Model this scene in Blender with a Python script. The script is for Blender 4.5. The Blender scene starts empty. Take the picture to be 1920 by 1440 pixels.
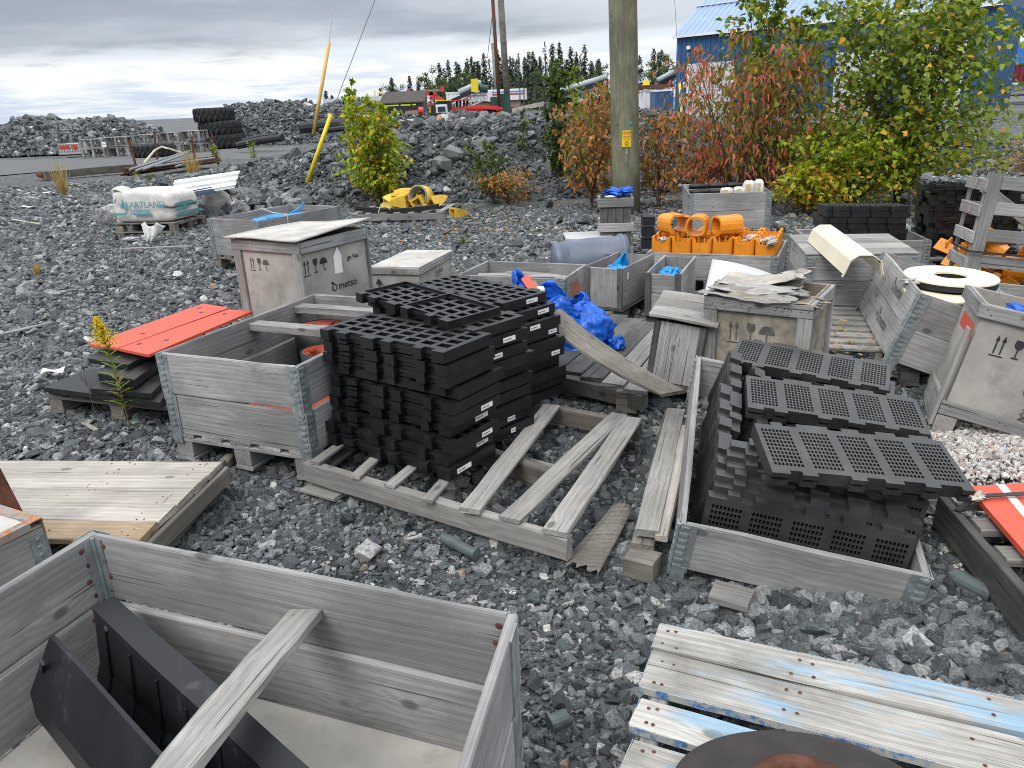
import bpy, bmesh, math, random
import numpy as np
from mathutils import Vector, Matrix, Euler, noise

# ------------------------------------------------------------------ camera, light, exposure
SC = bpy.context.scene
COL = SC.collection
F_PX, PITCH, ROLL, CAM_H = 1442.0, math.radians(20.0), .045, 1.56
_r0 = Vector((1, 0, 0)); _u0 = Vector((0, math.sin(PITCH), math.cos(PITCH))); CF = Vector((0, math.cos(PITCH), -math.sin(PITCH)))
CR = math.cos(ROLL) * _r0 - math.sin(ROLL) * _u0
CU = math.sin(ROLL) * _r0 + math.cos(ROLL) * _u0
cam_d = bpy.data.cameras.new('camera'); cam = bpy.data.objects.new('camera', cam_d); COL.objects.link(cam)
cam.matrix_world = Matrix.Translation((0, 0, CAM_H)) @ Matrix((CR, CU, -CF)).transposed().to_4x4()
cam_d.sensor_width = 36; cam_d.lens = F_PX / 1920 * 36; cam_d.clip_end = 4000; cam_d.clip_start = .05
SC.camera = cam

SUN_EL, SUN_AZ = math.radians(48), math.radians(215)      # azimuth clockwise from +Y: sun behind left shoulder
world = bpy.data.worlds.new('World'); SC.world = world; world.use_nodes = True
wt = world.node_tree; wt.nodes.clear()
def wn(t, **k):
    n = wt.nodes.new(t)
    for a, b in k.items(): setattr(n, a, b)
    return n
def wmath(op, a, b=None, c=None, clamp=False):
    n = wn('ShaderNodeMath', operation=op, use_clamp=clamp)
    for i, v in enumerate((a, b, c)):
        if v is None: continue
        if isinstance(v, (int, float)): n.inputs[i].default_value = v
        else: wt.links.new(v, n.inputs[i])
    return n.outputs[0]
def wmix(f, a, b):
    n = wn('ShaderNodeMix', data_type='RGBA')
    for s, v in ((n.inputs[0], f), (n.inputs[6], a), (n.inputs[7], b)):
        if isinstance(v, (int, float)): s.default_value = v
        elif isinstance(v, tuple): s.default_value = (*v, 1)
        else: wt.links.new(v, s)
    return n.outputs[2]
out = wn('ShaderNodeOutputWorld'); bg = wn('ShaderNodeBackground'); bg.inputs[1].default_value = .1
sky = wn('ShaderNodeTexSky', sky_type='NISHITA', sun_disc=False, sun_elevation=SUN_EL, sun_rotation=SUN_AZ)
tc = wn('ShaderNodeTexCoord'); sp = wn('ShaderNodeSeparateXYZ'); wt.links.new(tc.outputs['Generated'], sp.inputs[0])
Z = sp.outputs[2]
# cloud deck: project the view direction onto a flat layer overhead
zz = wmath('ADD', wmath('MAXIMUM', Z, 0.0), .075)
cx = wmath('DIVIDE', sp.outputs[0], zz); cy = wmath('DIVIDE', sp.outputs[1], zz)
cv = wn('ShaderNodeCombineXYZ'); wt.links.new(cx, cv.inputs[0]); wt.links.new(cy, cv.inputs[1])
def wnoise(scale, detail, rough=.55, dist=0., off=0.):
    n = wn('ShaderNodeTexNoise', noise_dimensions='3D'); m = wn('ShaderNodeVectorMath', operation='ADD')
    wt.links.new(cv.outputs[0], m.inputs[0]); m.inputs[1].default_value = (off, off * .7, off * .3)
    wt.links.new(m.outputs[0], n.inputs['Vector'])
    n.inputs['Scale'].default_value = scale; n.inputs['Detail'].default_value = detail
    n.inputs['Roughness'].default_value = rough; n.inputs['Distortion'].default_value = dist
    return n.outputs[0]
n1 = wnoise(.32, 7, .55, .3, 3.1); n2 = wnoise(.9, 6, .6, .2, 9.2); n3 = wnoise(.16, 3, .5, 0, 5.0)
# elevation of the view direction, waved a little so that the cloud edges are uneven
wob = wmath('MULTIPLY', wmath('SUBTRACT', n2, .5), .07)
el = wmath('ADD', wmath('ADD', Z, wob), wmath('MULTIPLY', wmath('SUBTRACT', n3, .5), .05))
def ramp01(v, a, b):
    n = wn('ShaderNodeMapRange', interpolation_type='SMOOTHSTEP', clamp=True)
    wt.links.new(v, n.inputs[0]); n.inputs[1].default_value = a; n.inputs[2].default_value = b
    return n.outputs[0]
grey = wmix(ramp01(n1, .36, .66), (3.2, 3.6, 4.25), (6.1, 6.5, 7.1))          # underside of the deck
grey = wmix(ramp01(Z, .2, .7), grey, (17.5, 17.9, 18.6))                         # unseen sky overhead, brightened to light the ground
white = wmix(ramp01(n2, .38, .62), (7.2, 7.7, 8.5), (9.6, 9.6, 9.5))            # bright gap below it
lowc = wmix(ramp01(n2, .42, .6), (5.6, 6.6, 8.1), (8.0, 8.4, 8.9))              # blue strip over the horizon
c = wmix(ramp01(el, .012, .042), lowc, white)
c = wmix(ramp01(el, .058, .084), c, grey)
c = wmix(.9, sky.outputs[0], c)
wt.links.new(c, bg.inputs[0]); wt.links.new(bg.outputs[0], out.inputs[0])
sun_d = bpy.data.lights.new('sun', 'SUN'); sun_d.energy = 1.5; sun_d.angle = math.radians(25); sun_d.color = (1, .96, .9)
sun = bpy.data.objects.new('sun', sun_d); COL.objects.link(sun)
_s = Vector((math.sin(SUN_AZ) * math.cos(SUN_EL), math.cos(SUN_AZ) * math.cos(SUN_EL), math.sin(SUN_EL)))
sun.rotation_euler = _s.to_track_quat('Z', 'Y').to_euler()
SC.view_settings.view_transform = 'Standard'; SC.view_settings.look = 'None'
SC.view_settings.exposure = 0.25; SC.view_settings.gamma = 1; SC.view_settings.use_curve_mapping = False
SC.render.engine = 'CYCLES'; SC.cycles.max_bounces = 6; SC.cycles.use_denoising = True; SC.cycles.filter_width = .95

def at(px, py, z=0.0):
    """point of the photograph (1920 x 1440) carried out to the level z"""
    d = CF * F_PX + CR * (px - 960) + CU * (720 - py)
    return Vector((0, 0, CAM_H)) + d * ((z - CAM_H) / d.z)
def aty(px, py, y):
    d = CF * F_PX + CR * (px - 960) + CU * (720 - py)
    return Vector((0, 0, CAM_H)) + d * (y / d.y)

# ------------------------------------------------------------------ materials
class NT:
    def __init__(s, name):
        s.m = bpy.data.materials.new(name); s.m.use_nodes = True; s.t = s.m.node_tree; s.t.nodes.clear()
        s.out = s.n('ShaderNodeOutputMaterial'); s.b = s.n('ShaderNodeBsdfPrincipled'); s.l(s.b.outputs[0], s.out.inputs[0])
    def n(s, t, **k):
        n = s.t.nodes.new(t)
        for a, b in k.items(): setattr(n, a, b)
        return n
    def l(s, a, b): s.t.links.new(a, b)
    def put(s, sock, v):
        if isinstance(v, (int, float)): sock.default_value = v
        elif isinstance(v, tuple):
            sock.default_value = (*v, 1) if (len(v) == 3 and sock.type == 'RGBA') else v
        else: s.l(v, sock)
    def math(s, op, a, b=None, c=None, clamp=False):
        n = s.n('ShaderNodeMath', operation=op, use_clamp=clamp)
        for i, v in enumerate((a, b, c)):
            if v is not None: s.put(n.inputs[i], v)
        return n.outputs[0]
    def vmath(s, op, a, b=None):
        n = s.n('ShaderNodeVectorMath', operation=op); s.put(n.inputs[0], a)
        if b is not None: s.put(n.inputs[1], b)
        return n.outputs[0]
    def mix(s, f, a, b, blend='MIX'):
        n = s.n('ShaderNodeMix', data_type='RGBA', blend_type=blend)
        s.put(n.inputs[0], f); s.put(n.inputs[6], a); s.put(n.inputs[7], b); return n.outputs[2]
    def noise(s, vec, scale, detail=4, rough=.55, dist=0.):
        n = s.n('ShaderNodeTexNoise'); s.l(vec, n.inputs['Vector']); n.inputs['Scale'].default_value = scale
        n.inputs['Detail'].default_value = detail; n.inputs['Roughness'].default_value = rough; n.inputs['Distortion'].default_value = dist
        return n.outputs[0]
    def ss(s, v, a, b, lo=0., hi=1.):
        n = s.n('ShaderNodeMapRange', interpolation_type='SMOOTHSTEP', clamp=True); s.put(n.inputs[0], v)
        for i, q in enumerate((a, b, lo, hi)): n.inputs[i + 1].default_value = q
        return n.outputs[0]
    def coord(s, scale=(1, 1, 1), rnd=True, kind='Object'):
        t = s.n('ShaderNodeTexCoord').outputs[kind]
        if rnd:
            oi = s.n('ShaderNodeObjectInfo'); s.rand = oi.outputs['Random']
            c = s.n('ShaderNodeCombineXYZ')
            s.put(c.inputs[0], s.math('MULTIPLY', oi.outputs['Random'], 37.)); s.put(c.inputs[1], s.math('MULTIPLY', oi.outputs['Random'], 91.)); s.put(c.inputs[2], s.math('MULTIPLY', oi.outputs['Random'], 17.))
            t = s.vmath('ADD', t, c.outputs[0])
        return s.vmath('MULTIPLY', t, scale) if scale != (1, 1, 1) else t
    def bump(s, h, strength=.4, dist=.01):
        n = s.n('ShaderNodeBump'); s.put(n.inputs['Height'], h); n.inputs['Strength'].default_value = strength; n.inputs['Distance'].default_value = dist
        s.l(n.outputs[0], s.b.inputs['Normal'])
    def set(s, **k):
        nm = dict(col='Base Color', rough='Roughness', metal='Metallic', spec='Specular IOR Level', emit='Emission Color', es='Emission Strength', alpha='Alpha', trans='Transmission Weight')
        for a, v in k.items(): s.put(s.b.inputs[nm[a]], v)
        return s.m
MATS = {}
def wood(name, dark, light, stain=.5, knots=.72, rings=1., tint=None, tamt=0.):
    s = NT(name)
    p = s.coord()
    sep = s.n('ShaderNodeSeparateXYZ'); s.l(p, sep.inputs[0])
    kv = s.vmath('MULTIPLY', p, (5., 9., 9.))
    vor = s.n('ShaderNodeTexVoronoi'); s.l(kv, vor.inputs['Vector']); vor.inputs['Scale'].default_value = 1.; vor.inputs['Randomness'].default_value = 1.
    vc = s.n('ShaderNodeSeparateColor'); s.l(vor.outputs['Color'], vc.inputs[0])
    has = s.math('GREATER_THAN', vc.outputs[0], knots)
    kd = vor.outputs['Distance']
    near = s.math('MULTIPLY', s.ss(kd, .55, .0), has)
    knot = s.math('MULTIPLY', s.ss(kd, .17, .09), has)
    # growth rings, bent round the knots
    warp = s.noise(s.vmath('MULTIPLY', p, (1.1, 5., 5.)), 1., 2)
    yy = s.math('ADD', s.math('ADD', sep.outputs[1], s.math('MULTIPLY', sep.outputs[2], .6)), s.math('ADD', s.math('MULTIPLY', warp, .07), s.math('MULTIPLY', near, .035)))
    ring = s.math('SINE', s.math('MULTIPLY', yy, 260.))
    ring = s.math('MULTIPLY_ADD', ring, .5, .5)
    fib = s.noise(s.vmath('MULTIPLY', p, (2.6, 290., 290.)), 1., 5, .7)
    fib2 = s.noise(s.vmath('MULTIPLY', p, (1.6, 45., 45.)), 1., 4, .65)
    blot = s.noise(s.vmath('MULTIPLY', p, (7., 16., 16.)), 1., 5, .7)
    big = s.noise(s.vmath('MULTIPLY', p, (2.2, 3.5, 3.5)), 1., 5, .6)
    g = s.math('ADD', s.math('ADD', s.math('MULTIPLY', fib, .62), s.math('MULTIPLY', fib2, .18)), s.math('MULTIPLY', blot, .22))
    g = s.math('ADD', g, s.math('MULTIPLY', s.math('SUBTRACT', ring, .5), .07 * rings))
    gg = s.ss(g, .24, .84)
    col = s.mix(gg, dark, light)
    st = s.ss(big, .62, .38)
    col = s.mix(s.math('MULTIPLY', st, stain), col, tuple(c * .55 for c in dark))
    col = s.mix(s.math('MULTIPLY', knot, .75), col, tuple(c * .45 for c in dark))
    crack = s.ss(s.noise(s.vmath('MULTIPLY', p, (1.3, 100., 100.)), 1., 2, .5), .665, .70)
    col = s.mix(s.math('MULTIPLY', crack, .8), col, tuple(c * .2 for c in dark))
    val = s.math('MULTIPLY_ADD', s.rand, .46, .76)
    col = s.mix(1., col, s.math('MULTIPLY', val, 1.), 'MULTIPLY')
    if tint:
        tm = s.ss(s.noise(s.vmath('MULTIPLY', p, (1.8, 6., 6.)), 1., 5, .65), .54, .68)
        col = s.mix(s.math('MULTIPLY', tm, tamt), col, tint)
    s.set(col=col, rough=.86, spec=.25)
    s.bump(s.math('SUBTRACT', s.math('ADD', g, s.math('MULTIPLY', knot, .2)), s.math('MULTIPLY', crack, .6)), .35, .0025)
    MATS[name] = s.m; return s.m
WG = wood('weathered_grey_wood', (.16, .158, .158), (.46, .45, .44), stain=.42)
WGD = wood('dark_grey_wood', (.05, .049, .048), (.20, .195, .19))
WP = wood('pale_bleached_wood', (.24, .215, .185), (.58, .55, .50), stain=.4)
WT = wood('tan_wood', (.24, .17, .1), (.55, .45, .33), stain=.4)
WBL = wood('blue_washed_wood', (.20, .19, .165), (.64, .625, .59), stain=.62, tint=(.17, .36, .52), tamt=.62)
WEND = wood('old_brown_wood', (.085, .075, .062), (.30, .28, .25))
WLT = wood('light_batten_wood', (.16, .155, .145), (.46, .445, .42), stain=.35)
BLUEP = NT('blue_edge_paint'); _p = BLUEP.coord((1, 1, 1)); BLUEP.set(col=BLUEP.mix(BLUEP.ss(BLUEP.noise(_p, 24, 5, .7), .36, .56), (.035, .15, .34), (.38, .38, .36)), rough=.7); BLUEP = BLUEP.m
def plain(name, col, rough=.6, metal=0., var=.25, vs=6., bump=.15, bs=60., spec=.5, dirt=None, dirt_amt=.5, dirt_lo=.5, dirt_hi=.7, rnd=True):
    s = NT(name); p = s.coord(rnd=rnd)
    a = s.noise(p, vs, 5, .6)
    c = s.mix(s.math('MULTIPLY', s.ss(a, .3, .7), 1.), tuple(x * (1 - var) for x in col), tuple(min(1, x * (1 + var)) for x in col))
    if dirt: c = s.mix(s.math('MULTIPLY', s.ss(s.noise(p, vs * 1.7 + 1, 6, .65), dirt_lo, dirt_hi), dirt_amt), c, dirt)
    s.set(col=c, rough=s.math('MULTIPLY_ADD', a, .25, rough - .12), metal=metal, spec=spec)
    if bump: s.bump(s.noise(p, bs, 4, .6), bump, .003)
    MATS[name] = s.m; return s.m
PLY = plain('weathered_plywood', (.33, .315, .29), .85, var=.22, vs=3, bump=.25, bs=40, spec=.2, dirt=(.17, .155, .135), dirt_amt=.5)
PLYL = plain('bleached_plywood', (.43, .415, .39), .85, var=.18, vs=4, bump=.3, bs=35, spec=.2, dirt=(.25, .23, .2), dirt_amt=.45)
PLYD = plain('dirty_plywood', (.30, .27, .22), .88, var=.3, vs=5, bump=.35, bs=50, spec=.2, dirt=(.14, .12, .09), dirt_amt=.7, dirt_lo=.42, dirt_hi=.62)
FLOORP = plain('sandy_plywood_floor', (.43, .41, .375), .9, var=.12, vs=7, bump=.2, bs=90, spec=.2, dirt=(.2, .18, .16), dirt_amt=.35, dirt_lo=.55)
BLKT = plain('dusty_grey_polyurethane', (.022, .0222, .0225), .42, var=.35, vs=5, bump=.1, bs=120, spec=.7, dirt=(.06, .059, .056), dirt_amt=.5, dirt_lo=.45, dirt_hi=.7)
BLK = plain('black_polyurethane', (.009, .0095, .0105), .47, var=.3, vs=9, bump=.12, bs=120, spec=.45, dirt=(.05, .05, .052), dirt_amt=.35, dirt_lo=.52, dirt_hi=.75)
BLKD = plain('dusty_black_polyurethane', (.0065, .0069, .0076), .40, var=.3, vs=7, bump=.1, bs=120, spec=.5, dirt=(.032, .032, .031), dirt_amt=.4, dirt_lo=.52, dirt_hi=.72)
RUB = plain('dark_rubber', (.009, .0105, .0135), .5, var=.25, vs=5, bump=.1, bs=70, spec=.4, dirt=(.11, .12, .13), dirt_amt=.45, dirt_lo=.58, dirt_hi=.8)
TYRE = plain('old_tyre_rubber', (.022, .023, .025), .8, var=.3, vs=5, bump=.3, bs=20, spec=.3, dirt=(.08, .08, .08), dirt_amt=.5)
GALV = plain('galvanised_steel', (.27, .305, .315), .45, metal=.45, var=.22, vs=25, bump=.06, bs=50, dirt=(.16, .17, .17), dirt_amt=.5)
RUST = plain('rusty_steel', (.105, .045, .03), .85, var=.4, vs=12, bump=.35, bs=60, spec=.2, dirt=(.05, .03, .025), dirt_amt=.6)
RUSTO = plain('orange_rust', (.33, .15, .065), .8, var=.45, vs=20, bump=.35, bs=60, spec=.2, dirt=(.24, .25, .25), dirt_amt=.9, dirt_lo=.42, dirt_hi=.58)
RED = plain('orange_red_paint', (.60, .080, .040), .5, var=.07, vs=4, bump=.05, bs=40, dirt=(.42, .12, .09), dirt_amt=.35)
LINER = plain('red_liner', (.42, .075, .035), .5, var=.2, vs=5, bump=.05)
ORG = plain('amber_polyurethane', (.70, .245, .012), .42, var=.1, vs=6, bump=.05, bs=30, dirt=(.28, .11, .035), dirt_amt=.6, dirt_lo=.47, dirt_hi=.72)
YEL = plain('yellow_paint', (.66, .43, .045), .55, var=.12, vs=9, bump=.1, dirt=(.28, .19, .06), dirt_amt=.5)
YELP = plain('yellow_plastic', (.72, .55, .015), .4, var=.06, vs=4, bump=0)
YELO = plain('faded_yellow_plastic', (.66, .44, .11), .5, var=.1, vs=4, bump=0)
CREAM = plain('cream_paint', (.70, .645, .49), .5, var=.06, vs=4, bump=.08, dirt=(.4, .36, .26), dirt_amt=.35, dirt_lo=.58)
WHITE = plain('white_sheet_metal', (.66, .69, .68), .4, var=.06, vs=4, bump=.03)
NAVY = plain('navy_sheet_metal', (.02, .035, .075), .45, var=.1, bump=.03)
PAPER = plain('white_paper', (.72, .72, .71), .8, var=.08, vs=10, bump=0)
WFAB = plain('white_woven_bag', (.56, .54, .52), .85, var=.12, vs=6, bump=.3, bs=25, dirt=(.33, .29, .26), dirt_amt=.4)
INK = plain('black_ink', (.018, .018, .02), .7, var=.3, vs=30, bump=0)
INKF = plain('faded_ink', (.085, .082, .078), .85, var=.3, vs=30, bump=0)
TEAL = plain('teal_ink', (.09, .26, .28), .8, var=.2, vs=20, bump=0)
GBLUE = plain('grey_blue_plastic', (.105, .13, .175), .5, var=.15, vs=4, bump=.06, dirt=(.2, .22, .25), dirt_amt=.35)
STEELW = plain('pale_sheet', (.50, .51, .52), .4, var=.12, vs=3, bump=.06, dirt=(.36, .36, .35), dirt_amt=.5)
ROPE = plain('pale_rope', (.5, .47, .36), .9, var=.2, bump=.2)
STRAP = plain('dark_strap', (.03, .026, .024), .6, var=.3, bump=0)
POLEW = wood('treated_pole_wood', (.10, .105, .065), (.40, .39, .285), stain=.4, knots=.93, rings=.2)
BARKD = plain('shrub_bark', (.085, .055, .045), .85, var=.35, vs=20, bump=.3)
def cloth(name, col, rough=.35, tr=.25):
    s = NT(name); p = s.coord()
    f = s.noise(p, 9, 4, .6)
    c = s.mix(s.ss(f, .35, .7), tuple(x * .72 for x in col), tuple(min(1, x * 1.18 + .01) for x in col))
    s.set(col=c, rough=rough, spec=.5)
    tn = s.n('ShaderNodeBsdfTranslucent'); s.put(tn.inputs[0], c)
    mx = s.n('ShaderNodeMixShader'); mx.inputs[0].default_value = tr
    s.l(s.b.outputs[0], mx.inputs[1]); s.l(tn.outputs[0], mx.inputs[2]); s.l(mx.outputs[0], s.out.inputs[0])
    s.bump(s.noise(p, 28, 5, .6, 1.2), .5, .008)
    MATS[name] = s.m; return s.m
BLUE = cloth('blue_plastic_sheet', (.012, .15, .74), .3)
CYAN = cloth('pale_blue_plastic_sheet', (.02, .36, .78))
CLEAR = cloth('white_plastic_film', (.62, .61, .6), .4, .3)
SCRAP = cloth('dirty_paper_scrap', (.5, .46, .39), .8, .1)

def rockmat(name, stops, nz=9.):
    s = NT(name); p = s.coord(rnd=True)
    cr = s.n('ShaderNodeValToRGB'); s.l(s.rand, cr.inputs[0]); e = cr.color_ramp.elements; cr.color_ramp.interpolation = 'CONSTANT'
    e[0].position = 0; e[0].color = (*stops[0][1], 1); e[1].position = stops[1][0]; e[1].color = (*stops[1][1], 1)
    for q, c in stops[2:]:
        k = e.new(q); k.color = (*c, 1)
    v = s.noise(p, nz, 5, .65, .6)
    c = s.mix(s.ss(v, .3, .7), s.mix(1., cr.outputs[0], (.56, .56, .58), 'MULTIPLY'), s.mix(1., cr.outputs[0], (1.9, 1.9, 1.86), 'MULTIPLY'))
    vein = s.ss(s.noise(s.vmath('MULTIPLY', p, (1., 3.5, 1.)), nz * .5, 3, .5, 2.), .60, .635)
    vein = s.math('MULTIPLY', vein, s.math('GREATER_THAN', s.math('FRACT', s.math('MULTIPLY', s.rand, 57.3)), .6))
    c = s.mix(s.math('MULTIPLY', vein, .55), c, (.42, .43, .41))
    s.set(col=c, rough=.5, spec=.5); s.bump(s.noise(p, nz * 3, 5, .65), .5, .06)
    MATS[name] = s.m; return s.m
ROCKM = rockmat('crushed_greenstone', [(0, (.038, .042, .047)), (.16, (.06, .067, .073)), (.38, (.10, .110, .117)), (.58, (.16, .172, .18)), (.72, (.066, .08, .080)), (.85, (.19, .20, .204)), (.94, (.29, .295, .29)), (.982, (.44, .435, .42)), (.996, (.28, .2, .15))])
ROCKD = rockmat('dark_bank_rock', [(0, (.028, .032, .036)), (.2, (.046, .053, .058)), (.42, (.07, .079, .084)), (.62, (.105, .115, .12)), (.76, (.05, .06, .062)), (.88, (.13, .138, .14)), (.95, (.2, .205, .2)), (.985, (.36, .355, .34))])
PEBM = rockmat('pale_pebbles', [(0, (.42, .40, .38)), (.25, (.55, .53, .5)), (.5, (.34, .30, .28)), (.65, (.62, .60, .58)), (.8, (.46, .33, .28)), (.9, (.16, .16, .17))])
CORE = plain('drill_core_stone', (.075, .095, .095), .45, var=.25, vs=14, bump=.1, dirt=(.16, .18, .17), dirt_amt=.4)
def groundmat():
    s = NT('gravel_ground'); t = s.n('ShaderNodeTexCoord').outputs['Object']
    vor = s.n('ShaderNodeTexVoronoi'); s.l(t, vor.inputs['Vector']); vor.inputs['Scale'].default_value = 26
    vc = s.n('ShaderNodeSeparateColor'); s.l(vor.outputs['Color'], vc.inputs[0])
    vor2 = s.n('ShaderNodeTexVoronoi'); s.l(t, vor2.inputs['Vector']); vor2.inputs['Scale'].default_value = 7
    vc2 = s.n('ShaderNodeSeparateColor'); s.l(vor2.outputs['Color'], vc2.inputs[0])
    a = s.math('ADD', s.math('MULTIPLY', vc.outputs[0], .6), s.math('MULTIPLY', vc2.outputs[1], .4))
    c = s.mix(s.ss(a, .2, .75), (.03, .033, .036), (.105, .112, .117))
    c = s.mix(s.math('GREATER_THAN', vc.outputs[2], .93), c, (.3, .3, .29))
    big = s.noise(t, .12, 5, .6)
    c = s.mix(s.math('MULTIPLY', s.ss(big, .45, .62), .55), c, (.105, .108, .105))
    s.set(col=c, rough=.85, spec=.3)
    h = s.math('ADD', s.math('MULTIPLY', s.ss(vor.outputs['Distance'], .6, .1), .5), s.noise(t, 90, 3))
    s.bump(h, .7, .02); return s.m
GROUNDM = groundmat()
def roadmat():
    s = NT('packed_fine_gravel'); t = s.n('ShaderNodeTexCoord').outputs['Object']
    c = s.mix(s.noise(t, 1.1, 8, .7), (.07, .074, .078), (.17, .172, .172))
    c = s.mix(s.math('GREATER_THAN', s.noise(t, 40, 3, .6), .66), c, (.32, .32, .31))
    s.set(col=c, rough=.9, spec=.25); s.bump(s.noise(t, 22, 5, .7), .6, .03); return s.m
ROADM = roadmat()
def leafmat(name, stops, tr=.35):
    s = NT(name); at_ = s.n('ShaderNodeAttribute', attribute_name='tone')
    cr = s.n('ShaderNodeValToRGB'); s.l(at_.outputs['Fac'], cr.inputs[0]); e = cr.color_ramp.elements
    e[0].position = stops[0][0]; e[0].color = (*stops[0][1], 1); e[1].position = stops[1][0]; e[1].color = (*stops[1][1], 1)
    for q, c in stops[2:]:
        k = e.new(q); k.color = (*c, 1)
    c = cr.outputs[0]; s.set(col=c, rough=.5, spec=.35)
    tn = s.n('ShaderNodeBsdfTranslucent'); s.put(tn.inputs[0], s.mix(1., c, (1.3, 1.4, .8), 'MULTIPLY'))
    mx = s.n('ShaderNodeMixShader'); mx.inputs[0].default_value = tr
    s.l(s.b.outputs[0], mx.inputs[1]); s.l(tn.outputs[0], mx.inputs[2]); s.l(mx.outputs[0], s.out.inputs[0])
    return s.m
L_BIRCH = leafmat('birch_leaves', [(0, (.07, .115, .014)), (.35, (.15, .215, .02)), (.7, (.26, .32, .032)), (.9, (.36, .39, .04)), (.93, (.58, .38, .02)), (1, (.65, .33, .04))])
L_BIRCHY = leafmat('yellowing_birch_leaves', [(0, (.13, .19, .014)), (.4, (.26, .33, .02)), (.75, (.42, .46, .03)), (.86, (.42, .38, .03)), (.93, (.62, .36, .02)), (1, (.6, .24, .04))])
L_RED = leafmat('red_autumn_leaves', [(0, (.10, .12, .02)), (.3, (.19, .17, .03)), (.5, (.33, .16, .05)), (.72, (.46, .14, .07)), (.88, (.58, .09, .08)), (1, (.6, .26, .12))])
L_RUST = leafmat('rust_brown_leaves', [(0, (.08, .11, .02)), (.25, (.17, .16, .03)), (.42, (.32, .16, .05)), (.75, (.42, .16, .05)), (1, (.5, .28, .1))])
L_DARK = leafmat('dark_green_leaves', [(0, (.025, .05, .012)), (.6, (.06, .1, .02)), (1, (.12, .16, .03))])
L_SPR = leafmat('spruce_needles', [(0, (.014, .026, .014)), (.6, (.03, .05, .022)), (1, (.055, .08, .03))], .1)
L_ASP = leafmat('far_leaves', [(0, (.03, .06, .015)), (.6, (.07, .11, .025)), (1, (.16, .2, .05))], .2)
L_GRASS = leafmat('dry_grass_blades', [(0, (.3, .2, .07)), (1, (.6, .44, .2))], .3)
L_GOLD = leafmat('goldenrod_leaves', [(0, (.06, .12, .015)), (.6, (.16, .24, .03)), (.85, (.3, .33, .04)), (1, (.3, .12, .05))], .35)
L_FLOW = leafmat('yellow_flowers', [(0, (.6, .42, .01)), (1, (.8, .62, .03))], .2)
def corr(name, col, rough=.45):
    return plain(name, col, rough, var=.08, vs=1.2, bump=0, rnd=False)
BWALL = corr('blue_cladding', (.02, .08, .195)); BROOF = corr('light_blue_roofing', (.235, .33, .52), .45)
DOORW = corr('pale_door', (.48, .50, .52)); REDM = corr('red_machine_paint', (.46, .035, .025)); DRED = corr('dark_red_container', (.2, .02, .03))
TRAIL = corr('trailer_white', (.68, .70, .73)); BLKM = corr('black_bin', (.012, .013, .016)); GREYM = corr('grey_steel', (.2, .21, .22)); HIVIS = corr('lime_stripe', (.55, .72, .03))
GLASS = corr('dark_glass', (.03, .04, .05), .15); BLUE2 = corr('bright_blue_cladding', (.03, .2, .62)); DKGREEN = corr('dark_green_paint', (.02, .06, .045)); CONV = corr('conveyor_cover', (.35, .42, .46))

# ------------------------------------------------------------------ object helpers
def tag(o, label=None, cat=None, group=None, kind=None):
    if label: o['label'] = label
    if cat: o['category'] = cat
    if group: o['group'] = group
    if kind: o['kind'] = kind
    return o
def thing(name, label, cat, loc=(0, 0, 0), rot=(0, 0, 0), group=None):
    o = bpy.data.objects.new(name, None); COL.objects.link(o); o.location = loc; o.rotation_euler = rot; o.empty_display_size = .1
    return tag(o, label, cat, group)
def link(name, me, m=None, parent=None, loc=None, rot=None, mw=None):
    o = bpy.data.objects.new(name, me); COL.objects.link(o)
    if m is not None and len(me.materials) == 0: me.materials.append(m)
    if parent: o.parent = parent
    if mw is not None: o.matrix_basis = mw
    if loc is not None: o.location = loc
    if rot is not None: o.rotation_euler = rot
    return o
def pymesh(name, v, f, smooth=False):
    me = bpy.data.meshes.new(name); me.from_pydata([tuple(q) for q in v], [], f); me.validate(); me.update()
    if smooth: me.polygons.foreach_set('use_smooth', [True] * len(me.polygons))
    return me
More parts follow.
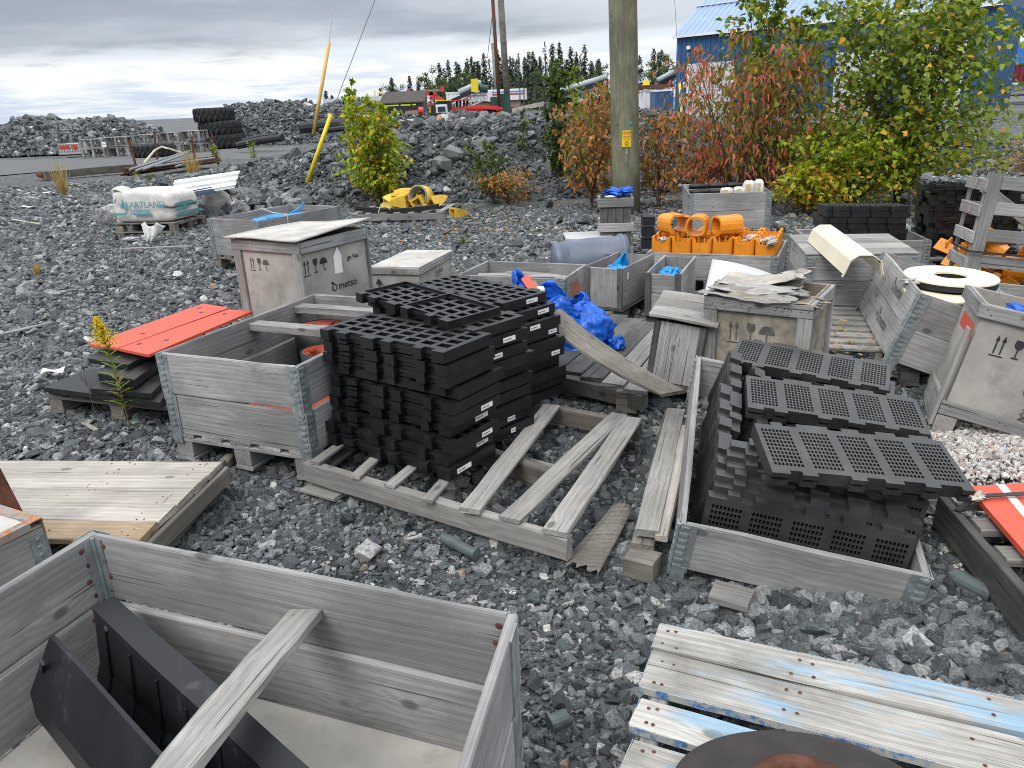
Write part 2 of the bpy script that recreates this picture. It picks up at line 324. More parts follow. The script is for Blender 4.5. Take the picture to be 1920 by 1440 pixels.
class MB:
    """collects shapes and links them as ONE mesh object"""
    def __init__(s): s.v = []; s.f = []
    def add(s, v, f):
        b = len(s.v); s.v += [Vector(q) for q in v]; s.f += [[i + b for i in q] for q in f]; return s
    def box(s, c, d, R=None):
        x, y, z = d[0] / 2, d[1] / 2, d[2] / 2
        v = [Vector(q) for q in ((-x, -y, -z), (x, -y, -z), (x, y, -z), (-x, y, -z), (-x, -y, z), (x, -y, z), (x, y, z), (-x, y, z))]
        if R is not None: v = [R @ q for q in v]
        return s.add([q + Vector(c) for q in v], [[0, 3, 2, 1], [4, 5, 6, 7], [0, 1, 5, 4], [1, 2, 6, 5], [2, 3, 7, 6], [3, 0, 4, 7]])
    def bx(s, a, b): return s.box([(a[i] + b[i]) / 2 for i in range(3)], [abs(b[i] - a[i]) for i in range(3)])
    def bar(s, a, b, w, t, up=(0, 0, 1)):
        a, b = Vector(a), Vector(b); x = (b - a); L = x.length; x.normalize(); up = Vector(up)
        y = up.cross(x); y = y.normalized() if y.length > 1e-5 else x.orthogonal().normalized(); z = x.cross(y)
        return s.box((a + b) / 2, (L, w, t), Matrix((x, y, z)).transposed())
    def tube(s, pts, rad, n=8, cap=True):
        pts = [Vector(p) for p in pts]; b = len(s.v)
        if isinstance(rad, (int, float)): rad = [rad] * len(pts)
        pn = None
        for i, p in enumerate(pts):
            t = (pts[min(i + 1, len(pts) - 1)] - pts[max(i - 1, 0)]).normalized()
            u = t.orthogonal().normalized() if pn is None else (pn - t * pn.dot(t)).normalized()
            pn = u; w = t.cross(u)
            for k in range(n):
                a = 2 * math.pi * k / n; s.v.append(p + (u * math.cos(a) + w * math.sin(a)) * rad[i])
        for i in range(len(pts) - 1):
            for k in range(n):
                s.f.append([b + i * n + k, b + i * n + (k + 1) % n, b + (i + 1) * n + (k + 1) % n, b + (i + 1) * n + k])
        if cap: s.f.append([b + k for k in range(n)][::-1]); s.f.append([b + (len(pts) - 1) * n + k for k in range(n)])
        return s
    def lathe(s, prof, n=24, c=(0, 0, 0), close=False, R=None):
        b = len(s.v); R = R or Matrix.Identity(3)
        for r, z in prof:
            for k in range(n):
                a = 2 * math.pi * k / n; s.v.append(R @ Vector((r * math.cos(a), r * math.sin(a), z)) + Vector(c))
        m = len(prof)
        for i in range(m if close else m - 1):
            j = (i + 1) % m
            for k in range(n): s.f.append([b + i * n + k, b + i * n + (k + 1) % n, b + j * n + (k + 1) % n, b + j * n + k])
        return s
    def prism(s, poly, z0, z1):
        n = len(poly)
        return s.add([(x, y, z0) for x, y in poly] + [(x, y, z1) for x, y in poly], [list(range(n))[::-1], [n + i for i in range(n)]] + [[i, (i + 1) % n, n + (i + 1) % n, n + i] for i in range(n)])
    def build(s, name, m, parent=None, smooth=False, mw=None, loc=None, rot=None):
        return link(name, pymesh(name, s.v, s.f, smooth), m, parent, loc, rot, mw)
_bc = {}
def plank_mesh(L, W, T, seg=2, warp=0., var=0, c=None):
    key = (round(L, 3), round(W, 3), round(T, 3), seg, warp, var)
    if key in _bc: return _bc[key]
    rnd = random.Random(int(L * 977 + W * 3571 + T * 9973 + var * 31)); c = c or min(.004, T * .22)
    w, t = W / 2, T / 2
    ring = [(-w + c, -t), (w - c, -t), (w, -t + c), (w, t - c), (w - c, t), (-w + c, t), (-w, t - c), (-w, -t + c)]
    v, f = [], []
    for i in range(seg + 1):
        x = -L / 2 + L * i / seg; e = .0024 if seg > 2 else 0.
        bend = warp * (1 - (2 * x / L) ** 2); tw = warp * .6 * (x / L) * rnd.uniform(.5, 1.2) if warp else 0
        for y, z in ring: v.append((x + (rnd.uniform(-.003, .003) if i in (0, seg) else 0), y + rnd.uniform(-e, e), z + bend + tw * y / w + rnd.uniform(-e, e)))
    for i in range(seg):
        for k in range(8): f.append([i * 8 + k, i * 8 + (k + 1) % 8, i * 8 + 8 + (k + 1) % 8, i * 8 + 8 + k])
    f.append(list(range(8))[::-1]); f.append([seg * 8 + k for k in range(8)])
    pass
    me = pymesh('plank', v, f); _bc[key] = me; return me
_pm = {}
def _mesh_with(me, m):
    k = (me.name, m.name)
    if k not in _pm:
        q = me if len(me.materials) == 0 else me.copy()
        q.materials.clear(); q.materials.append(m); _pm[k] = q
    return _pm[k]
def board(par, name, lo, hi, m, seg=2, warp=0., var=0, label=None):
    """axis-aligned board in the parent's frame, its grain along the longest side"""
    lo, hi = Vector(lo), Vector(hi); d = [abs(hi[i] - lo[i]) for i in range(3)]; c = (lo + hi) / 2
    o3 = sorted(range(3), key=lambda i: -d[i]); e = [Vector((0, 0, 0)) for _ in range(3)]
    for k, i in enumerate(o3): e[k][i] = 1
    if e[0].cross(e[1]).dot(e[2]) < 0: e[2] = -e[2]
    me = _mesh_with(plank_mesh(d[o3[0]], d[o3[1]], d[o3[2]], seg, warp, var), m)
    mw = Matrix.Translation(c) @ Matrix((e[0], e[1], e[2])).transposed().to_4x4()
    o = link(name, me, None, par, mw=mw)
    if label: o['label'] = label
    return o
def beam(par, name, a, b, w, t, m, up=(0, 0, 1), seg=2, warp=0., var=0, twist=0.):
    """board between two points; w across, t along up"""
    a, b = Vector(a), Vector(b); x = (b - a); L = x.length; x.normalize(); y = Vector(up).cross(x).normalized(); z = x.cross(y)
    R = Matrix((x, y, z)).transposed()
    if twist: R = R @ Matrix.Rotation(twist, 3, 'X')
    return link(name, _mesh_with(plank_mesh(L, w, t, seg, warp, var), m), None, par, mw=Matrix.Translation((a + b) / 2) @ R.to_4x4())
def text_mesh(txt, size, th=.0, shear=0.):
    cu = bpy.data.curves.new('lettering', 'FONT'); cu.body = txt; cu.size = size; cu.extrude = th; cu.align_x = 'CENTER'; cu.align_y = 'CENTER'; cu.shear = shear; cu.resolution_u = 3; cu.offset = size * .012
    o = bpy.data.objects.new('lettering', cu); COL.objects.link(o)
    dg = bpy.context.evaluated_depsgraph_get(); me = bpy.data.meshes.new_from_object(o.evaluated_get(dg)); bpy.data.objects.remove(o); bpy.data.curves.remove(cu); me.materials.clear()
    return me
def face_m(o, xd, n):
    """matrix of a print lying on a face: x along xd, facing n, at o"""
    x = Vector(xd).normalized(); n = Vector(n).normalized(); y = n.cross(x)
    return Matrix.Translation(Vector(o) + n * .0015) @ Matrix((x, y, n)).transposed().to_4x4()
def lettering(par, txt, size, o, xd, n, m=INK, name='lettering', shear=0.):
    return link(name, text_mesh(txt, size, .0, shear), m, par, mw=face_m(o, xd, n))
def marks(par, size, o, xd, n, m=INK):
    """two arrows up, wine glass, umbrella"""
    b = MB(); P = lambda poly: b.add([(x * size, y * size, 0) for x, y in poly], [list(range(len(poly)))])
    for x in (0, .28):
        P([(x - .035, .08), (x + .035, .08), (x + .035, .75), (x - .035, .75)]); P([(x - .1, .7), (x + .1, .7), (x, 1)])
    P([(-.16, -.06), (.44, -.06), (.44, 0), (-.16, 0)])
    P([(.75, .95), (.72, .72), (.8, .55), (.93, .48), (1.06, .55), (1.14, .72), (1.11, .95)]); P([(.9, .1), (.96, .1), (.96, .5), (.9, .5)]); P([(.78, .03), (1.08, .03), (1.08, .1), (.78, .1)])
    P([(1.3 + .36 + .36 * math.cos(a), .5 + .4 * math.sin(a)) for a in [i * math.pi / 10 for i in range(11)]])
    P([(1.63, .12), (1.69, .12), (1.69, .5), (1.63, .5)]); P([(1.69, .12), (1.69, .06), (1.82, .06), (1.84, .18), (1.79, .18), (1.78, .12)])
    return b.build('handling_symbols', m, par, mw=face_m(o, xd, n))
def logo(par, size, o, xd, n, m=INK):
    b = MB(); k = 16
    v = [(size * (.5 + .42 * math.cos(2 * math.pi * i / k)), size * (.4 + .42 * math.sin(2 * math.pi * i / k)), 0) for i in range(k)] + [(size * (.52 + .26 * math.cos(2 * math.pi * i / k)), size * (.4 + .3 * math.sin(2 * math.pi * i / k)), 0) for i in range(k)]
    b.add(v, [[i, (i + 1) % k, k + (i + 1) % k, k + i] for i in range(k) if i not in (4, 5)])
    b.add([(size * q[0], size * q[1], .0004) for q in ((0, 1.15), (.45, 1.0), (.62, .62), (.3, .72), (.12, .9))], [[0, 1, 2, 3, 4]])
    return b.build('emblem', m, par, mw=face_m(o, xd, n))

def hinge_mesh(h):
    """galvanised folding corner of a pallet collar, corner at the origin, arms along +x and +y, outer faces at x=0, y=0"""
    b = MB(); w = .058
    b.bx((.003, -.003, -.012), (w, -.0008, h + .001)); b.bx((-.003, .003, -.012), (-.0008, w, h + .001))
    n = 7
    for i in range(n):
        z = h * (i + .5) / n
        b.bx((.004, -.0095, z - .0055), (w * .56, -.003, z + .0055)); b.bx((-.0095, .004, z - .0055), (-.003, w * .56, z + .0055))
    for z in (.12, .37, .63, .88):
        b.bx((w * .72, -.0052, z * h - .004), (w * .86, -.003, z * h + .004)); b.bx((-.0052, w * .72, z * h - .004), (-.003, w * .86, z * h + .004))
    b.tube([(-.002, -.002, -.004), (-.002, -.002, h)], .0055, 6)
    b.bx((.004, -.007, -.05), (w - .006, -.0032, .012)); b.bx((-.007, .004, -.05), (-.0032, w - .006, .012))
    b.tube([(-.0, -.0, -.03), (0, 0, -.006)], .007, 6)
    return pymesh('hinge', b.v, b.f)
_hm = {}
def collar(label, loc, yaw, w, d, h=.195, m=None, rot=None, t=.02, group='grey wooden pallet collars', inner_rivets=False, marks_=None, warp=0., hinges=(0, 1, 2, 3), seg=4):
    m = m or WG
    o = thing('pallet_collar', label, 'pallet collar', loc, rot or (0, 0, yaw), group)
    g = .0025
    board(o, 'side_board', (t + .001, 0, 0), (w - t - .001, t, h), m, seg, warp, 1)
    board(o, 'side_board', (t + .001, d - t, 0), (w - t - .001, d, h), m, seg, warp, 2)
    board(o, 'end_board', (0, g, 0), (t, d - g, h), m, seg, warp, 3)
    board(o, 'end_board', (w - t, g, 0), (w, d - g, h), m, seg, warp, 4)
    k = round(h, 3)
    if k not in _hm: _hm[k] = hinge_mesh(h); _hm[k].materials.append(GALV)
    for i, (x, y, a) in enumerate(((0, 0, 0), (w, 0, math.pi / 2), (w, d, math.pi), (0, d, -math.pi / 2))):
        if i in hinges: link('hinge', _hm[k], None, o, loc=(x, y, 0), rot=(0, 0, a))
    if inner_rivets:
        b = MB()
        for i in range(4):
            z = h * (.14 + .24 * i)
            for x in (.045, w - .045): b.lathe([(.0001, .0025), (.006, .0015), (.008, 0)], 8, (x + (i % 2) * .008, d - t - .0005, z), R=Matrix.Rotation(math.radians(90), 3, 'X'))
            for y in (d - .05,):
                b.lathe([(.0001, .0025), (.006, .0015), (.008, 0)], 8, (t + .0005, y - (i % 2) * .01, z), R=Matrix.Rotation(math.radians(90), 3, 'Y'))
        q = b.build('rivets', RUST, o); q['kind'] = 'stuff'
    return o
def pallet(label, loc, yaw, w, d, m=None, along='x', n=5, bw=.12, rot=None, h=.144, group='wooden pallets', skip=(), blocks=True):
    """w x d pallet; deck boards run along 'along'"""
    m = m or WG
    o = thing('wooden_pallet', label, 'pallet', loc, rot or (0, 0, yaw), group)
    T = .021; zt = h - T; L, S = (w, d) if along == 'x' else (d, w)
    def P(x0, y0, z0, x1, y1, z1, nm, var=0):
        if along == 'x': board(o, nm, (x0, y0, z0), (x1, y1, z1), m, 2, 0, var)
        else: board(o, nm, (y0, x0, z0), (y1, x1, z1), m, 2, 0, var)
    for i in range(n):
        if i in skip: continue
        y = (S - bw) * i / (n - 1); P(0, y, zt, L, y + bw, h, 'deck_board', i)
    if blocks:
        for i in range(3):
            x = (L - .1) * i / 2; P(x + .001, 0.001, zt - T - .001, x + .099, S - .001, zt - .001, 'cross_board', i)
        for i in range(3):
            x = (L - .1) * i / 2
            for j in range(3):
                y = (S - .1) * j / 2; P(x + .004, y + .002, T + .001, x + .128 if i == 0 else x + .096, y + .096, zt - T - .002, 'block', j)
        for j in range(3):
            y = (S - .1) * j / 2; P(0.002, y, 0, L - .002, y + .1, T, 'skid_board', j)
    else:
        for i in range(3):
            x = (L - .04) * i / 2; P(x, 0, T, x + .04, S, zt - .001, 'stringer', i)
        for j in (0, 2):
            y = (S - .09) * j / 2; P(0.002, y, 0, L - .002, y + .09, T - .001, 'skid_board', j)
    return o
def voxel(xs, ys, zs, solid):
    nx, ny, nz = len(xs) - 1, len(ys) - 1, len(zs) - 1; S = {}
    for i in range(nx):
        for j in range(ny):
            for k in range(nz):
                if solid((xs[i] + xs[i + 1]) / 2, (ys[j] + ys[j + 1]) / 2, (zs[k] + zs[k + 1]) / 2): S[i, j, k] = 1
    vid = {}; v = []; f = []
    def V(i, j, k):
        if (i, j, k) not in vid: vid[i, j, k] = len(v); v.append((xs[i], ys[j], zs[k]))
        return vid[i, j, k]
    for (i, j, k) in S:
        if (i - 1, j, k) not in S: f.append([V(i, j, k), V(i, j, k + 1), V(i, j + 1, k + 1), V(i, j + 1, k)])
        if (i + 1, j, k) not in S: f.append([V(i + 1, j, k), V(i + 1, j + 1, k), V(i + 1, j + 1, k + 1), V(i + 1, j, k + 1)])
        if (i, j - 1, k) not in S: f.append([V(i, j, k), V(i + 1, j, k), V(i + 1, j, k + 1), V(i, j, k + 1)])
        if (i, j + 1, k) not in S: f.append([V(i, j + 1, k), V(i, j + 1, k + 1), V(i + 1, j + 1, k + 1), V(i + 1, j + 1, k)])
        if (i, j, k - 1) not in S: f.append([V(i, j, k), V(i, j + 1, k), V(i + 1, j + 1, k), V(i + 1, j, k)])
        if (i, j, k + 1) not in S: f.append([V(i, j, k + 1), V(i + 1, j, k + 1), V(i + 1, j + 1, k + 1), V(i, j + 1, k + 1)])
    return pymesh('panel', v, f)
def rotm(yaw, pitch, roll): return (Matrix.Rotation(yaw, 3, 'Z') @ Matrix.Rotation(pitch, 3, 'Y') @ Matrix.Rotation(roll, 3, 'X'))
def eul(yaw, pitch=0., roll=0.): return rotm(yaw, pitch, roll).to_euler()
def crumple(name, m, parent, c, r, seed=0, amp=.35, sub=4, freq=1.6, flat=None, mw=None):
    bm = bmesh.new(); bmesh.ops.create_icosphere(bm, subdivisions=sub, radius=1)
    off = Vector((seed * 3.7, seed * 1.9, seed * 5.1))
    for q in bm.verts:
        p = q.co.copy(); a = noise.turbulence(p * freq + off, 3, False); rg = 1 - abs(noise.noise(p * freq * 2.2 + off)) * 2
        fd = noise.voronoi(p * freq * 1.7 + off)[0]; cr = min(.3, fd[1] - fd[0]); k = 1 + amp * (a - .35) + amp * .25 * rg - amp * .9 * (.3 - cr) * 1.2 + amp * .12 * abs(noise.noise(p * freq * 6 + off))
        q.co = Vector((p.x * r[0] * k, p.y * r[1] * k, p.z * r[2] * k))
        if flat is not None and q.co.z < flat: q.co.z = flat
    me = bpy.data.meshes.new(name); bm.to_mesh(me); bm.free(); me.polygons.foreach_set('use_smooth', [True] * len(me.polygons))
    return link(name, me, m, parent, loc=c) if mw is None else link(name, me, m, parent, mw=mw)
def pillow(name, m, parent, size, seed=0, e=5., amp=.04, loc=(0, 0, 0)):
    bm = bmesh.new(); bmesh.ops.create_cube(bm, size=1); bmesh.ops.subdivide_edges(bm, edges=bm.edges, cuts=7, use_grid_fill=True)
    for q in bm.verts:
        p = q.co * 2; k = (abs(p.x) ** e + abs(p.y) ** e + abs(p.z) ** e) ** (-1 / e); p = p * k; n_ = 1 + amp * noise.noise(p * 2.5 + Vector((seed, seed, 1)))
        q.co = Vector((p.x * size[0] / 2, p.y * size[1] / 2, p.z * size[2] / 2)) * n_
    me = bpy.data.meshes.new(name); bm.to_mesh(me); bm.free(); me.polygons.foreach_set('use_smooth', [True] * len(me.polygons)); return link(name, me, m, parent, loc=loc)
def sheet(name, m, parent, fn, nu, nv, th=.003, smooth=True):
    v = [fn(i / nu, j / nv) for i in range(nu + 1) for j in range(nv + 1)]
    f = [[i * (nv + 1) + j, (i + 1) * (nv + 1) + j, (i + 1) * (nv + 1) + j + 1, i * (nv + 1) + j + 1] for i in range(nu) for j in range(nv)]
    me = pymesh(name, v, f, smooth); o = link(name, me, m, parent)
    md = o.modifiers.new('thickness', 'SOLIDIFY'); md.thickness = th; md.offset = 0
    return o

# ------------------------------------------------------------------ ground, road, rock banks
def fbm(x, y, s, o=0.): return noise.fractal(Vector((x * s + o, y * s - o, o * .37)), 1., 2., 4)
def ground_z(x, y):
    r = math.hypot(x, y)
    return .018 * fbm(x, y, .9, 3) * min(1, r / 3) + (.05 * fbm(x, y, .12, 7) if r > 8 else 0) * min(1, (r - 8) / 10 if r > 8 else 0) - .02
def build_ground():
    xs = sorted(set([-2500, -900, -400, -200, -120] + list(np.arange(-80, -20, 4.)) + list(np.arange(-20, 20, .5)) + list(np.arange(20, 80, 4.)) + [120, 200, 400, 900, 2500]))
    ys = sorted(set([-60, -20, -5] + list(np.arange(-4, 22, .5)) + list(np.arange(22, 80, 3.)) + [100, 140, 200, 300, 500, 900, 1500, 3500]))
    v = [(x, y, ground_z(x, y) if y < 90 and abs(x) < 90 else -.02) for x in xs for y in ys]; ny = len(ys)
    f = [[i * ny + j, (i + 1) * ny + j, (i + 1) * ny + j + 1, i * ny + j + 1] for i in range(len(xs) - 1) for j in range(ny - 1)]
    o = link('ground', pymesh('ground', v, f, True), GROUNDM); tag(o, kind='structure'); return o
build_ground()
def sm(a, b, x): x = max(0., min(1., (x - a) / (b - a))); return x * x * (3 - 2 * x)
def bank(name, x0, x1, y0, y1, step, fn, m=GROUNDM):
    xs = np.arange(x0, x1 + step, step); ys = np.arange(y0, y1 + step, step)
    v = [(x, y, fn(x, y)) for x in xs for y in ys]; ny = len(ys)
    f = [[i * ny + j, (i + 1) * ny + j, (i + 1) * ny + j + 1, i * ny + j + 1] for i in range(len(xs) - 1) for j in range(ny - 1)]
    o = link(name, pymesh(name, v, f, True), m); tag(o, kind='structure'); return o
# the near rock bank behind the yard: its foot runs along y = 13, its top is nearly as high as the eye
def pile_z(x, y):
    foot = 13.0 + .35 * fbm(x, 0, .5, 2) + .25 * max(0, -x - 1.5) * .9 + .0 * x
    if x < -4: foot += (-4 - x) * .5
    top = 1.20 - .07 * max(0, -1.2 - x) * 1.2 + .10 * fbm(x, y, .45, 11)
    top *= .42 * sm(-9.8, -6.2, x) + .2 * sm(-7.0, -3.4, x) + .38 * sm(-5.2, -1.6, x)
    top *= 1 - .82 * sm(3.0, 6.2, x)
    up = sm(foot, foot + 3.0, y) ; down = 1 - .0 * sm(24, 34, y)
    return -.12 + (top + .12) * up * down + .07 * fbm(x, y, 1.6, 5) * up
bank('rock_bank', -11, 22, 11.5, 32, .35, pile_z)
# the middle bank between the near one and the far yard
def mid_z(x, y):
    a = 2.0 * math.exp(-((x + 15.4) / 1.9) ** 2) + 2.0 * math.exp(-((x + 12.4) / 1.7) ** 2) + 1.7 * math.exp(-((x + 9.0) / 2.4) ** 2) + 1.6 * math.exp(-((x + 4) / 4) ** 2)
    a = min(a, 2.15) + .16 * fbm(x, y, .5, 8)
    w = math.exp(-((y - 47.5) / 3.2) ** 2)
    return -.2 + (a + .2) * w
bank('rock_mound', -20, 4, 40, 58, .6, mid_z)
def far_z(x, y):
    a = 1.34 + .16 * fbm(x, y, .35, 4) + .25 * math.exp(-((x + 24) / 2.) ** 2) + .4 * math.exp(-((x + 27.2) / .9) ** 2)
    a *= sm(-18.5, -22.5, x)
    w = sm(43, 47, y) * (1 - sm(50, 56, y))
    return -.2 + (a + .2) * w
bank('rock_berm', -60, -14, 44, 60, .8, far_z)
def ramp_z(x, y):
    return -.25 + 1.85 * sm(58, 95, y) * sm(-14, -24, x) * (1 - sm(-58, -70, x))
bank('gravel_ramp', -75, -12, 56, 120, 3, ramp_z, ROADM)
_h = bank('hill', -185, -120, 230, 300, 5, lambda x, y: -.5 + 5.6 * math.exp(-((x + 151) / 6.5) ** 2 - ((y - 262) / 10) ** 2) + .3 * fbm(x, y, .1, 1))
# raised yard far behind the bank
def yard_z(x, y): return -.3 + 1.1 * sm(40, 52, y) * sm(-12, 0, x)
bank('yard', -14, 140, 38, 230, 4, lambda x, y: -.3 + .32 * sm(40, 46, y) + .04 * fbm(x, y, .1, 2) , ROADM)
# the track of packed fine gravel on the left
def track():
    pts = [(0, 330, 0, 300), (100, 322, 100, 298), (200, 316, 200, 294), (330, 318, 330, 286), (420, 322, 430, 280), (560, 292, 560, 274)]
    v = []
    for i, (a, b, c, d) in enumerate(pts):
        for k in range(9):
            p = at(a + (c - a) * k / 8, b + (d - b) * k / 8, 0); v.append((p.x, p.y, ground_z(p.x, p.y) + .03))
    f = [[i * 9 + j, (i + 1) * 9 + j, (i + 1) * 9 + j + 1, i * 9 + j + 1] for i in range(len(pts) - 1) for j in range(8)]
    v0 = [Vector(q) for q in v]
    w0, w1 = at(-500, 350), at(-500, 300)
    b = len(v)
    for k in range(9): p = w0.lerp(w1, k / 8); v.append((p.x, p.y, ground_z(p.x, p.y) + .03))
    f += [[b + j, j, j + 1, b + j + 1] for j in range(8)]
    o = link('road', pymesh('road', v, f, True), ROADM); tag(o, kind='structure')
track()

# ------------------------------------------------------------------ loose stones (instanced)
def rock_collection(name, m, n, flat=.5, seed=0):
    c = bpy.data.collections.new(name); rnd = random.Random(seed)
    for i in range(n):
        bm = bmesh.new(); fl = flat * rnd.uniform(.75, 1.5); wd = rnd.uniform(.6, .95)
        for _ in range(15):
            p = Vector((rnd.gauss(0, 1), rnd.gauss(0, 1), rnd.gauss(0, 1))).normalized()
            p = Vector([math.copysign(abs(q) ** .6, q) for q in p])
            bm.verts.new((p.x * .5, p.y * .5 * wd, p.z * .5 * fl))
        r = bmesh.ops.convex_hull(bm, input=bm.verts)
        for q in [e for e in r['geom_interior'] if isinstance(e, bmesh.types.BMVert)]: bm.verts.remove(q)
        me = bpy.data.meshes.new('stone'); bm.to_mesh(me); bm.free(); me.materials.append(m)
        o = bpy.data.objects.new('stone', me); c.objects.link(o)
    return c
ROCKS = rock_collection('stone shapes', ROCKM, 22, .40, 1); ROCKB = rock_collection('dark stone shapes', ROCKD, 22, .42, 2); PEBS = rock_collection('pebble shapes', PEBM, 8, .75, 4)
def scatter(name, P, S, coll, seed=0, tilt=.5, kind='stuff'):
    n = len(P); rg = np.random.default_rng(seed)
    me = bpy.data.meshes.new(name); me.vertices.add(n); me.vertices.foreach_set('co', np.asarray(P, dtype=np.float32).ravel())
    rot = np.stack([rg.normal(0, tilt, n), rg.normal(0, tilt, n), rg.uniform(0, 6.283, n)], 1).astype(np.float32)
    a = me.attributes.new('rot', 'FLOAT_VECTOR', 'POINT'); a.data.foreach_set('vector', rot.ravel())
    a = me.attributes.new('scl', 'FLOAT', 'POINT'); a.data.foreach_set('value', np.asarray(S, dtype=np.float32))
    o = bpy.data.objects.new(name, me); COL.objects.link(o); tag(o, kind=kind)
    ng = bpy.data.node_groups.new(name, 'GeometryNodeTree')
    ng.interface.new_socket('Geometry', in_out='INPUT', socket_type='NodeSocketGeometry'); ng.interface.new_socket('Geometry', in_out='OUTPUT', socket_type='NodeSocketGeometry')
    N = ng.nodes; gi = N.new('NodeGroupInput'); go = N.new('NodeGroupOutput'); m2p = N.new('GeometryNodeMeshToPoints'); ip = N.new('GeometryNodeInstanceOnPoints')
    ci = N.new('GeometryNodeCollectionInfo'); ci.inputs[0].default_value = coll; ci.inputs[1].default_value = True; ci.inputs[2].default_value = True
    ar = N.new('GeometryNodeInputNamedAttribute'); ar.data_type = 'FLOAT_VECTOR'; ar.inputs[0].default_value = 'rot'
    as_ = N.new('GeometryNodeInputNamedAttribute'); as_.data_type = 'FLOAT'; as_.inputs[0].default_value = 'scl'
    L = ng.links.new; L(gi.outputs[0], m2p.inputs[0]); L(m2p.outputs[0], ip.inputs['Points']); L(ci.outputs[0], ip.inputs['Instance']); ip.inputs['Pick Instance'].default_value = True
    L(ar.outputs[0], ip.inputs['Rotation']); L(as_.outputs[0], ip.inputs['Scale']); L(ip.outputs[0], go.inputs[0])
    md = o.modifiers.new('stones', 'NODES'); md.node_group = ng
    return o
def gz(P, fn): return np.array([fn(x, y) for x, y in P])
def stones(name, region, count, size, sig, fn, seed, coll=ROCKS, lift=.12, tilt=.45, keep=None, cap=None, zmin=None):
    rg = np.random.default_rng(seed); x0, x1, y0, y1 = region
    x = rg.uniform(x0, x1, count); y = rg.uniform(y0, y1, count)
    vis = np.abs(x) < .80 * y + 1.2
    x, y = x[vis], y[vis]
    if keep is not None: k = keep(x, y, rg); x, y = x[k], y[k]
    s = size(x, y) if callable(size) else size
    s = s * np.exp(rg.normal(0, sig, len(x)))
    if cap: s = np.minimum(s, cap)
    z = gz(np.stack([x, y], 1), fn)
    if zmin is not None: k = z > zmin; x, y, z, s = x[k], y[k], z[k], s[k]
    return scatter(name, np.stack([x, y, z + s * lift], 1), s, coll, seed, tilt)
def patchy(x, y): return np.array([.78 + .55 * max(0, min(1, .5 + .9 * fbm(a, b, .8, 21))) for a, b in zip(x, y)])
sz_near = lambda x, y: patchy(x, y) * (.0170 + .010 * np.clip((x + .2) / 1.2, 0, 1) + .003 * np.clip((y - 2) / 3, 0, 1))
stones('gravel', (-4.6, 4.6, .7, 3.2), 118000, sz_near, .5, ground_z, 1, cap=.085)
stones('gravel', (-6, 6, 3.2, 6.5), 150000, lambda x, y: .0225 * patchy(x, y), .5, ground_z, 2, cap=.11)
stones('gravel', (-11, 11, 6.5, 12.6), 150000, lambda x, y: .030 * patchy(x, y), .5, ground_z, 3, cap=.17)
stones('gravel', (-19, -3, 12.6, 22), 42000, .055, .45, ground_z, 5, cap=.24, keep=lambda x, y, r: (x < -.55 * y + 4.5))
# bigger lumps lying on the gravel near the camera
stones('stones', (.3, 2.2, .9, 2.7), 520, .065, .3, ground_z, 7, lift=.22, cap=.13)
stones('stones', (-2.5, 3, 1.5, 6), 420, .06, .35, ground_z, 8, lift=.22, cap=.12)
stones('stones', (-12, 6, 6, 14), 260, .11, .35, ground_z, 9, lift=.25, cap=.35)
stones('rubble', (-10.5, 13, 12.2, 21), 130000, .047, .6, pile_z, 10, ROCKB, lift=.2, cap=.4, tilt=.6, zmin=-.08)
stones('rubble', (-7, 12, 12.6, 18), 200, .18, .3, pile_z, 11, ROCKB, lift=.3, cap=.42, tilt=.6, zmin=.0)
stones('rubble', (-20, 2, 40.5, 50), 34000, .12, .5, mid_z, 12, ROCKB, lift=.2, cap=.6, tilt=.6, zmin=.04)
stones('rubble', (-42, -18, 42.5, 50), 34000, .15, .5, far_z, 13, ROCKB, lift=.2, cap=.7, tilt=.6, zmin=.0)
stones('stones', (-6.5, -3.4, 12.5, 20), 2600, .16, .5, ground_z, 14, lift=.3, cap=.5)
# pale pebbles spilled beside the right crate
_pc = at(1850, 862); stones('pebbles', (_pc.x - .42, _pc.x + .7, _pc.y - .3, _pc.y + .5), 9000, .017, .3, lambda x, y: ground_z(x, y) + .03 + .02 * math.exp(-((x - _pc.x) / .3) ** 2 - ((y - _pc.y) / .2) ** 2), 15, PEBS, .3, 1., keep=lambda x, y, r: ((x - _pc.x - .05) / .42) ** 2 + ((y - _pc.y - .02) / .3) ** 2 < r.uniform(.5, 1.2, len(x)) ** 2)
stones('pebbles', (_pc.x - .6, _pc.x + .6, _pc.y - 1.2, _pc.y - .1), 900, .014, .3, lambda x, y: ground_z(x, y) + .02, 16, PEBS, .5, 1.)
# named big boulders on the near bank
def boulder(label, p, s, seed, flat=.5, m=ROCKM, rot=(0, 0, 0)):
    rnd = random.Random(seed); bm = bmesh.new()
    for _ in range(22):
        q = Vector((rnd.gauss(0, 1), rnd.gauss(0, 1), rnd.gauss(0, 1))).normalized(); bm.verts.new((q.x * s[0] / 2, q.y * s[1] / 2, q.z * s[2] / 2))
    r = bmesh.ops.convex_hull(bm, input=bm.verts)
    for q in [e for e in r['geom_interior'] if isinstance(e, bmesh.types.BMVert)]: bm.verts.remove(q)
    me = bpy.data.meshes.new('boulder'); bm.to_mesh(me); bm.free()
    o = link('boulder', me, m, loc=p, rot=rot); return tag(o, label, 'boulder')
STONEM = plain('grey_boulder', (.135, .15, .148), .7, var=.25, vs=4, bump=.5, bs=14, dirt=(.25, .25, .24), dirt_amt=.4)
p = at(500, 372); boulder('large slanted slab of grey rock behind the grey crate with blue plastic', p + Vector((0, .3, .12)), (.95, .6, .42), 3, m=STONEM, rot=(.2, -.3, .4))
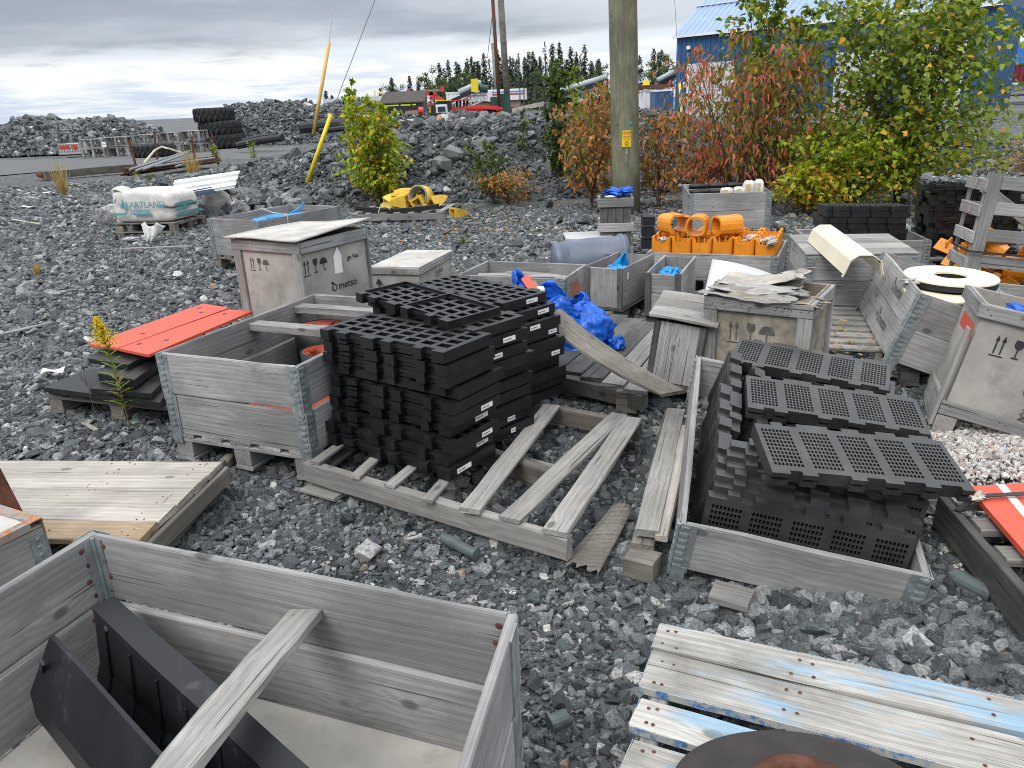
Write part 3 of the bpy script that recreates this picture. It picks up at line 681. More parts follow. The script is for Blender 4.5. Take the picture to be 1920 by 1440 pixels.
for i, (px_, py_, y, s, lb) in enumerate(((947, 241, 16.2, .30, 'pale square boulder near the top of the rock bank'), (830, 297, 14.6, .42, 'dark slab sliding down the middle of the rock bank, left of a pair'), (852, 292, 14.8, .42, 'flat grey slab on the rock bank, right of a pair'), (902, 245, 16., .26, 'pale boulder left of the squarest one on the bank'), (896, 280, 15., .26, 'brownish grey boulder in the middle of the rock bank'), (1035, 305, 14.2, .42, 'wide dark boulder beside the green sapling'), (600, 288, 14.3, .22, 'white boulder beside the lower yellow guy guard'), (624, 272, 15, .26, 'grey boulder between the yellow guards and the birch bush'))):
    q = aty(px_, py_, y); q.z = pile_z(q.x, q.y) + s * .25; boulder(lb, q, (s * 1.2, s, s * .75), 20 + i, m=STONEM, rot=(.3 * i, .2, i))
# drill core pieces lying in the gravel
for i, (a, b, r, lb) in enumerate((((832, 1008), (893, 1040), .021, 'long grey green drill core below the near pallet'), ((1030, 1358), (1062, 1345), .024, 'short drill core stub beside the front collar'), ((1788, 1080), (1862, 1118), .03, 'drill core half buried right of the single collar'), ((1828, 748), (1850, 758), .03, 'drill core stub in front of the right plywood crate'), ((1520, 1232), (1560, 1280), .022, 'drill core piece above the blue edged pallet'))):
    A, B = at(*a, .02), at(*b, .02); mb = MB(); mb.tube([A, B], r, 14); tag(mb.build('drill_core', CORE), lb, 'drill core', 'drill cores in the gravel')

# ------------------------------------------------------------------ front collars with the black trough
FY = math.atan2(at(980, 1158, .54).y - at(165, 1003, .54).y, at(980, 1158, .54).x - at(165, 1003, .54).x)
FB = at(165, 1003, .54); fyd = Vector((-math.sin(FY), math.cos(FY), 0)); FO = FB - fyd * .8; FO.z = .144
pallet('pallet under the nearest two grey collars', (FO.x, FO.y, 0), FY, 1.2, .8, WG, 'x', 5, .13)
o = link('base_sheet', None) if False else thing('base_sheet', 'sandy plywood sheet lying inside the nearest collars', 'plywood sheet', (FO.x, FO.y, .145), (0, 0, FY))
board(o, 'sheet_board', (.024, .026, 0), (1.176, .774, .009), FLOORP, 2)
fc1 = collar('lower of the two nearest grey pallet collars', (FO.x, FO.y, .156), FY, 1.2, .8, .19, WG, inner_rivets=True, t=.021, hinges=(0, 3))
u = collar('upper of the two nearest grey pallet collars, under the loose plank', (FO.x - .008, FO.y + .012, .35), FY - .008, 1.205, .81, .193, WG, inner_rivets=True, rot=(0, 0, FY - .008), t=.021, hinges=(0, 3))
for k_, (w_, d_) in ((fc1, (1.2, .8)), (u, (1.205, .81))):     # the folding joint seen from inside the back corner
    b = MB(); b.tube([(.026, d_ - .026, -.006), (.026, d_ - .026, .188)], .0055, 8); b.bx((.0215, d_ - .05, .002), (.0235, d_ - .03, .186)); b.bx((.03, d_ - .0235, .002), (.05, d_ - .0215, .186)); b.build('inner_hinge', GALV, k_)
for k_, (w_, d_) in ((fc1, (1.2, .8)), (u, (1.205, .81))):       # the right end boards have swung inwards on their hinges
    e_ = [c for c in k_.children if c.name.startswith('end_board')][-1]; e_.matrix_basis = Matrix.Translation((w_, d_, 0)) @ Matrix.Rotation(.155, 4, 'Z') @ Matrix.Translation((-w_, -d_, 0)) @ e_.matrix_basis
    b = MB(); b.bx((w_ - .004, d_ - .09, .0), (w_ + .002, d_ - .03, .19)); b.build('hinge_leaf', GALV, k_, mw=Matrix.Translation((w_, d_, 0)) @ Matrix.Rotation(.155, 4, 'Z') @ Matrix.Translation((-w_ + .0025, -d_, 0)))
o = thing('loose_plank', 'pale loose plank lying across the nearest collar', 'plank')
A = at(575, 1150, .45); B = at(300, 1478, .545)
beam(o, 'plank_board', A, B, .082, .024, WLT, seg=8, warp=.004, twist=.08)
b = MB()
for t_, s_ in ((.03, .3), (.05, -.25), (.42, .2), (.46, -.2), (.62, .25), (.66, -.1), (.85, .2)):
    q = A.lerp(B, t_); pr = Vector((-(B - A).y, (B - A).x, 0)).normalized(); b.lathe([(.0001, .001), (.006, .0005), (.007, 0)], 8, q + pr * s_ * .1 + Vector((0, 0, .0135)))
q = b.build('nail_heads', GREYM, o); q['kind'] = 'stuff'
# trough: cracked black liner with a hexagonal half-pipe section, open upwards
def trough():
    o = thing('chute_liner', 'cracked black rubber chute liner slumped in the nearest collar', 'chute liner')
    A0 = Vector((-1.123, 1.528, 0)); ax = Vector((.74, -.672, 0)); n_ = Vector((.672, .74, 0)); L = 1.02
    prof = [(-.052, .172), (-.075, .24), (-.072, .31), (-.004, .430), (.006, .428), (-.052, .30), (-.045, .20), (.0, .182), (.05, .19), (.092, .27), (.106, .405), (.110, .418), (.166, .424), (.170, .412), (.122, .400), (.106, .26), (.066, .175), (.0, .166)]
    n = 18; v = []; f = []; k = len(prof); rnd = random.Random(5)
    for i in range(n + 1):
        t = i / n; base = A0 + ax * (L * t - .0)
        for j, (s, z) in enumerate(prof):
            p = base + n_ * s + Vector((0, 0, z)) - ax * (.045 * min(1, max(0, s / .14)))
            if i == 0: p += ax * (rnd.uniform(-.006, .018) if z > .35 else rnd.uniform(0, .01))
            p.z += .003 * math.sin(9 * t + s * 20); v.append(p)
    for i in range(n):
        for j in range(k): f.append([i * k + j, i * k + (j + 1) % k, (i + 1) * k + (j + 1) % k, (i + 1) * k + j])
    f.append(list(range(k))); f.append([n * k + j for j in range(k)][::-1])
    link('trough_shell', pymesh('trough_shell', v, f), RUB, o)
    for i in range(7):
        t = (i + .6) / 7.2; base = A0 + ax * (L * t * .96); pts = []
        for s, z in ((-.04, .29), (-.038, .205), (.0, .188), (.047, .196), (.088, .27), (.102, .395)): pts.append(base + n_ * s + Vector((0, 0, z)) - ax * (.045 * min(1, max(0, s / .14))))
        MB().tube(pts, .0035, 5).build('rib', RUB, o)
    for s, t in ((-.03, .02), (.116, .01)): b = MB(); b.box(A0 + n_ * (s - .012) + ax * (.03 + t) + Vector((0, 0, .385)), (.05, .006, .014), Matrix((ax, n_, Vector((0, 0, 1)))).transposed() @ Matrix.Rotation(-.9, 3, 'Y')); b.build('slot', BLKM, o)
    return o
trough()

# ------------------------------------------------------------------ bottom right: blue edged pallet with a brake-like rubber disc
def blue_pallet():
    o = thing('wooden_pallet', 'bleached pallet with blue painted edges in the bottom right corner', 'pallet')
    z = .14
    def bd(a, b, c, d, var, m=WBL):
        A = at(*a, z); B = at(*b, z); C = at(*c, z); D = at(*d, z)            # A,B upper edge left/right; D,C lower edge left/right
        mid0 = (A + D) / 2; mid1 = (B + C) / 2; w = (A - D).length * .985
        q = beam(o, 'deck_board', mid0, mid1, w, .026, m, seg=6, var=var, warp=-.002)
        yv = Vector((0, 0, 1)).cross((mid1 - mid0).normalized())
        e = MB(); dr = (mid1 - mid0).normalized()
        x0 = mid0 - dr * .0015; e.bar(x0 - yv * w * .47, x0 + yv * w * .47, .023, .002, up=dr); s_ = e.build('painted_end', BLUEP, o)
        return mid0, mid1, w, yv
    edges = [((1240, 1172), (1930, 1318)), ((1226, 1205), (1960, 1395))]
    B1 = bd((1238, 1174), (2050, 1345), (2040, 1408), (1222, 1222), 1)
    B2 = bd((1221, 1224), (2040, 1411), (2000, 1508), (1202, 1294), 2)
    B3 = bd((1198, 1312), (1990, 1530), (1960, 1610), (1184, 1368), 3)
    B4 = bd((1182, 1388), (1960, 1640), (1930, 1740), (1166, 1462), 4)
    # blue paint along the edge of the top board and beneath the second one
    for (m0, m1, w, yv), s_, t0, t1, zz_ in ((B1, .5, .0, .62, 0), (B1, .5, .62, 1., 0), (B2, -.5, .0, 1., 0), (B3, -.5, 0, 1, 0)):
        e = MB(); a = m0.lerp(m1, t0) + yv * w * s_ ; b_ = m0.lerp(m1, t1) + yv * w * s_
        e.bar(a + yv * (.0008 if s_ > 0 else -.0008), b_ + yv * (.0008 if s_ > 0 else -.0008), .002, .021); e.build('painted_edge', BLUEP, o)
    for t_ in (.045, .5, .93):
        a = B1[0].lerp(B1[1], t_); b_ = B4[0].lerp(B4[1], t_); dz = Vector((0, 0, -.065)); beam(o, 'stringer', a + dz, b_ + dz, .045, .1, WG, var=int(t_ * 10))
    b = MB(); rnd = random.Random(3)
    for (m0, m1, w, yv) in (B1, B2, B3, B4):
        for t_ in (.03, .06, .36, .40, .8):
            for s_ in (-.27, .22):
                q = m0.lerp(m1, t_ + rnd.uniform(-.012, .012)) + yv * w * (s_ + rnd.uniform(-.08, .08)); b.lathe([(.0001, .0015), (.0035, .001), (.005, 0)], 8, q + Vector((0, 0, .0132)))
    q = b.build('nail_heads', RUST, o); q['kind'] = 'stuff'
    return B3
blue_pallet()
def disc():
    c = at(1506, 1520, .20)
    o = thing('rubber_disc', 'dark rubber lined disc with rusty hub on the blue edged pallet', 'disc', c, (math.radians(-16), 0, 0))
    R = .262; MB().lathe([(.09, .0), (R, .0), (R + .004, .008), (R, .026), (R - .03, .034), (.13, .042), (.09, .035)], 96, close=True).build('disc_plate', plain('worn_brown_rubber', (.04, .034, .034), .7, var=.2, vs=8, bump=.6, bs=220, spec=.3), o, smooth=False)
    MB().lathe([(.062, .0), (.106, .0), (.106, .052), (.100, .062), (.078, .066), (.066, .060), (.062, .045)], 56, close=True).build('hub', RUST, o, smooth=True)
    MB().lathe([(.02, .0), (.064, .0), (.064, .048), (.05, .056), (.03, .05), (.02, .03)], 32, close=True).build('hub_core', plain('sandy_cast_core', (.36, .27, .18), .85, var=.2, bump=.3), o)
    for i in range(6):
        a = i * math.pi / 3 + .52; MB().lathe([(.0001, .0575), (.008, .0575), (.010, .056)], 12, (.049 * math.cos(a), .049 * math.sin(a), 0)).build('bolt_hole', BLKM, o)
    for i in range(3):
        a = i * 2 * math.pi / 3 + 1.57; MB().lathe([(.0001, .0585), (.015, .0583), (.017, .055)], 14, (.032 * math.cos(a), .032 * math.sin(a), -.003)).build('core_recess', BLKM, o)
    b = MB(); b.bx((.0, R - .008, .004), (.06, R + .010, .022)); b.build('locating_tab', BLKD, o)
disc()

# ------------------------------------------------------------------ left: plank deck, side rail, crate with rusty metal edging
def deck():
    o = thing('plank_deck', 'pale bleached plank lid lying flat on the left', 'wooden lid')
    z = .15; TL, TR, BR = at(20, 868, z), at(418, 870, z), at(262, 1018, z); x = (TR - TL); L = x.length; x.normalize(); y = (BR - TR)
    D = y.length; n = 5; ws = [.21, .19, .2, .2, .2]; t = 0; L2 = L + .55
    for i in range(n):
        a = TR + y * (t + ws[i] / 2); t += ws[i]; w = D * ws[i] * abs(y.normalized().dot(Vector((-x.y, x.x, 0)))) * .985
        beam(o, 'deck_board', a - x * L2, a, w, .028, WP if i < 4 else WT, seg=4, var=i)
    a = TR - Vector((0, 0, .055)); beam(o, 'edge_board', TR + Vector((.012, 0, -.05)) - y * .0, BR + Vector((.012, 0, -.05)), .022, .075, WEND, up=(0, 0, 1))
    beam(o, 'cross_batten', TR + Vector((-.08, -.02, -.07)), BR + Vector((-.08, 0, -.07)), .07, .07, WEND)
    beam(o, 'cross_batten', TR + Vector((-.95, -.02, -.07)), BR + Vector((-.95, 0.02, -.07)), .07, .07, WEND)
    b = MB(); rnd = random.Random(1)
    for i in range(60):
        q = TR - x * rnd.choice((.06, .09, .42, .46, .8)) * rnd.uniform(.9, 1.1) + y * rnd.uniform(.03, .97); b.lathe([(.0001, .001), (.0035, .0008), (.004, 0)], 6, q + Vector((0, 0, .0145)))
    q = b.build('nail_heads', RUST, o); q['kind'] = 'stuff'
    o = thing('timber_rail', 'grey timber rail lying along the right end of the plank lid', 'timber')
    beam(o, 'rail_board', at(424, 880, .09), at(292, 1026, .07), .03, .1, WEND, seg=4, twist=.15)
    o = thing('timber_rail', 'brown edged batten on the gravel beside the plank lid', 'timber')
    beam(o, 'rail_board', at(414, 872, .02) + Vector((.02, .08, .0)), at(300, 1000, .02) + Vector((.0, .05, 0)), .05, .04, WEND)
deck()
def rusty_crate():
    H = .385; P = at(76, 972, H + .02); Q = at(0, 1009, H + .02); yaw = math.atan2(P.y - Q.y, P.x - Q.x); c = Vector((P.x, P.y, 0)); W = .7; D = .5
    o = thing('wooden_crate', 'small crate with rusty metal edging on the left edge', 'crate', c, (0, 0, yaw))
    # local: the corner nearest the middle of the yard is at the origin; the crate runs to -x and +y
    board(o, 'side_board', (-W, 0, 0), (-.002, .02, H), WLT, 2); board(o, 'side_board', (-W, D - .02, 0), (-.002, D, H), WT, 2, var=1)
    board(o, 'end_board', (-.022, .021, 0), (-.002, D - .021, H), WT, 2, var=2)
    board(o, 'lid_board', (-W, .03, H + .001), (-.03, .2, H + .018), PLYL, 2); board(o, 'lid_board', (-W, .204, H + .001), (-.03, D - .03, H + .018), PLYL, 2, var=2)
    b = MB(); b.bx((-.035, -.003, H + .019), (.003, D + .003, H + .022)); b.bx((.0005, -.003, H - .03), (.0035, D + .003, H + .0185)); b.bx((-W, -.0035, H - .002), (-.036, .028, H + .0225)); b.build('metal_edge', RUSTO, o)
    b = MB(); b.bx((-.05, -.003, 0), (.003, -.0005, H - .031)); b.bx((.0005, .0, 0), (.003, .05, H - .031)); b.build('corner_strip', GALV, o)
    b = MB()
    for i in range(13): b.lathe([(.0001, .003), (.006, .002), (.0075, 0)], 8, (-.026, -.003, .02 + i * .027), R=Matrix.Rotation(math.radians(90), 3, 'X'))
    q = b.build('rivets', GALV, o); q['kind'] = 'stuff'
    lettering(o, 'metso', .075, (-.14, -.0008, .13), (1, 0, 0), (0, -1, 0), INKF); logo(o, .045, (-.30, -.0008, .115), (1, 0, 0), (0, -1, 0), INKF)
    # brown steel plate standing behind it
    a = at(-30, 960, .35); b_ = at(38, 962, .30); s = thing('steel_plate', 'brown rusty steel plate standing upright at the left edge', 'steel plate', (b_.x, b_.y + .04, .16))
    mb = MB(); mb.add([(-.5, 0, 0), (0.0, 0, 0), (-.075, .02, .30), (-.5, .02, .36), (-.5, .008, 0), (0, .008, 0), (-.075, .028, .30), (-.5, .028, .36)], [[0, 1, 2, 3], [7, 6, 5, 4], [0, 4, 5, 1], [1, 5, 6, 2], [2, 6, 7, 3], [3, 7, 4, 0]]); mb.build('plate', RUST, s)
rusty_crate()

# ------------------------------------------------------------------ moulded panels
def grid_bp(n, pitch, hole, start):
    q = []
    for i in range(n): q += [start + i * pitch, start + i * pitch + hole]
    return q
PL, PW, PT = .72, .275, .052
def coarse_panel(framed=False):
    hx, hy = .061, .040; sx = grid_bp(8, .0862, hx, .028); sy = grid_bp(4, .0605, hy, .027)
    lug = [(.0, .055), (.105, .165), (.255, .33), (.375, .43), (.555, .60), (.655, .72)]
    xs = sorted(set([0, PL] + sx + [v for p in lug for v in p])); ys = sorted(set([-.028, -.008, 0, PW, PW + .008, PW + .022] + sy)); zs = [0, .012, .022, .034, PT - .005]
    def inl(x, sh=0): return any(a + sh < x < b + sh for a, b in lug)
    def solid(x, y, z):
        if 0 < y < PW:
            for i in range(8):
                if sx[2 * i] < x < sx[2 * i + 1]:
                    for j in range(4):
                        if sy[2 * j] < y < sy[2 * j + 1]: return False
            if framed and z > .034:                      # recessed grid inside a raised rim, two bays
                if .012 < x < PL * .5 - .006 and .012 < y < PW - .012: return False
                if PL * .5 + .006 < x < PL - .012 and .012 < y < PW - .012: return False
            return True
        o = y < 0; d = -y if o else y - PW; l = inl(x)
        if o:
            if l: return not (.012 < z < .022 and .105 < x < .165)
            return d < .008 and .022 < z < .034 and not (.165 < x < .255 and False)
        if x < .03 or x > PL - .03: return False
        return (not l) and (z > .012) if d < .022 else False
    if framed:
        xs = sorted(set(xs + [.012, PL * .5 - .006, PL * .5 + .006, PL - .012])); ys = sorted(set(ys + [.012, PW - .012]))
    me = voxel(xs, ys, zs, solid); me.name = 'grid_plate'; me.materials.append(BLKD); return me
def fine_panel(L=.66, W=.246, T=.048):
    xs = [0]; s = L / 5
    for k in range(5):
        for i in range(8): a = k * s + .017 + i * (s - .030) / 8; xs += [a, a + (s - .030) / 8 * .66]
    xs.append(L); ny = 10; ys = [-.018, 0]; p = (W - .044) / ny
    for j in range(ny): a = .024 + j * p; ys += [a, a + p * .68]
    ys += [W, W + .018]; hxs = xs[1:-1]; hys = ys[2:-2]
    lug = [(.0, .06), (.10, .15), (.26, .31), (.37, .43), (.50, .55), (.62, .66)]
    xs = sorted(set([round(v, 5) for v in xs + [v for q in lug for v in q]]))
    xs = [xs[0]] + [b for a, b in zip(xs, xs[1:]) if b - a > .0006]
    def solid(x, y, z):
        if 0 < y < W:
            for i in range(0, len(hxs), 2):
                if hxs[i] < x < hxs[i + 1]:
                    for j in range(0, len(hys), 2):
                        if hys[j] < y < hys[j + 1]: return False
            return True
        l = any(a < x < b for a, b in lug)
        return (l if y < 0 else not l) and not (.018 < z < .03 and l)
    me = voxel(xs, ys, [0, .018, .03, T], solid); me.name = 'grid_plate'; me.materials.append(BLKT); return me
COARSE, FRAMED, FINE = coarse_panel(), coarse_panel(True), fine_panel()
_lm = None
def panel(me, label, loc, R, group, sticker=None, cat='screen panel', size=(PL, PW, PT), text=None):
    o = thing('screen_panel', label, cat, loc, R.to_euler(), group)
    link('grid_plate', me, None, o)
    if sticker is not None:
        x, L, y0 = sticker[0], sticker[1], size[0]
        b = MB(); b.add([(y0 + .0012, x, .012), (y0 + .0012, x + L, .012), (y0 + .0012, x + L, .034), (y0 + .0012, x, .034)], [[0, 1, 2, 3]])
        q = b.build('paper_label', PAPER, o)
        b = MB()
        for i in range(5): b.bx((y0 + .0016, x + .008 + i * .009, .02), (y0 + .0019, x + .014 + i * .009, .025))
        b.build('print', INKF, q)
    return o
def stack(nm, top_loc, yaw, n, seed, stickers, z0=.15, top=None, jit=.02, lab='', shift=None):
    rnd = random.Random(seed); top_z = top_loc[2]; dz = (top_z - z0) / n
    for i in range(n):
        k = n - 1 - i; a = yaw + rnd.uniform(-.02, .02)
        dx = rnd.uniform(-jit, jit) * (1.5 if i > 2 else .3); dy = rnd.uniform(-jit, jit) * .6 * (1 if i > 3 else .15)
        if shift: sx, sy = shift(i, n); dx += sx; dy += sy
        R = rotm(a, rnd.uniform(-.004, .004), rnd.uniform(-.004, .004)); c = R @ Vector((dx, dy, 0))
        st = stickers.get(i)
        lb = '%s panel of the %s' % (ORD[i] if i < n - 1 else 'lowest', nm)
        if st: lb += ', with a paper label'
        pos = Vector((top_loc[0] + c.x, top_loc[1] + c.y, top_z - (i + 1) * dz))
        if i in (3, 5, 8) and not st: pos = pos + R @ Vector((PL, PW, 0)); R = R @ Matrix.Rotation(math.pi, 3, 'Z')
        panel(top[0] if (top and i == 0) else COARSE, lb, pos, R, 'coarse black screen panels on the broken pallet', st)
ORD = ['top', 'second', 'third', 'fourth', 'fifth', 'sixth', 'seventh', 'eighth', 'ninth', 'tenth', 'eleventh', 'twelfth', 'thirteenth', 'fourteenth', 'fifteenth', 'sixteenth']
stack('near left stack of coarse black screen panels', (-.811, 3.283, .675), -.640, 10, 4, {5: (.15, .075), 6: (.13, .085), 7: (.15, .07), 8: (.16, .08), 9: (.02, .09)}, lab='a', shift=lambda i, n: (0 if i < 4 else .012, -.0 if i < 7 else -.05 if i > 7 else -.03))
stack('middle stack of coarse black screen panels', (-.70, 3.70, .680), -.79, 10, 7, {1: (.12, .075), 2: (.06, .06), 8: (.12, .05), 9: (.12, .03)}, lab='b', shift=lambda i, n: (.12 - .0 * i, .0) if i else (.10, .0))
stack('far stack of coarse black screen panels', (-.50, 4.13, .672), -.81, 10, 9, {0: (.13, .08), 1: (.15, .08), 2: (.06, .07), 3: (.2, .06), 5: (.18, .06)}, lab='c', shift=lambda i, n: (.0 + .05 * min(i, 2), .0))
panel(FRAMED, 'tilted black panel with two framed bays lying on the middle stack', (-.722, 3.706, .684), rotm(-.838, .034, .009), 'coarse black screen panels on the broken pallet')
# broken pallet under the stacks, its deck boards splayed
o = thing('wooden_pallet', 'broken pallet with splayed deck boards under the black panel stacks', 'pallet', (0, 0, 0))
def ab(px, py, z): return at(px, py, z)
beam(o, 'stringer', at(577, 882, .085), at(1068, 1028, .085), .042, .09, WLT, seg=8, var=1)
beam(o, 'stringer', at(860, 835, .075), at(985, 890, .075) + Vector((.1, -.06, 0)), .042, .09, WEND, seg=4, var=2)
beam(o, 'stringer', at(950, 758, .085), at(1200, 808, .085), .042, .09, WEND, seg=4, var=3)
beam(o, 'skid_board', at(577, 912, .012), at(640, 930, .012), .09, .018, WLT)
for i, (a, b_, w, lb) in enumerate((((880, 958), (1034, 762), .085, 0), ((955, 975), (1162, 778), .085, 1), ((1040, 1000), (1186, 785), .095, 2))):
    beam(o, 'deck_board', at(*a, .145), at(*b_, .145), w, .02, WLT, seg=6, var=5 + i, warp=.002)
beam(o, 'skid_board', at(905, 840, .04), at(1090, 890, .04), .03, .018, WLT, var=9)
for i, (a, b_) in enumerate((((590, 868), (700, 790)), ((665, 895), (770, 800)), ((730, 912), (830, 830)), ((800, 940), (880, 850)))):
    beam(o, 'deck_board', at(*a, .14), at(*b_, .14), .05, .016, WLT, var=i)

# ------------------------------------------------------------------ middle collars with cross planks and red lined pipes
MX, MY, MYAW = -1.638, 3.431, -.411
pallet('pallet under the two grey collars beside the black panels', (MX, MY, 0), MYAW, .8, 1.2, WG, 'y', 5, .12)
collar('lower grey pallet collar beside the black panels', (MX, MY, .146), MYAW, .8, 1.2, .195, WG, rot=eul(MYAW, .012, 0))
collar('upper grey pallet collar beside the black panels, under two cross planks', (MX - .006, MY + .004, .344), MYAW, .8, 1.2, .198, WG, rot=eul(MYAW, -.004, 0))
Rm_ = Matrix.Rotation(MYAW, 3, 'Z'); mo = Vector((MX, MY, 0))
for (y, lb, zz_) in ((.40, 'nearer grey plank laid across the middle collar', .50), (.76, 'farther grey plank laid across the middle collar', .50)):
    a = at(475, 610, .50) if y < .5 else at(550, 577, .5)
    d = Rm_ @ Vector((1, .0, 0)); o = thing('cross_plank', lb, 'plank', group='planks across the middle collar')
    beam(o, 'plank_board', a, a + d * .72 + Vector((0, .0, 0)), .085, .04, WG, seg=3, var=int(y * 10))
def pipe(label, loc, r, L, rot):
    o = thing('lined_pipe', label, 'pipe', loc, rot, 'red lined black pipes in the middle collar')
    MB().lathe([(r - .012, 0), (r, 0), (r, L), (r - .012, L)], 36, close=True).build('outer_hose', RUB, o, True)
    MB().lathe([(r - .02, .004), (r - .013, .004), (r - .013, L - .002), (r - .02, L - .004)], 36, close=True).build('liner', LINER, o, True)
    b = MB()
    for k in range(6):
        a = k * math.pi / 3; b.lathe([(.006, 0), (.015, 0), (.015, .012), (.006, .012)], 10, ((r - .032) * math.cos(a), (r - .032) * math.sin(a), L - .02), close=True)
    b.build('bolt_lug', LINER, o)
p1 = at(606, 655, .43); pipe('nearer red lined black pipe standing in the middle collar', (p1.x, p1.y, .165), .115, .265, (0, 0, .4))
p2 = at(598, 612, .43); pipe('farther red lined black pipe standing in the middle collar', (p2.x, p2.y, .165), .14, .27, (0, 0, .1))
o = thing('rubber_mat', 'black rubber mat lining the bottom of the middle collar', 'mat', (MX, MY, .147), (0, 0, MYAW)); MB().bx((.03, .03, 0), (.77, 1.17, .012)).build('mat', RUB, o)
o = thing('liner_plate', 'dark red plate lying in the middle collar', 'plate', (MX, MY, .16), (0, 0, MYAW)); MB().bx((.25, .2, 0), (.74, .5, .06)).build('plate', LINER, o)

# ------------------------------------------------------------------ red and black plates on a pallet, goldenrod
PY = math.radians(-20)
pallet('low old pallet under the red and black plates', (at(88, 742, .10).x, at(88, 742, .10).y, 0), PY, 1.0, 1.1, WEND, 'y', 6, .12, h=.125)
def plate(name, label, corners, z, th, m, holes, cat, group=None):
    P = [at(*c, z) for c in corners]; c = sum(P, Vector()) / 4; o = thing(name, label, cat, (c.x, c.y, z), group=group)
    ux = (P[1] - P[0]).normalized(); uy = (P[3] - P[0])
    b = MB(); q = [p - Vector((c.x, c.y, z)) for p in P]
    b.add([Vector((p.x, p.y, 0)) for p in q] + [Vector((p.x, p.y, -th)) for p in q], [[0, 1, 2, 3], [7, 6, 5, 4], [0, 4, 5, 1], [1, 5, 6, 2], [2, 6, 7, 3], [3, 7, 4, 0]])
    b.build('plate_body', m, o)
    for s, t in holes:
        h = (q[0] * (1 - s) + q[1] * s) * (1 - t) + (q[3] * (1 - s) + q[2] * s) * t
        MB().lathe([(.0001, .0012), (.014, .0012), (.016, .0002)], 16, (h.x, h.y, 0)).build('bolt_hole', BLKM, o)
    return o
plate('black_plate', 'large thick black plate at the bottom of the plate pile', [(80, 726), (300, 755), (330, 700), (165, 692)], .17, .028, BLK, [(.25, .35)], 'plate', 'black rubber plates on the old pallet')
plate('black_plate', 'black plate lying second from the bottom of the pile', [(90, 733), (305, 757), (335, 700), (185, 695)], .142, .02, BLK, [], 'plate', 'black rubber plates on the old pallet')
plate('black_plate', 'medium black plate with a bolt hole below the pale smudge', [(168, 728), (283, 738), (330, 690), (240, 684)], .205, .03, BLK, [(.75, .35)], 'plate', 'black rubber plates on the old pallet')
plate('black_plate', 'smaller black plate with a pale smudge on the pile', [(183, 700), (252, 712), (312, 668), (225, 660)], .26, .045, BLKD, [(.55, .6)], 'plate', 'black rubber plates on the old pallet')
plate('black_plate', 'topmost black plate just under the red plates', [(165, 672), (240, 684), (305, 648), (210, 640)], .29, .028, BLK, [(.7, .2)], 'plate', 'black rubber plates on the old pallet')
plate('red_plate', 'longer orange red plate with bolt holes, behind its neighbour', [(168, 645), (222, 652), (430, 577), (380, 569)], .335, .016, RED, [(.62, .28), (.25, .9), (.62, .82)], 'plate', 'orange red plates')
plate('red_plate', 'orange red plate with bolt holes, nearer the camera', [(222, 653), (278, 665), (474, 583), (428, 580)], .335, .016, RED, [(.2, .12), (.6, .25), (.3, .88)], 'plate', 'orange red plates')
def leaf_faces(V, F, T, p, d, n, L, W, tone, fold=.25, droop=.2):
    """one leaf: an oval of six triangles folded along the midrib"""
    d = d.normalized(); s = d.cross(n); s = s.normalized() if s.length > 1e-6 else d.orthogonal().normalized(); n = s.cross(d)
    b = len(V)
    m_ = p + d * L * .45 - n * L * droop * .2
    V += [p, p + d * L * .22 + s * W * .44 + n * W * fold, p + d * L * .6 + s * W * .42 + n * W * fold - n * L * droop * .35, p + d * L - n * L * droop, p + d * L * .6 - s * W * .42 + n * W * fold - n * L * droop * .35, p + d * L * .22 - s * W * .44 + n * W * fold, m_]
    F += [[b + i, b + (i + 1) % 6, b + 6] for i in range(6)]; T += [tone] * 6
def leaf_obj(name, m, parent, V, F, T, stuff=True):
    me = bpy.data.meshes.new(name); n = len(V); nf = len(F)
    me.vertices.add(n); me.vertices.foreach_set('co', np.array([tuple(v) for v in V], dtype=np.float32).ravel())
    me.loops.add(nf * 3); me.polygons.add(nf); me.loops.foreach_set('vertex_index', np.array(F, dtype=np.int32).ravel())
    me.polygons.foreach_set('loop_start', np.arange(0, nf * 3, 3, dtype=np.int32))
    me.update(); a = me.attributes.new('tone', 'FLOAT', 'FACE'); a.data.foreach_set('value', np.array(T, dtype=np.float32))
    o = link(name, me, m, parent)
    if stuff: o['kind'] = 'stuff'
    return o
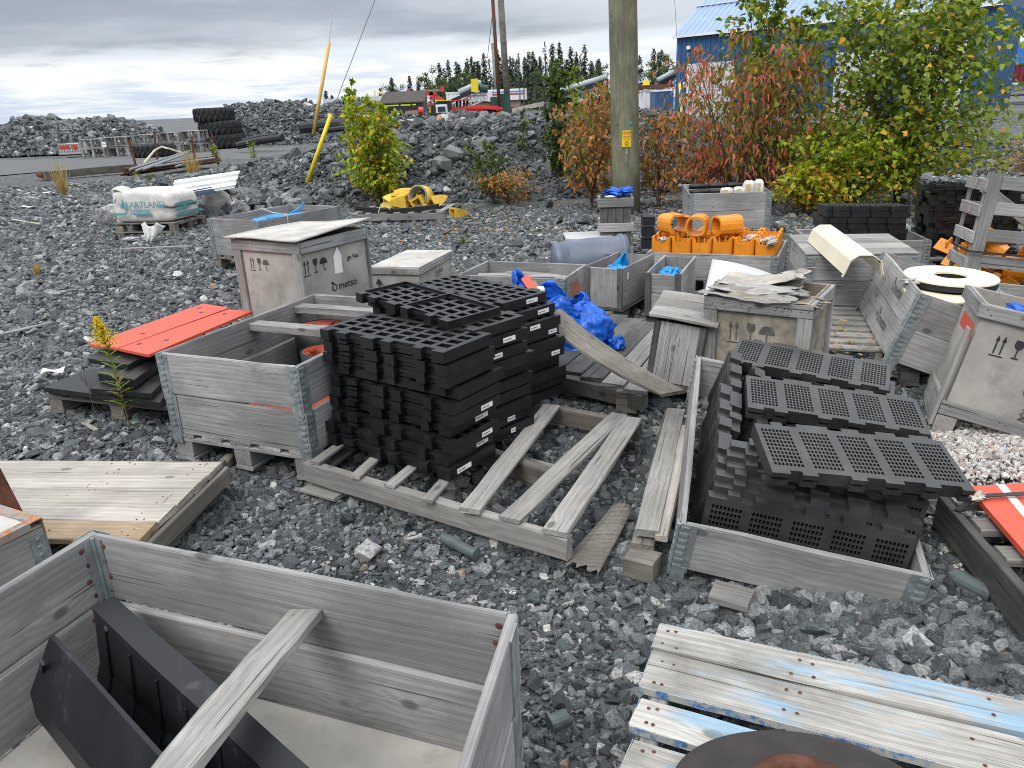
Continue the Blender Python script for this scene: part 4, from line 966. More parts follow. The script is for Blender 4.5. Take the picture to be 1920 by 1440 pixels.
def goldenrod():
    base = at(243, 800, 0); top = at(208, 612, .50); top = base + Vector((-.035, .02, .47))
    o = thing('goldenrod', 'goldenrod plant with a yellow flower head in front of the plates', 'plant', base)
    pts = [Vector((0, 0, 0)), Vector((.0, 0, .15)), Vector((-.012, .0, .3)), Vector((-.035, .02, .47)), Vector((-.06, .03, .6))]
    MB().tube(pts, [.004, .0035, .003, .002, .001], 6).build('stem', plain('goldenrod_stem', (.14, .1, .04), .8, bump=0), o)
    rnd = random.Random(8); V, F, T = [], [], []
    for i in range(58):
        t = .15 + .78 * i / 58; j = min(3, int(t * 4)); p = pts[j].lerp(pts[j + 1], t * 4 - j); a = i * 2.4
        leaf_faces(V, F, T, p, Vector((math.cos(a), math.sin(a), .75)), Vector((0, 0, 1)), rnd.uniform(.085, .115) * (1.15 - t * .6), .019, (rnd.uniform(.0, .85) if t > .45 else rnd.uniform(.4, 1)), .1, .25)
    leaf_obj('leaves', L_GOLD, o, V, F, T)
    V, F, T = [], [], []
    for i in range(1100):
        t = rnd.random(); p = pts[3].lerp(pts[4], t) + Vector((rnd.gauss(0, .030 * (1.15 - t)), rnd.gauss(0, .03 * (1.15 - t)), rnd.gauss(0, .008)))
        leaf_faces(V, F, T, p, Vector((rnd.gauss(0, 1), rnd.gauss(0, 1), rnd.gauss(.4, 1))), Vector((0, 0, 1)), .010, .0075, rnd.random())
    leaf_obj('flower_head', L_FLOW, o, V, F, T)
    b2 = at(195, 830, 0); o = thing('dry_weed', 'thin dry weed stalk beside the goldenrod', 'plant', b2)
    mb = MB(); mb.tube([(0, 0, 0), (-.01, 0, .2), (-.012, 0, .34)], .0014, 5)
    for k in range(9): a = k * .7; mb.tube([(-.012, 0, .27 + .008 * k), (-.012 + .02 * math.cos(a), .02 * math.sin(a), .31 + .008 * k), (-.012 + .028 * math.cos(a), .02 * math.sin(a), .35 + .006 * k)], .0009, 4)
    mb.build('stalk', BARKD, o)
goldenrod()

# ------------------------------------------------------------------ generic plywood crate
def crate(label, loc, rot, w, d, h, ply=PLY, fr=WG, batt=.075, bt=.022, feet=.0, lid=None, open_top=False, posts=True, bottom=True, sides=(0, 1, 2, 3), group='grey plywood crates', name='wooden_crate', midlines=0):
    o = thing(name, label, 'crate', loc, rot, group); t = .012
    z0 = feet
    # four panels, inset behind the battens
    board(o, 'side_panel', (bt, bt, z0), (w - bt, bt + t, h), ply, 2, var=1)
    board(o, 'side_panel', (bt, d - bt - t, z0), (w - bt, d - bt, h), ply, 2, var=2)
    board(o, 'end_panel', (bt, bt + t + .001, z0), (bt + t, d - bt - t - .001, h), ply, 2, var=3)
    board(o, 'end_panel', (w - bt - t, bt + t + .001, z0), (w - bt, d - bt - t - .001, h), ply, 2, var=4)
    for y in (0, d - bt):
        board(o, 'batten', (0, y, h - batt), (w, y + bt, h - .001), fr, 2, var=5)
        if bottom: board(o, 'batten', (0, y, z0), (w, y + bt, z0 + batt), fr, 2, var=6)
        if posts:
            for x in (0.001, w - batt): board(o, 'post', (x, y + .001, z0 + (batt if bottom else 0) + .001), (x + batt, y + bt - .001, h - batt - .001), fr, 2, var=7)
    for x in (0, w - bt):
        board(o, 'batten', (x, bt + .001, h - batt - .002), (x + bt, d - bt - .001, h - .002), fr, 2, var=8)
        if bottom: board(o, 'batten', (x, bt + .001, z0), (x + bt, d - bt - .001, z0 + batt), fr, 2, var=9)
    if feet:
        for x in (.02, w - .1): board(o, 'foot', (x, .01, 0), (x + .08, d - .01, z0 - .001), fr, 2, var=3)
    nb = MB(); rn = random.Random(int(w * 1000 + h * 77))
    for zz in (h - batt / 2, z0 + batt / 2):
        for x in (.03, .05, w * .33, w * .36, w * .66, w * .7, w - .05, w - .03): nb.lathe([(.0001, .0008), (.0028, .0006), (.0034, 0)], 6, (x + rn.uniform(-.01, .01), -.0004, zz + rn.uniform(-.02, .02)), R=Matrix.Rotation(math.pi / 2, 3, 'X'))
        for y in (.04, .06, d * .5, d - .06, d - .04): nb.lathe([(.0001, .0008), (.0028, .0006), (.0034, 0)], 6, (w + .0004, y + rn.uniform(-.01, .01), zz + rn.uniform(-.02, .02)), R=Matrix.Rotation(math.pi / 2, 3, 'Y'))
    nb.build('nail_heads', BLKM, o)['kind'] = 'stuff'
    if not open_top: board(o, 'lid_panel', (0.003, .003, h + .0005), (w - .003, d - .003, h + .013), lid or ply, 2, var=2)
    return o
# big plywood crate with the lifted lid
cx_, cy_, ca, cw, cd, ch = -1.817, 5.136, -.556, .619, .657, .80
R_ = Matrix.Rotation(ca, 3, 'Z')
o = crate('tall plywood crate with a lifted warped lid, behind the middle collars', (cx_, cy_, 0), (0, 0, ca), cw, cd, ch, PLY, WG, .07, .02, .02, open_top=True)
marks(o, .085, (.14, .0192, .60), (1, 0, 0), (0, -1, 0), INKF)
marks(o, .10, (cw - .0192, .05, .585), (0, 1, 0), (1, 0, 0), INK)
lettering(o, 'metso', .072, (cw - .0192, .42, .46), (0, 1, 0), (1, 0, 0), INK); logo(o, .06, (cw - .0192, .26, .435), (0, 1, 0), (1, 0, 0), INK)
lettering(o, 'ge No.', .045, (cw - .0192, .50, .63), (0, 1, 0), (1, 0, 0), INK)
b = MB(); b.add([(cw - .019, .31, .545), (cw - .019, .385, .545), (cw - .017, .385, .66), (cw - .015, .35, .72), (cw - .017, .31, .66)], [[0, 1, 2, 3, 4]]); b.build('paper_pouch', PAPER, o)
o = thing('crate_lid', 'bleached warped plywood lid lifted on the tall plywood crate', 'crate lid', (cx_, cy_, ch), (0, 0, ca))
sheet('lid_sheet', PLYL, o, lambda u, v: (-.035 + (cw + .05) * u, -.03 + (cd + .05) * v, .012 + .045 * u * (0.25 + .75 * v) + .006 * math.sin(5 * u + 3 * v)), 10, 10, .011)
# low crate behind it
o = crate('low pale topped crate between the tall crate and the black panels', (-1.123, 6.237, 0), (0, 0, -.307), .44, .763, .35, PLY, WG, .05, .018, 0, lid=PLYL, posts=False)
b = MB(); b.add([(0, 0, 0), (.015, 0, 0), (.015, .1, 0), (.04, .1, 0), (.0075, .15, 0), (-.025, .1, 0), (0, .1, 0)], [list(range(7))]); b.build('arrow_mark', INK, o, mw=face_m((.07, -.0003, .12), (1, 0, 0), (0, -1, 0)))
marks(o, .07, (.4403, .35, .2), (0, 1, 0), (1, 0, 0), INKF)
# far grey collars with blue plastic on a pallet
FX, FYY, FA = -3.212, 8.477, -.559
pallet('pallet under the far grey collars holding blue plastic', (FX, FYY, 0), FA, .8, 1.2, WEND, 'y', 5, .12)
for k in (0, 1): collar(('lower', 'upper')[k] + ' far grey collar around the blue plastic, left of the yellow ground teeth', (FX, FYY, .146 + .197 * k), FA, .8, 1.2, .195, WG)
q = Vector((FX, FYY, 0)) + Matrix.Rotation(FA, 3, 'Z') @ Vector((.45, .62, .44))
o = thing('plastic_sheet', 'crumpled light blue plastic inside the far grey collars', 'plastic sheet', q, (0, 0, FA)); crumple('crumpled_sheet', CYAN, o, (0, 0, 0), (.28, .42, .07), 3, .5)
MB().tube([(-.05, .2, .05), (.0, .3, .10), (.05, .33, .16)], .012, 5).build('twisted_end', CYAN, o)
o = thing('packing_strap', 'thin packing strap across the far grey collars', 'strap', (FX, FYY, .545), (0, 0, FA)); MB().tube([(-.0, .75, .0), (.4, .55, -.004), (.8, .4, .0), (.805, .39, -.1)], .005, 5).build('strap_band', ROPE, o)

# ------------------------------------------------------------------ yellow ground teeth on a pallet
q0 = at(660, 418, .0); q1 = at(830, 414, .0)
ya = math.atan2(q1.y - q0.y, q1.x - q0.x)
pallet('slatted pallet under the yellow ground teeth', (q0.x, q0.y, 0), ya, (q1 - q0).length, .95, WG, 'y', 7, .09, blocks=False, h=.13)
def tooth(label, loc, rot, s=1., grp='yellow ground engaging teeth'):
    o = thing('ground_tooth', label, 'machine tooth', loc, rot, grp)
    xs = [(0, .075, .075), (.05, .078, .07), (.16, .06, .045), (.24, .05, .012)]
    v = []; f = []
    for x, a, b_ in xs:
        for y, z in ((-a, -b_), (a, -b_), (a, b_), (-a, b_)): v.append((x * s, y * s, z * s))
    for y, z in ((-.055, -.05), (.055, -.05), (.055, .05), (-.055, .05)): v.append((0, y * s, z * s))
    for y, z in ((-.045, -.035), (.045, -.035), (.045, .035), (-.045, .035)): v.append((.11 * s, y * s, z * s))
    for i in range(3):
        for k in range(4): f.append([i * 4 + k, i * 4 + (k + 1) % 4, i * 4 + 4 + (k + 1) % 4, i * 4 + 4 + k])
    f.append([12, 13, 14, 15])
    for k in range(4): f.append([k, 16 + k, 16 + (k + 1) % 4, (k + 1) % 4]); f.append([16 + k, 20 + k, 20 + (k + 1) % 4, 16 + (k + 1) % 4])
    f.append([20, 21, 22, 23]); link('tooth_body', pymesh('tooth', v, f), YEL, o); return o
rnd = random.Random(2)
places = [((727, 384), .22, 'leftmost flat'), ((742, 377), .26, 'upright left'), ((752, 381), .24, 'second upright'), ((765, 376), .34, 'leaning tall'), ((760, 366), .42, 'topmost'), ((782, 382), .24, 'middle'), ((790, 380), .24, 'open ended'), ((808, 384), .22, 'rightmost'), ((772, 386), .2, 'front'), ((748, 390), .18, 'front left'), ((775, 368), .4, 'high middle')]
for (p_, z, lb) in places:
    q = at(*p_, z); y = q0.y + .35 + rnd.uniform(0, .35); q = aty(p_[0], p_[1], y); q.z = max(q.z, .16)
    tooth(lb + ' yellow tooth in the heap on the slatted pallet', q, (rnd.uniform(-.5, .5), rnd.uniform(-.5, .3), rnd.uniform(.5, 2.8)), 1.3)
q = at(848, 402, .05); tooth('single yellow tooth lying alone on the gravel right of the pallet', (q.x, q.y, .07), (0, .1, math.radians(38)), 1.1)
q = aty(795, 370, q0.y + .6); o = thing('steel_tube', 'short dark open tube lying on the heap of yellow teeth', 'tube', q, (math.radians(78), 0, math.radians(-22)))
MB().lathe([(.135, -.02), (.165, -.02), (.17, .0), (.165, .03), (.155, .22), (.14, .22), (.135, 0)], 28, close=True).build('tube_wall', GREYM, o, True); MB().lathe([(.167, .02), (.175, .025), (.168, .2), (.16, .2)], 28, close=True).build('yellow_band', YEL, o, True)
# curved black bumper in front of the teeth
o = thing('curved_rail', 'curved black rail on the slatted pallet in front of the teeth', 'rail', (q0.x, q0.y, .13), (0, 0, ya))
L_ = (q1 - q0).length
MB().tube([(.03 + (L_ - .10) * t / 8, .12, .07 - .05 * (1 - (t / 4 - 1) ** 2)) for t in range(9)], .045, 4).build('rail_strip', BLK, o)
o = thing('rope_piece', 'loose pale rope ends on the slatted pallet', 'rope', (q0.x, q0.y, .13), (0, 0, ya)); MB().tube([(.42, -.01, .0), (.47, .0, .12), (.53, .0, .15), (.6, .0, .05)], .008, 5).build('rope', ROPE, o)

# ------------------------------------------------------------------ white foundry bag and metal sheets
A_ = at(218, 438, 0); ba = -.22; B_ = A_ + Vector((math.cos(ba), math.sin(ba), 0)) * .98
pallet('pallet under the white foundry bag', (A_.x, A_.y, 0), ba, (B_ - A_).length * 1.02, .80, WEND, 'x', 6, .11, h=.15)
o = thing('foundry_bag', 'big white woven bag printed with teal foundry lettering', 'bulk bag', (A_.x, A_.y, .15), (0, 0, ba))
W_ = (B_ - A_).length; BW, BD, BH = W_ * 1.0, .76, .46
def bagf(x, z): return 0
bm = bmesh.new(); bmesh.ops.create_cube(bm, size=1); bmesh.ops.subdivide_edges(bm, edges=bm.edges, cuts=11, use_grid_fill=True)
for vtx in bm.verts:
    p = vtx.co * 2; e = 9.; k = (abs(p.x) ** e + abs(p.y) ** e + abs(p.z) ** e) ** (-1 / e); p = p * k
    n_ = noise.noise(p * 2.2 + Vector((3, 1, 2))) * .03 + abs(noise.noise(p * 5)) * .02 - .01
    vtx.co = Vector((BW / 2 * (1 + p.x * (1 - .0) + n_ * p.x), BD / 2 * (1 + p.y + n_ * p.y * .6), BH / 2 * (1 + p.z * (1 + n_ * .6)) - (.07 * max(0, p.x) ** 2 if p.z > 0 else 0)))
me = bpy.data.meshes.new('bag_body'); bm.to_mesh(me); bm.free(); me.polygons.foreach_set('use_smooth', [True] * len(me.polygons)); link('bag_body', me, WFAB, o)
def flat_on_bag(me, nm, m, x, z, dx=0): 
    q = link(nm, me, m, o, mw=Matrix.Translation((x, -.045, z)) @ Matrix(((1, 0, 0), (0, 0, -1), (0, 1, 0))).to_4x4()); return q
tm = text_mesh('ARTLAND', .128); flat_on_bag(tm, 'lettering', TEAL, BW * .66, .26)
b = MB(); b.add([(-.14, -.035, 0), (.14, -.035, 0), (.14, .035, 0), (-.14, .035, 0)], [[0, 1, 2, 3]]); flat_on_bag(pymesh('bar', b.v, b.f), 'printed_bar', TEAL, BW * .53, .155)
q = flat_on_bag(text_mesh('FOUNDRY', .052), 'lettering', WFAB, BW * .53, .155); q.location.y -= .002
b = MB(); b.add([(-.15, -.1, 0), (.10, -.1, 0), (.17, -.0, 0), (.17, .13, 0), (.14, .13, 0), (.14, .0, 0), (.09, -.06, 0), (-.15, -.06, 0)], [[0, 1, 6, 7], [1, 2, 5, 6], [2, 3, 4, 5]]); b.add([(.02, .02, 0), (.1, .02, 0), (.12, .1, 0), (.08, .2, 0), (.06, .1, 0), (.02, .09, 0)], [[0, 1, 2, 3, 4, 5]]); b.add([(-.12, .1, 0), (-.07, .17, 0), (-.02, .22, 0), (-.04, .15, 0)], [[0, 1, 2, 3]]); flat_on_bag(pymesh('mark', [v * .82 for v in b.v], b.f), 'printed_emblem', TEAL, BW * .19, .20)
b = MB()
for z, s_ in ((.08, .7), (.16, .35), (.22, .5)): b.add([(BW + .028, .1, z), (BW + .028, .1 + s_, z), (BW + .028, .1 + s_ * .8, z + .05), (BW + .028, .1, z + .045)], [[0, 1, 2, 3]])
b.build('printed_patch', TEAL, o)
sheet('loose_flap', WFAB, o, lambda u, v: (.02 + .2 * u, .02 + .1 * v + .2 * u * v, BH - .03 + .07 * u * (1 - u) * 3 + .06 * (1 - u) * v), 8, 5, .006)
q = at(290, 432, .12); w = thing('plastic_film', 'torn white plastic hanging from the foundry bag', 'plastic film', q, (0, 0, ba)); sheet('film', CLEAR, w, lambda u, v: (-.12 + .30 * v * (1.2 - u) + .12 * u, -.10 - .12 * u + .03 * math.sin(14 * v), .10 - .24 * u + .03 * math.sin(11 * v + 3 * u)), 12, 16, .003)
crumple('film_tail', CLEAR, w, (-.32, -.1, -.10), (.13, .06, .03), 6, .4)
cr_ = at(345, 380, .45); w = thing('foam_block', 'dirty white foam block under the navy metal sheet', 'foam block', (at(402, 386, .2).x, at(402, 386, .2).y + .1, .0), (0, 0, .2)); crumple('block', WFAB, w, (0, 0, .26), (.24, .2, .20), 9, .15)
def ribbed(label, m, P0, P1, P2, P3, th=.004, name='metal_sheet'):
    P0, P1, P2, P3 = [Vector(p) for p in (P0, P1, P2, P3)]; c = (P0 + P1 + P2 + P3) / 4; n = (P1 - P0).cross(P3 - P0).normalized()
    o = thing(name, label, 'metal sheet', c)
    def fn(u, v):
        p = (P0 * (1 - u) + P1 * u) * (1 - v) + (P3 * (1 - u) + P2 * u) * v - c
        k = (v * 2.999) % 1; r = .035 * (1 if .12 < k < .3 else 0); return p + n * r
    sheet('profiled_sheet', m, o, fn, 2, 36, th, False); return o
y_ = A_.y + .9
ribbed('long white profiled metal sheet leaning behind the foundry bag', WHITE, aty(323, 372, y_), aty(440, 352, y_ + .15), aty(450, 320, y_ + .55), aty(327, 338, y_ + .4))
ribbed('navy profiled metal sheet lying under the white one', NAVY, aty(332, 372, y_ - .2), aty(405, 362, y_ - .1), aty(396, 352, y_ + .3), aty(345, 362, y_ + .2))

# ------------------------------------------------------------------ rack of rusty rods, timber beam, dry grass
def rods():
    o = thing('rod_pile', 'pile of rusty rods and grey pipes between rusty stakes', 'rods', at(320, 335, 0)); base = o.location.copy(); rnd = random.Random(4)
    a = at(245, 322, .2); b_ = at(400, 302, .2)
    for i in range(26):
        e = Vector((rnd.uniform(-.2, .2), rnd.uniform(-.25, .25), rnd.uniform(-.1, .1))); MB().tube([a + e - base, b_ + e * .7 - base + Vector((rnd.uniform(-.5, .2), 0, rnd.uniform(-.02, .08)))], .028, 6).build('rusty_rod', RUST, o)
    for i, (p, q, z) in enumerate((((243, 318), (355, 283), .42), ((255, 320), (352, 286), .40), ((290, 312), (402, 296), .36), ((268, 318), (345, 290), .38), ((330, 312), (395, 294), .3))): MB().tube([at(*p, z) - base, at(*q, z) - base], .03, 8).build('grey_pipe', GALV, o)
    MB().tube([at(270, 306, .3) - base, at(290, 282, .55) - base, at(303, 275, .6) - base, at(318, 279, .55) - base, at(345, 288, .35) - base], .035, 8).build('bent_pipe', ROPE, o)
    MB().bar(at(320, 345, .1) - base, at(352, 338, .15) - base, .4, .25).build('support_block', WEND, o)
    for i, (p, q) in enumerate((((255, 312), (241, 261)), ((295, 300), (289, 246)), ((368, 318), (359, 256)), ((401, 300), (397, 250)))):
        B = at(*p, 0); T = aty(*q, B.y); s = thing('rusty_stake', ('leftmost', 'second', 'third', 'rightmost')[i] + ' rusty stake standing round the rod pile', 'stake', B, group='rusty stakes round the rods'); MB().bar((0, 0, 0), T - B, .07, .05, up=(0, 1, 0)).build('stake_bar', RUST, s)
rods()
o = thing('timber_beam', 'long grey squared timber lying left of the rod pile', 'timber'); beam(o, 'beam_piece', at(82, 330, .12), at(252, 314, .12), .22, .22, WEND, seg=6, warp=.01)
MB().tube([at(74, 327, .14), at(84, 329, .13)], .10, 9).build('dark_end', RUST, o)
def grass(label, p, n, h, seed):
    o = thing('dry_grass', label, 'grass tuft', p); V, F, T = [], [], []; rnd = random.Random(seed)
    for i in range(n):
        a = rnd.uniform(0, 6.28); d = Vector((math.cos(a) * rnd.uniform(.05, .5), math.sin(a) * rnd.uniform(.05, .5), 1)); r = rnd.uniform(0, h * .08)
        leaf_faces(V, F, T, Vector((r * math.cos(a), r * math.sin(a), 0)), d, Vector((math.cos(a), math.sin(a), 0)), h * rnd.uniform(.5, 1.1), .012, rnd.random(), .05, .12)
    leaf_obj('blades', L_GRASS, o, V, F, T)
grass('dry golden grass tuft beside the timber beam', at(121, 366, 0), 90, .75, 1); grass('dry golden grass tuft among the rods', at(362, 338, 0), 70, .9, 2); grass('small brown grass tuft low on the left', at(72, 520, 0), 60, .16, 3); grass('thin dry grass right of the rods', at(372, 335, 0), 30, .7, 4)
def weed(label, p, h, seed, m=L_GOLD, n=60, lf=.09):
    o = thing('green_weed', label, 'plant', p); V, F, T = [], [], []; rnd = random.Random(seed); b = MB()
    for s in range(3):
        tp = Vector((rnd.uniform(-.2, .2) * h, rnd.uniform(-.2, .2) * h, h * rnd.uniform(.7, 1))); b.tube([(0, 0, 0), tp * .5 + Vector((0, 0, .05 * h)), tp], .006, 5)
        for i in range(n // 3):
            t = rnd.uniform(.1, 1); q = tp * t; a = rnd.uniform(0, 6.28); leaf_faces(V, F, T, q, Vector((math.cos(a), math.sin(a), .6)), Vector((0, 0, 1)), lf * rnd.uniform(.6, 1.1), lf * .3, rnd.uniform(.2, .9))
    b.build('stem', BARKD, o); leaf_obj('leaves', m, o, V, F, T)
weed('green leafy weed right of the rod pile', at(410, 312, 0), .85, 1, n=90, lf=.2); weed('low green weed in front of the rods', at(284, 352, 0), .4, 2, n=50, lf=.13); weed('small green weed among stones beside the rods', at(258, 345, 0), .35, 3, lf=.12)
weed('yellow green weed at the foot of the mound', at(478, 315, 0), .8, 5, n=70, lf=.16); weed('green weed between the narrow crates', at(1185, 585, 0), .22, 6, L_DARK, 40, .07); weed('tiny green weed in the gravel left of the small crate', at(868, 460, 0), .12, 7, n=40, lf=.05)

# ------------------------------------------------------------------ far left: tote, pallets, tyres, sign, mound gear
def tote():
    p = at(133, 294, 0); o = thing('ibc_tote', 'small caged white tote with red label at the foot of the berm', 'tote', p, (0, 0, .05)); MB().bx((-.5, 0, .12), (.5, 1, .62)).build('tank', WFAB, o)
    b = MB()
    for i in range(9): x = -.52 + i * .13; b.bx((x, -.03, .1), (x + .02, -.01, .66))
    for z in (.12, .27, .42, .57, .65): b.bx((-.53, -.04, z), (.53, -.03, z + .02))
    b.build('cage', GALV, o); MB().bx((-.45, -.05, .4), (.05, -.045, .55)).build('red_label', REDM, o); MB().bx((.2, -.05, .35), (.42, -.045, .58)).build('red_symbol', REDM, o)
tote()
yy_ = 37.5
for i, (xa, xb) in enumerate(((152, 197), (198, 243), (252, 300), (301, 340), (341, 380))):
    a = aty(xa, 285, yy_ + i * .2); b_ = aty(xb, 285, yy_ + i * .2)
    for k in (0, 1):
        pallet('%s pallet from the left in the far row, %s layer' % (('first', 'second', 'third', 'fourth', 'fifth')[i], ('lower', 'upper')[k]), (a.x, a.y, .02 + k * .43 + .04 * i * k), -.03, b_.x - a.x, 1.1, WG, 'x', 4, .16, h=.40, group='far row of stacked pallets')
o = thing('notice', 'white notice on the far row of pallets', 'notice', aty(195, 271, yy_ - .2)); MB().box((0, 0, 0), (.18, .02, .24)).build('sheet', PAPER, o); lettering(o, 'W', .1, (0, -.012, 0), (1, 0, 0), (0, -1, 0))
q = aty(133, 270, 43); o = thing('post_sign', 'wooden post sign with dark letters standing in the berm', 'sign', (q.x, q.y, 0)); tp = aty(129, 223, 43)
MB().bar((0, 0, .2), Vector((tp.x - q.x, 0, tp.z)), .14, .1, up=(0, 1, 0)).build('post', WG, o); zz_ = aty(133, 238, 43).z
MB().box((.0, -.12, zz_), (.62, .04, .26)).build('board', WG, o); lettering(o, 'STIL', .27, (.0, -.145, zz_), (1, 0, 0), (0, -1, 0))
def tyre(label, loc, r, w, rot=(0, 0, 0), grp='old loader tyres'):
    o = thing('tyre', label, 'tyre', loc, rot, grp)
    MB().lathe([(r * .55, .04), (r * .85, 0), (r * .97, w * .12), (r, w * .3), (r, w * .7), (r * .97, w * .88), (r * .85, w), (r * .55, w - .04), (r * .52, w * .5)], 40, close=True).build('carcass', TYRE, o, True)
    b = MB(); n = 22
    for i in range(n):
        for s in (0, 1):
            a0 = 2 * math.pi * (i + s * .5) / n; pts = []
            for t in (0, .5, 1):
                a = a0 + (t * .16) * (1 if s else -1); z = w * (.06 + .42 * t) if s else w * (.94 - .42 * t); rr = r * (1.0 if .2 < z / w < .8 else .965) + .015; pts.append(Vector((rr * math.cos(a), rr * math.sin(a), z)))
            for p, q in ((0, 1), (1, 2)): b.bar(pts[p], pts[q], r * .12, .05, up=Vector((math.cos(a0), math.sin(a0), 0)))
    q = b.build('tread', TYRE, o)
t0 = at(413, 279, 0); s_ = 1.0
T0 = aty(405, 245, t0.y)
for k, (lb, dx) in enumerate((('bottom', .15), ('middle', .0), ('top', -.28))):
    tyre(lb + ' tyre of the front tyre stack', (t0.x + dx - .1, t0.y + 1.0, .02 + k * .655), 1.0, .70)
for k in range(2): tyre(('lower', 'upper')[k] + ' tyre of the smaller stack behind', (at(452, 270, 0).x - .3, t0.y + 2.9, .05 + k * .72), .85, .68)
q = aty(290, 287, 36.2); tyre('single tyre lying before the far row of pallets', (q.x, q.y, .0), .85, .55)
for i, (a, b_, r, y) in enumerate((((446, 273), (530, 258), .16, 36), ((455, 265), (520, 253), .12, 37), ((566, 240), (680, 232), .2, 30), ((600, 246), (690, 240), .1, 29), ((640, 236), (735, 238), .12, 29), ((735, 236), (785, 236), .10, 24))):
    A = aty(*a, y); B = aty(*b_, y - 1); o = thing('black_pipe', ('long thick black pipe right of the tyres', 'thinner black pipe right of the tyres', 'thick black pipe lying on the mound', 'grey pipe end on the mound below the thick one', 'black pipe running behind the birch bush', 'black pipe end right of the birch bush')[i], 'pipe', A); MB().tube([(0, 0, 0), (B - A) * .5 + Vector((0, 0, .04)), B - A], r, 10).build('pipe_run', RUB, o)
A = aty(737, 228, 24); o = thing('plastic_film', 'white plastic film heaped on the bank right of the birch bush', 'plastic film', A); crumple('film', CLEAR, o, (.45, 0, -.05), (.42, .3, .1), 4, .6)
A = aty(738, 222, 23.5); B = aty(746, 211, 23.5); o = thing('white_tube', 'short white tube sticking up from the bank', 'tube', A); MB().tube([(0, 0, 0), B - A], .07, 10).build('tube', STEELW, o)
A = aty(645, 226, 30); o = thing('red_box', 'low red and yellow box half hidden behind the birch bush', 'box', A); MB().bx((0, 0, -.15), (1.0, .5, .12)).build('box_body', REDM, o); MB().bx((.7, -.02, -.02), (1.5, .4, .16)).build('yellow_top', YELP, o)

# ------------------------------------------------------------------ single collar full of fine screen panels
RB = Vector((.534, 2.217, .239)); RR = rotm(-.25, .196 * .8, .165)
def rb(x, y, z): return RB + RR @ Vector((x, y, z))
c0 = rb(0, 0, -.195)
collar('tilted single grey collar full of fine black screen panels', c0, 0, .78, 1.2, .195, WG, rot=RR.to_euler(), t=.021)
RIGHTG = 'fine meshed black screen panels in the tilted collar'
for lb, loc, a in (('front fine meshed panel lying on top, overhanging the collar to the right', (.82, 2.215, .425), (-.03, .139, .235)), ('second fine meshed panel lying behind the front one', (.908, 2.755, .428), (-.24, .12, .149)), ('rearmost fine meshed panel lying on the tilted collar', (.986, 3.28, .438), (-.45, .10, .122))):
    R = rotm(*a); o = panel(FINE, lb, Vector(loc) - R @ Vector((0, 0, .048)), R, RIGHTG)
for lb, loc, a in (('fine meshed panel directly under the second one', (.93, 2.72, .355), (-.26, .12, .14)), ('fine meshed panel directly under the rearmost one', (1.0, 3.25, .365), (-.44, .1, .12)), ('lowest fine meshed panel under the second one', (.90, 2.66, .30), (-.22, .12, .14)), ('lowest fine meshed panel under the rearmost one', (.97, 3.18, .31), (-.43, .1, .12))):
    R = rotm(*a); panel(FINE, lb, Vector(loc) - R @ Vector((0, 0, .048)), R, RIGHTG)
rnd = random.Random(6)
for i in range(6):                                              # panels stood on edge behind the front board
    R = RR @ rotm(rnd.uniform(-.02, .02) + .01, rnd.uniform(-.02, .02), math.radians(90 - 12 + i * 1.5)); p = rb(.075 + rnd.uniform(-.03, .03) + .012 * i, .085 + .054 * i, -.185 + .012 * i)
    panel(FINE, '%s upright fine panel behind the front board of the tilted collar' % ('first', 'second', 'third', 'fourth', 'fifth', 'sixth')[i], p, R, RIGHTG)
for i, (x, y, tl, lb) in enumerate(((.03, .20, 8, 'upright fine panel against the left board, nearer the camera'), (.06, .52, 10, 'upright fine panel against the left board, farther back'), (.135, .42, 16, 'upright fine panel second in from the left board'))):
    R = RR @ rotm(math.radians(90), 0, 0) @ rotm(0, 0, math.radians(90 + tl)); p = rb(x + .03, y, -.17)
    panel(FINE, lb, p, R, RIGHTG)
o = thing('timber_piece', 'flat plank end poking out beneath the tilted collar', 'timber'); beam(o, 'plank_board', at(1335, 1108, .03), at(1410, 1128, .03), .1, .03, WLT)
o = thing('timber_rail', 'flat weathered timber along the left side of the tilted collar', 'timber'); beam(o, 'rail_board', at(1213, 1000, .13), at(1268, 770, .15), .085, .028, WLT, seg=4); beam(o, 'rail_board', at(1205, 1030, .08), at(1262, 775, .10), .08, .04, WEND, seg=4)
o = thing('timber_block', 'square timber block under the flat weathered timber', 'timber'); beam(o, 'block_piece', at(1178, 1052, .04), at(1232, 1066, .04), .09, .08, WEND)
o = thing('timber_rail', 'second flat timber strip tight against the tilted collar', 'timber'); beam(o, 'rail_board', at(1240, 1010, .125), at(1288, 800, .15), .045, .02, WP, seg=4)
o = thing('bark_scrap', 'curled brown veneer scrap on the gravel in front of the broken pallet', 'wood scrap', at(1112, 1028, .0))
_a, _b = at(1084, 1078, .0) - o.location, at(1168, 972, .0) - o.location; _d = (_b - _a).normalized(); _s = Vector((-_d.y, _d.x, 0))
sheet('veneer', WEND, o, lambda u, v: _a + (_b - _a) * (u + .05 * math.sin(23 * v) * (1 - u)) + _s * ((v - .5) * (.15 - .07 * u)) + Vector((0, 0, .024 + .016 * (1 - (2 * v - 1) ** 2) + .03 * u * u + .003 * math.sin(50 * v))), 12, 12, .004)

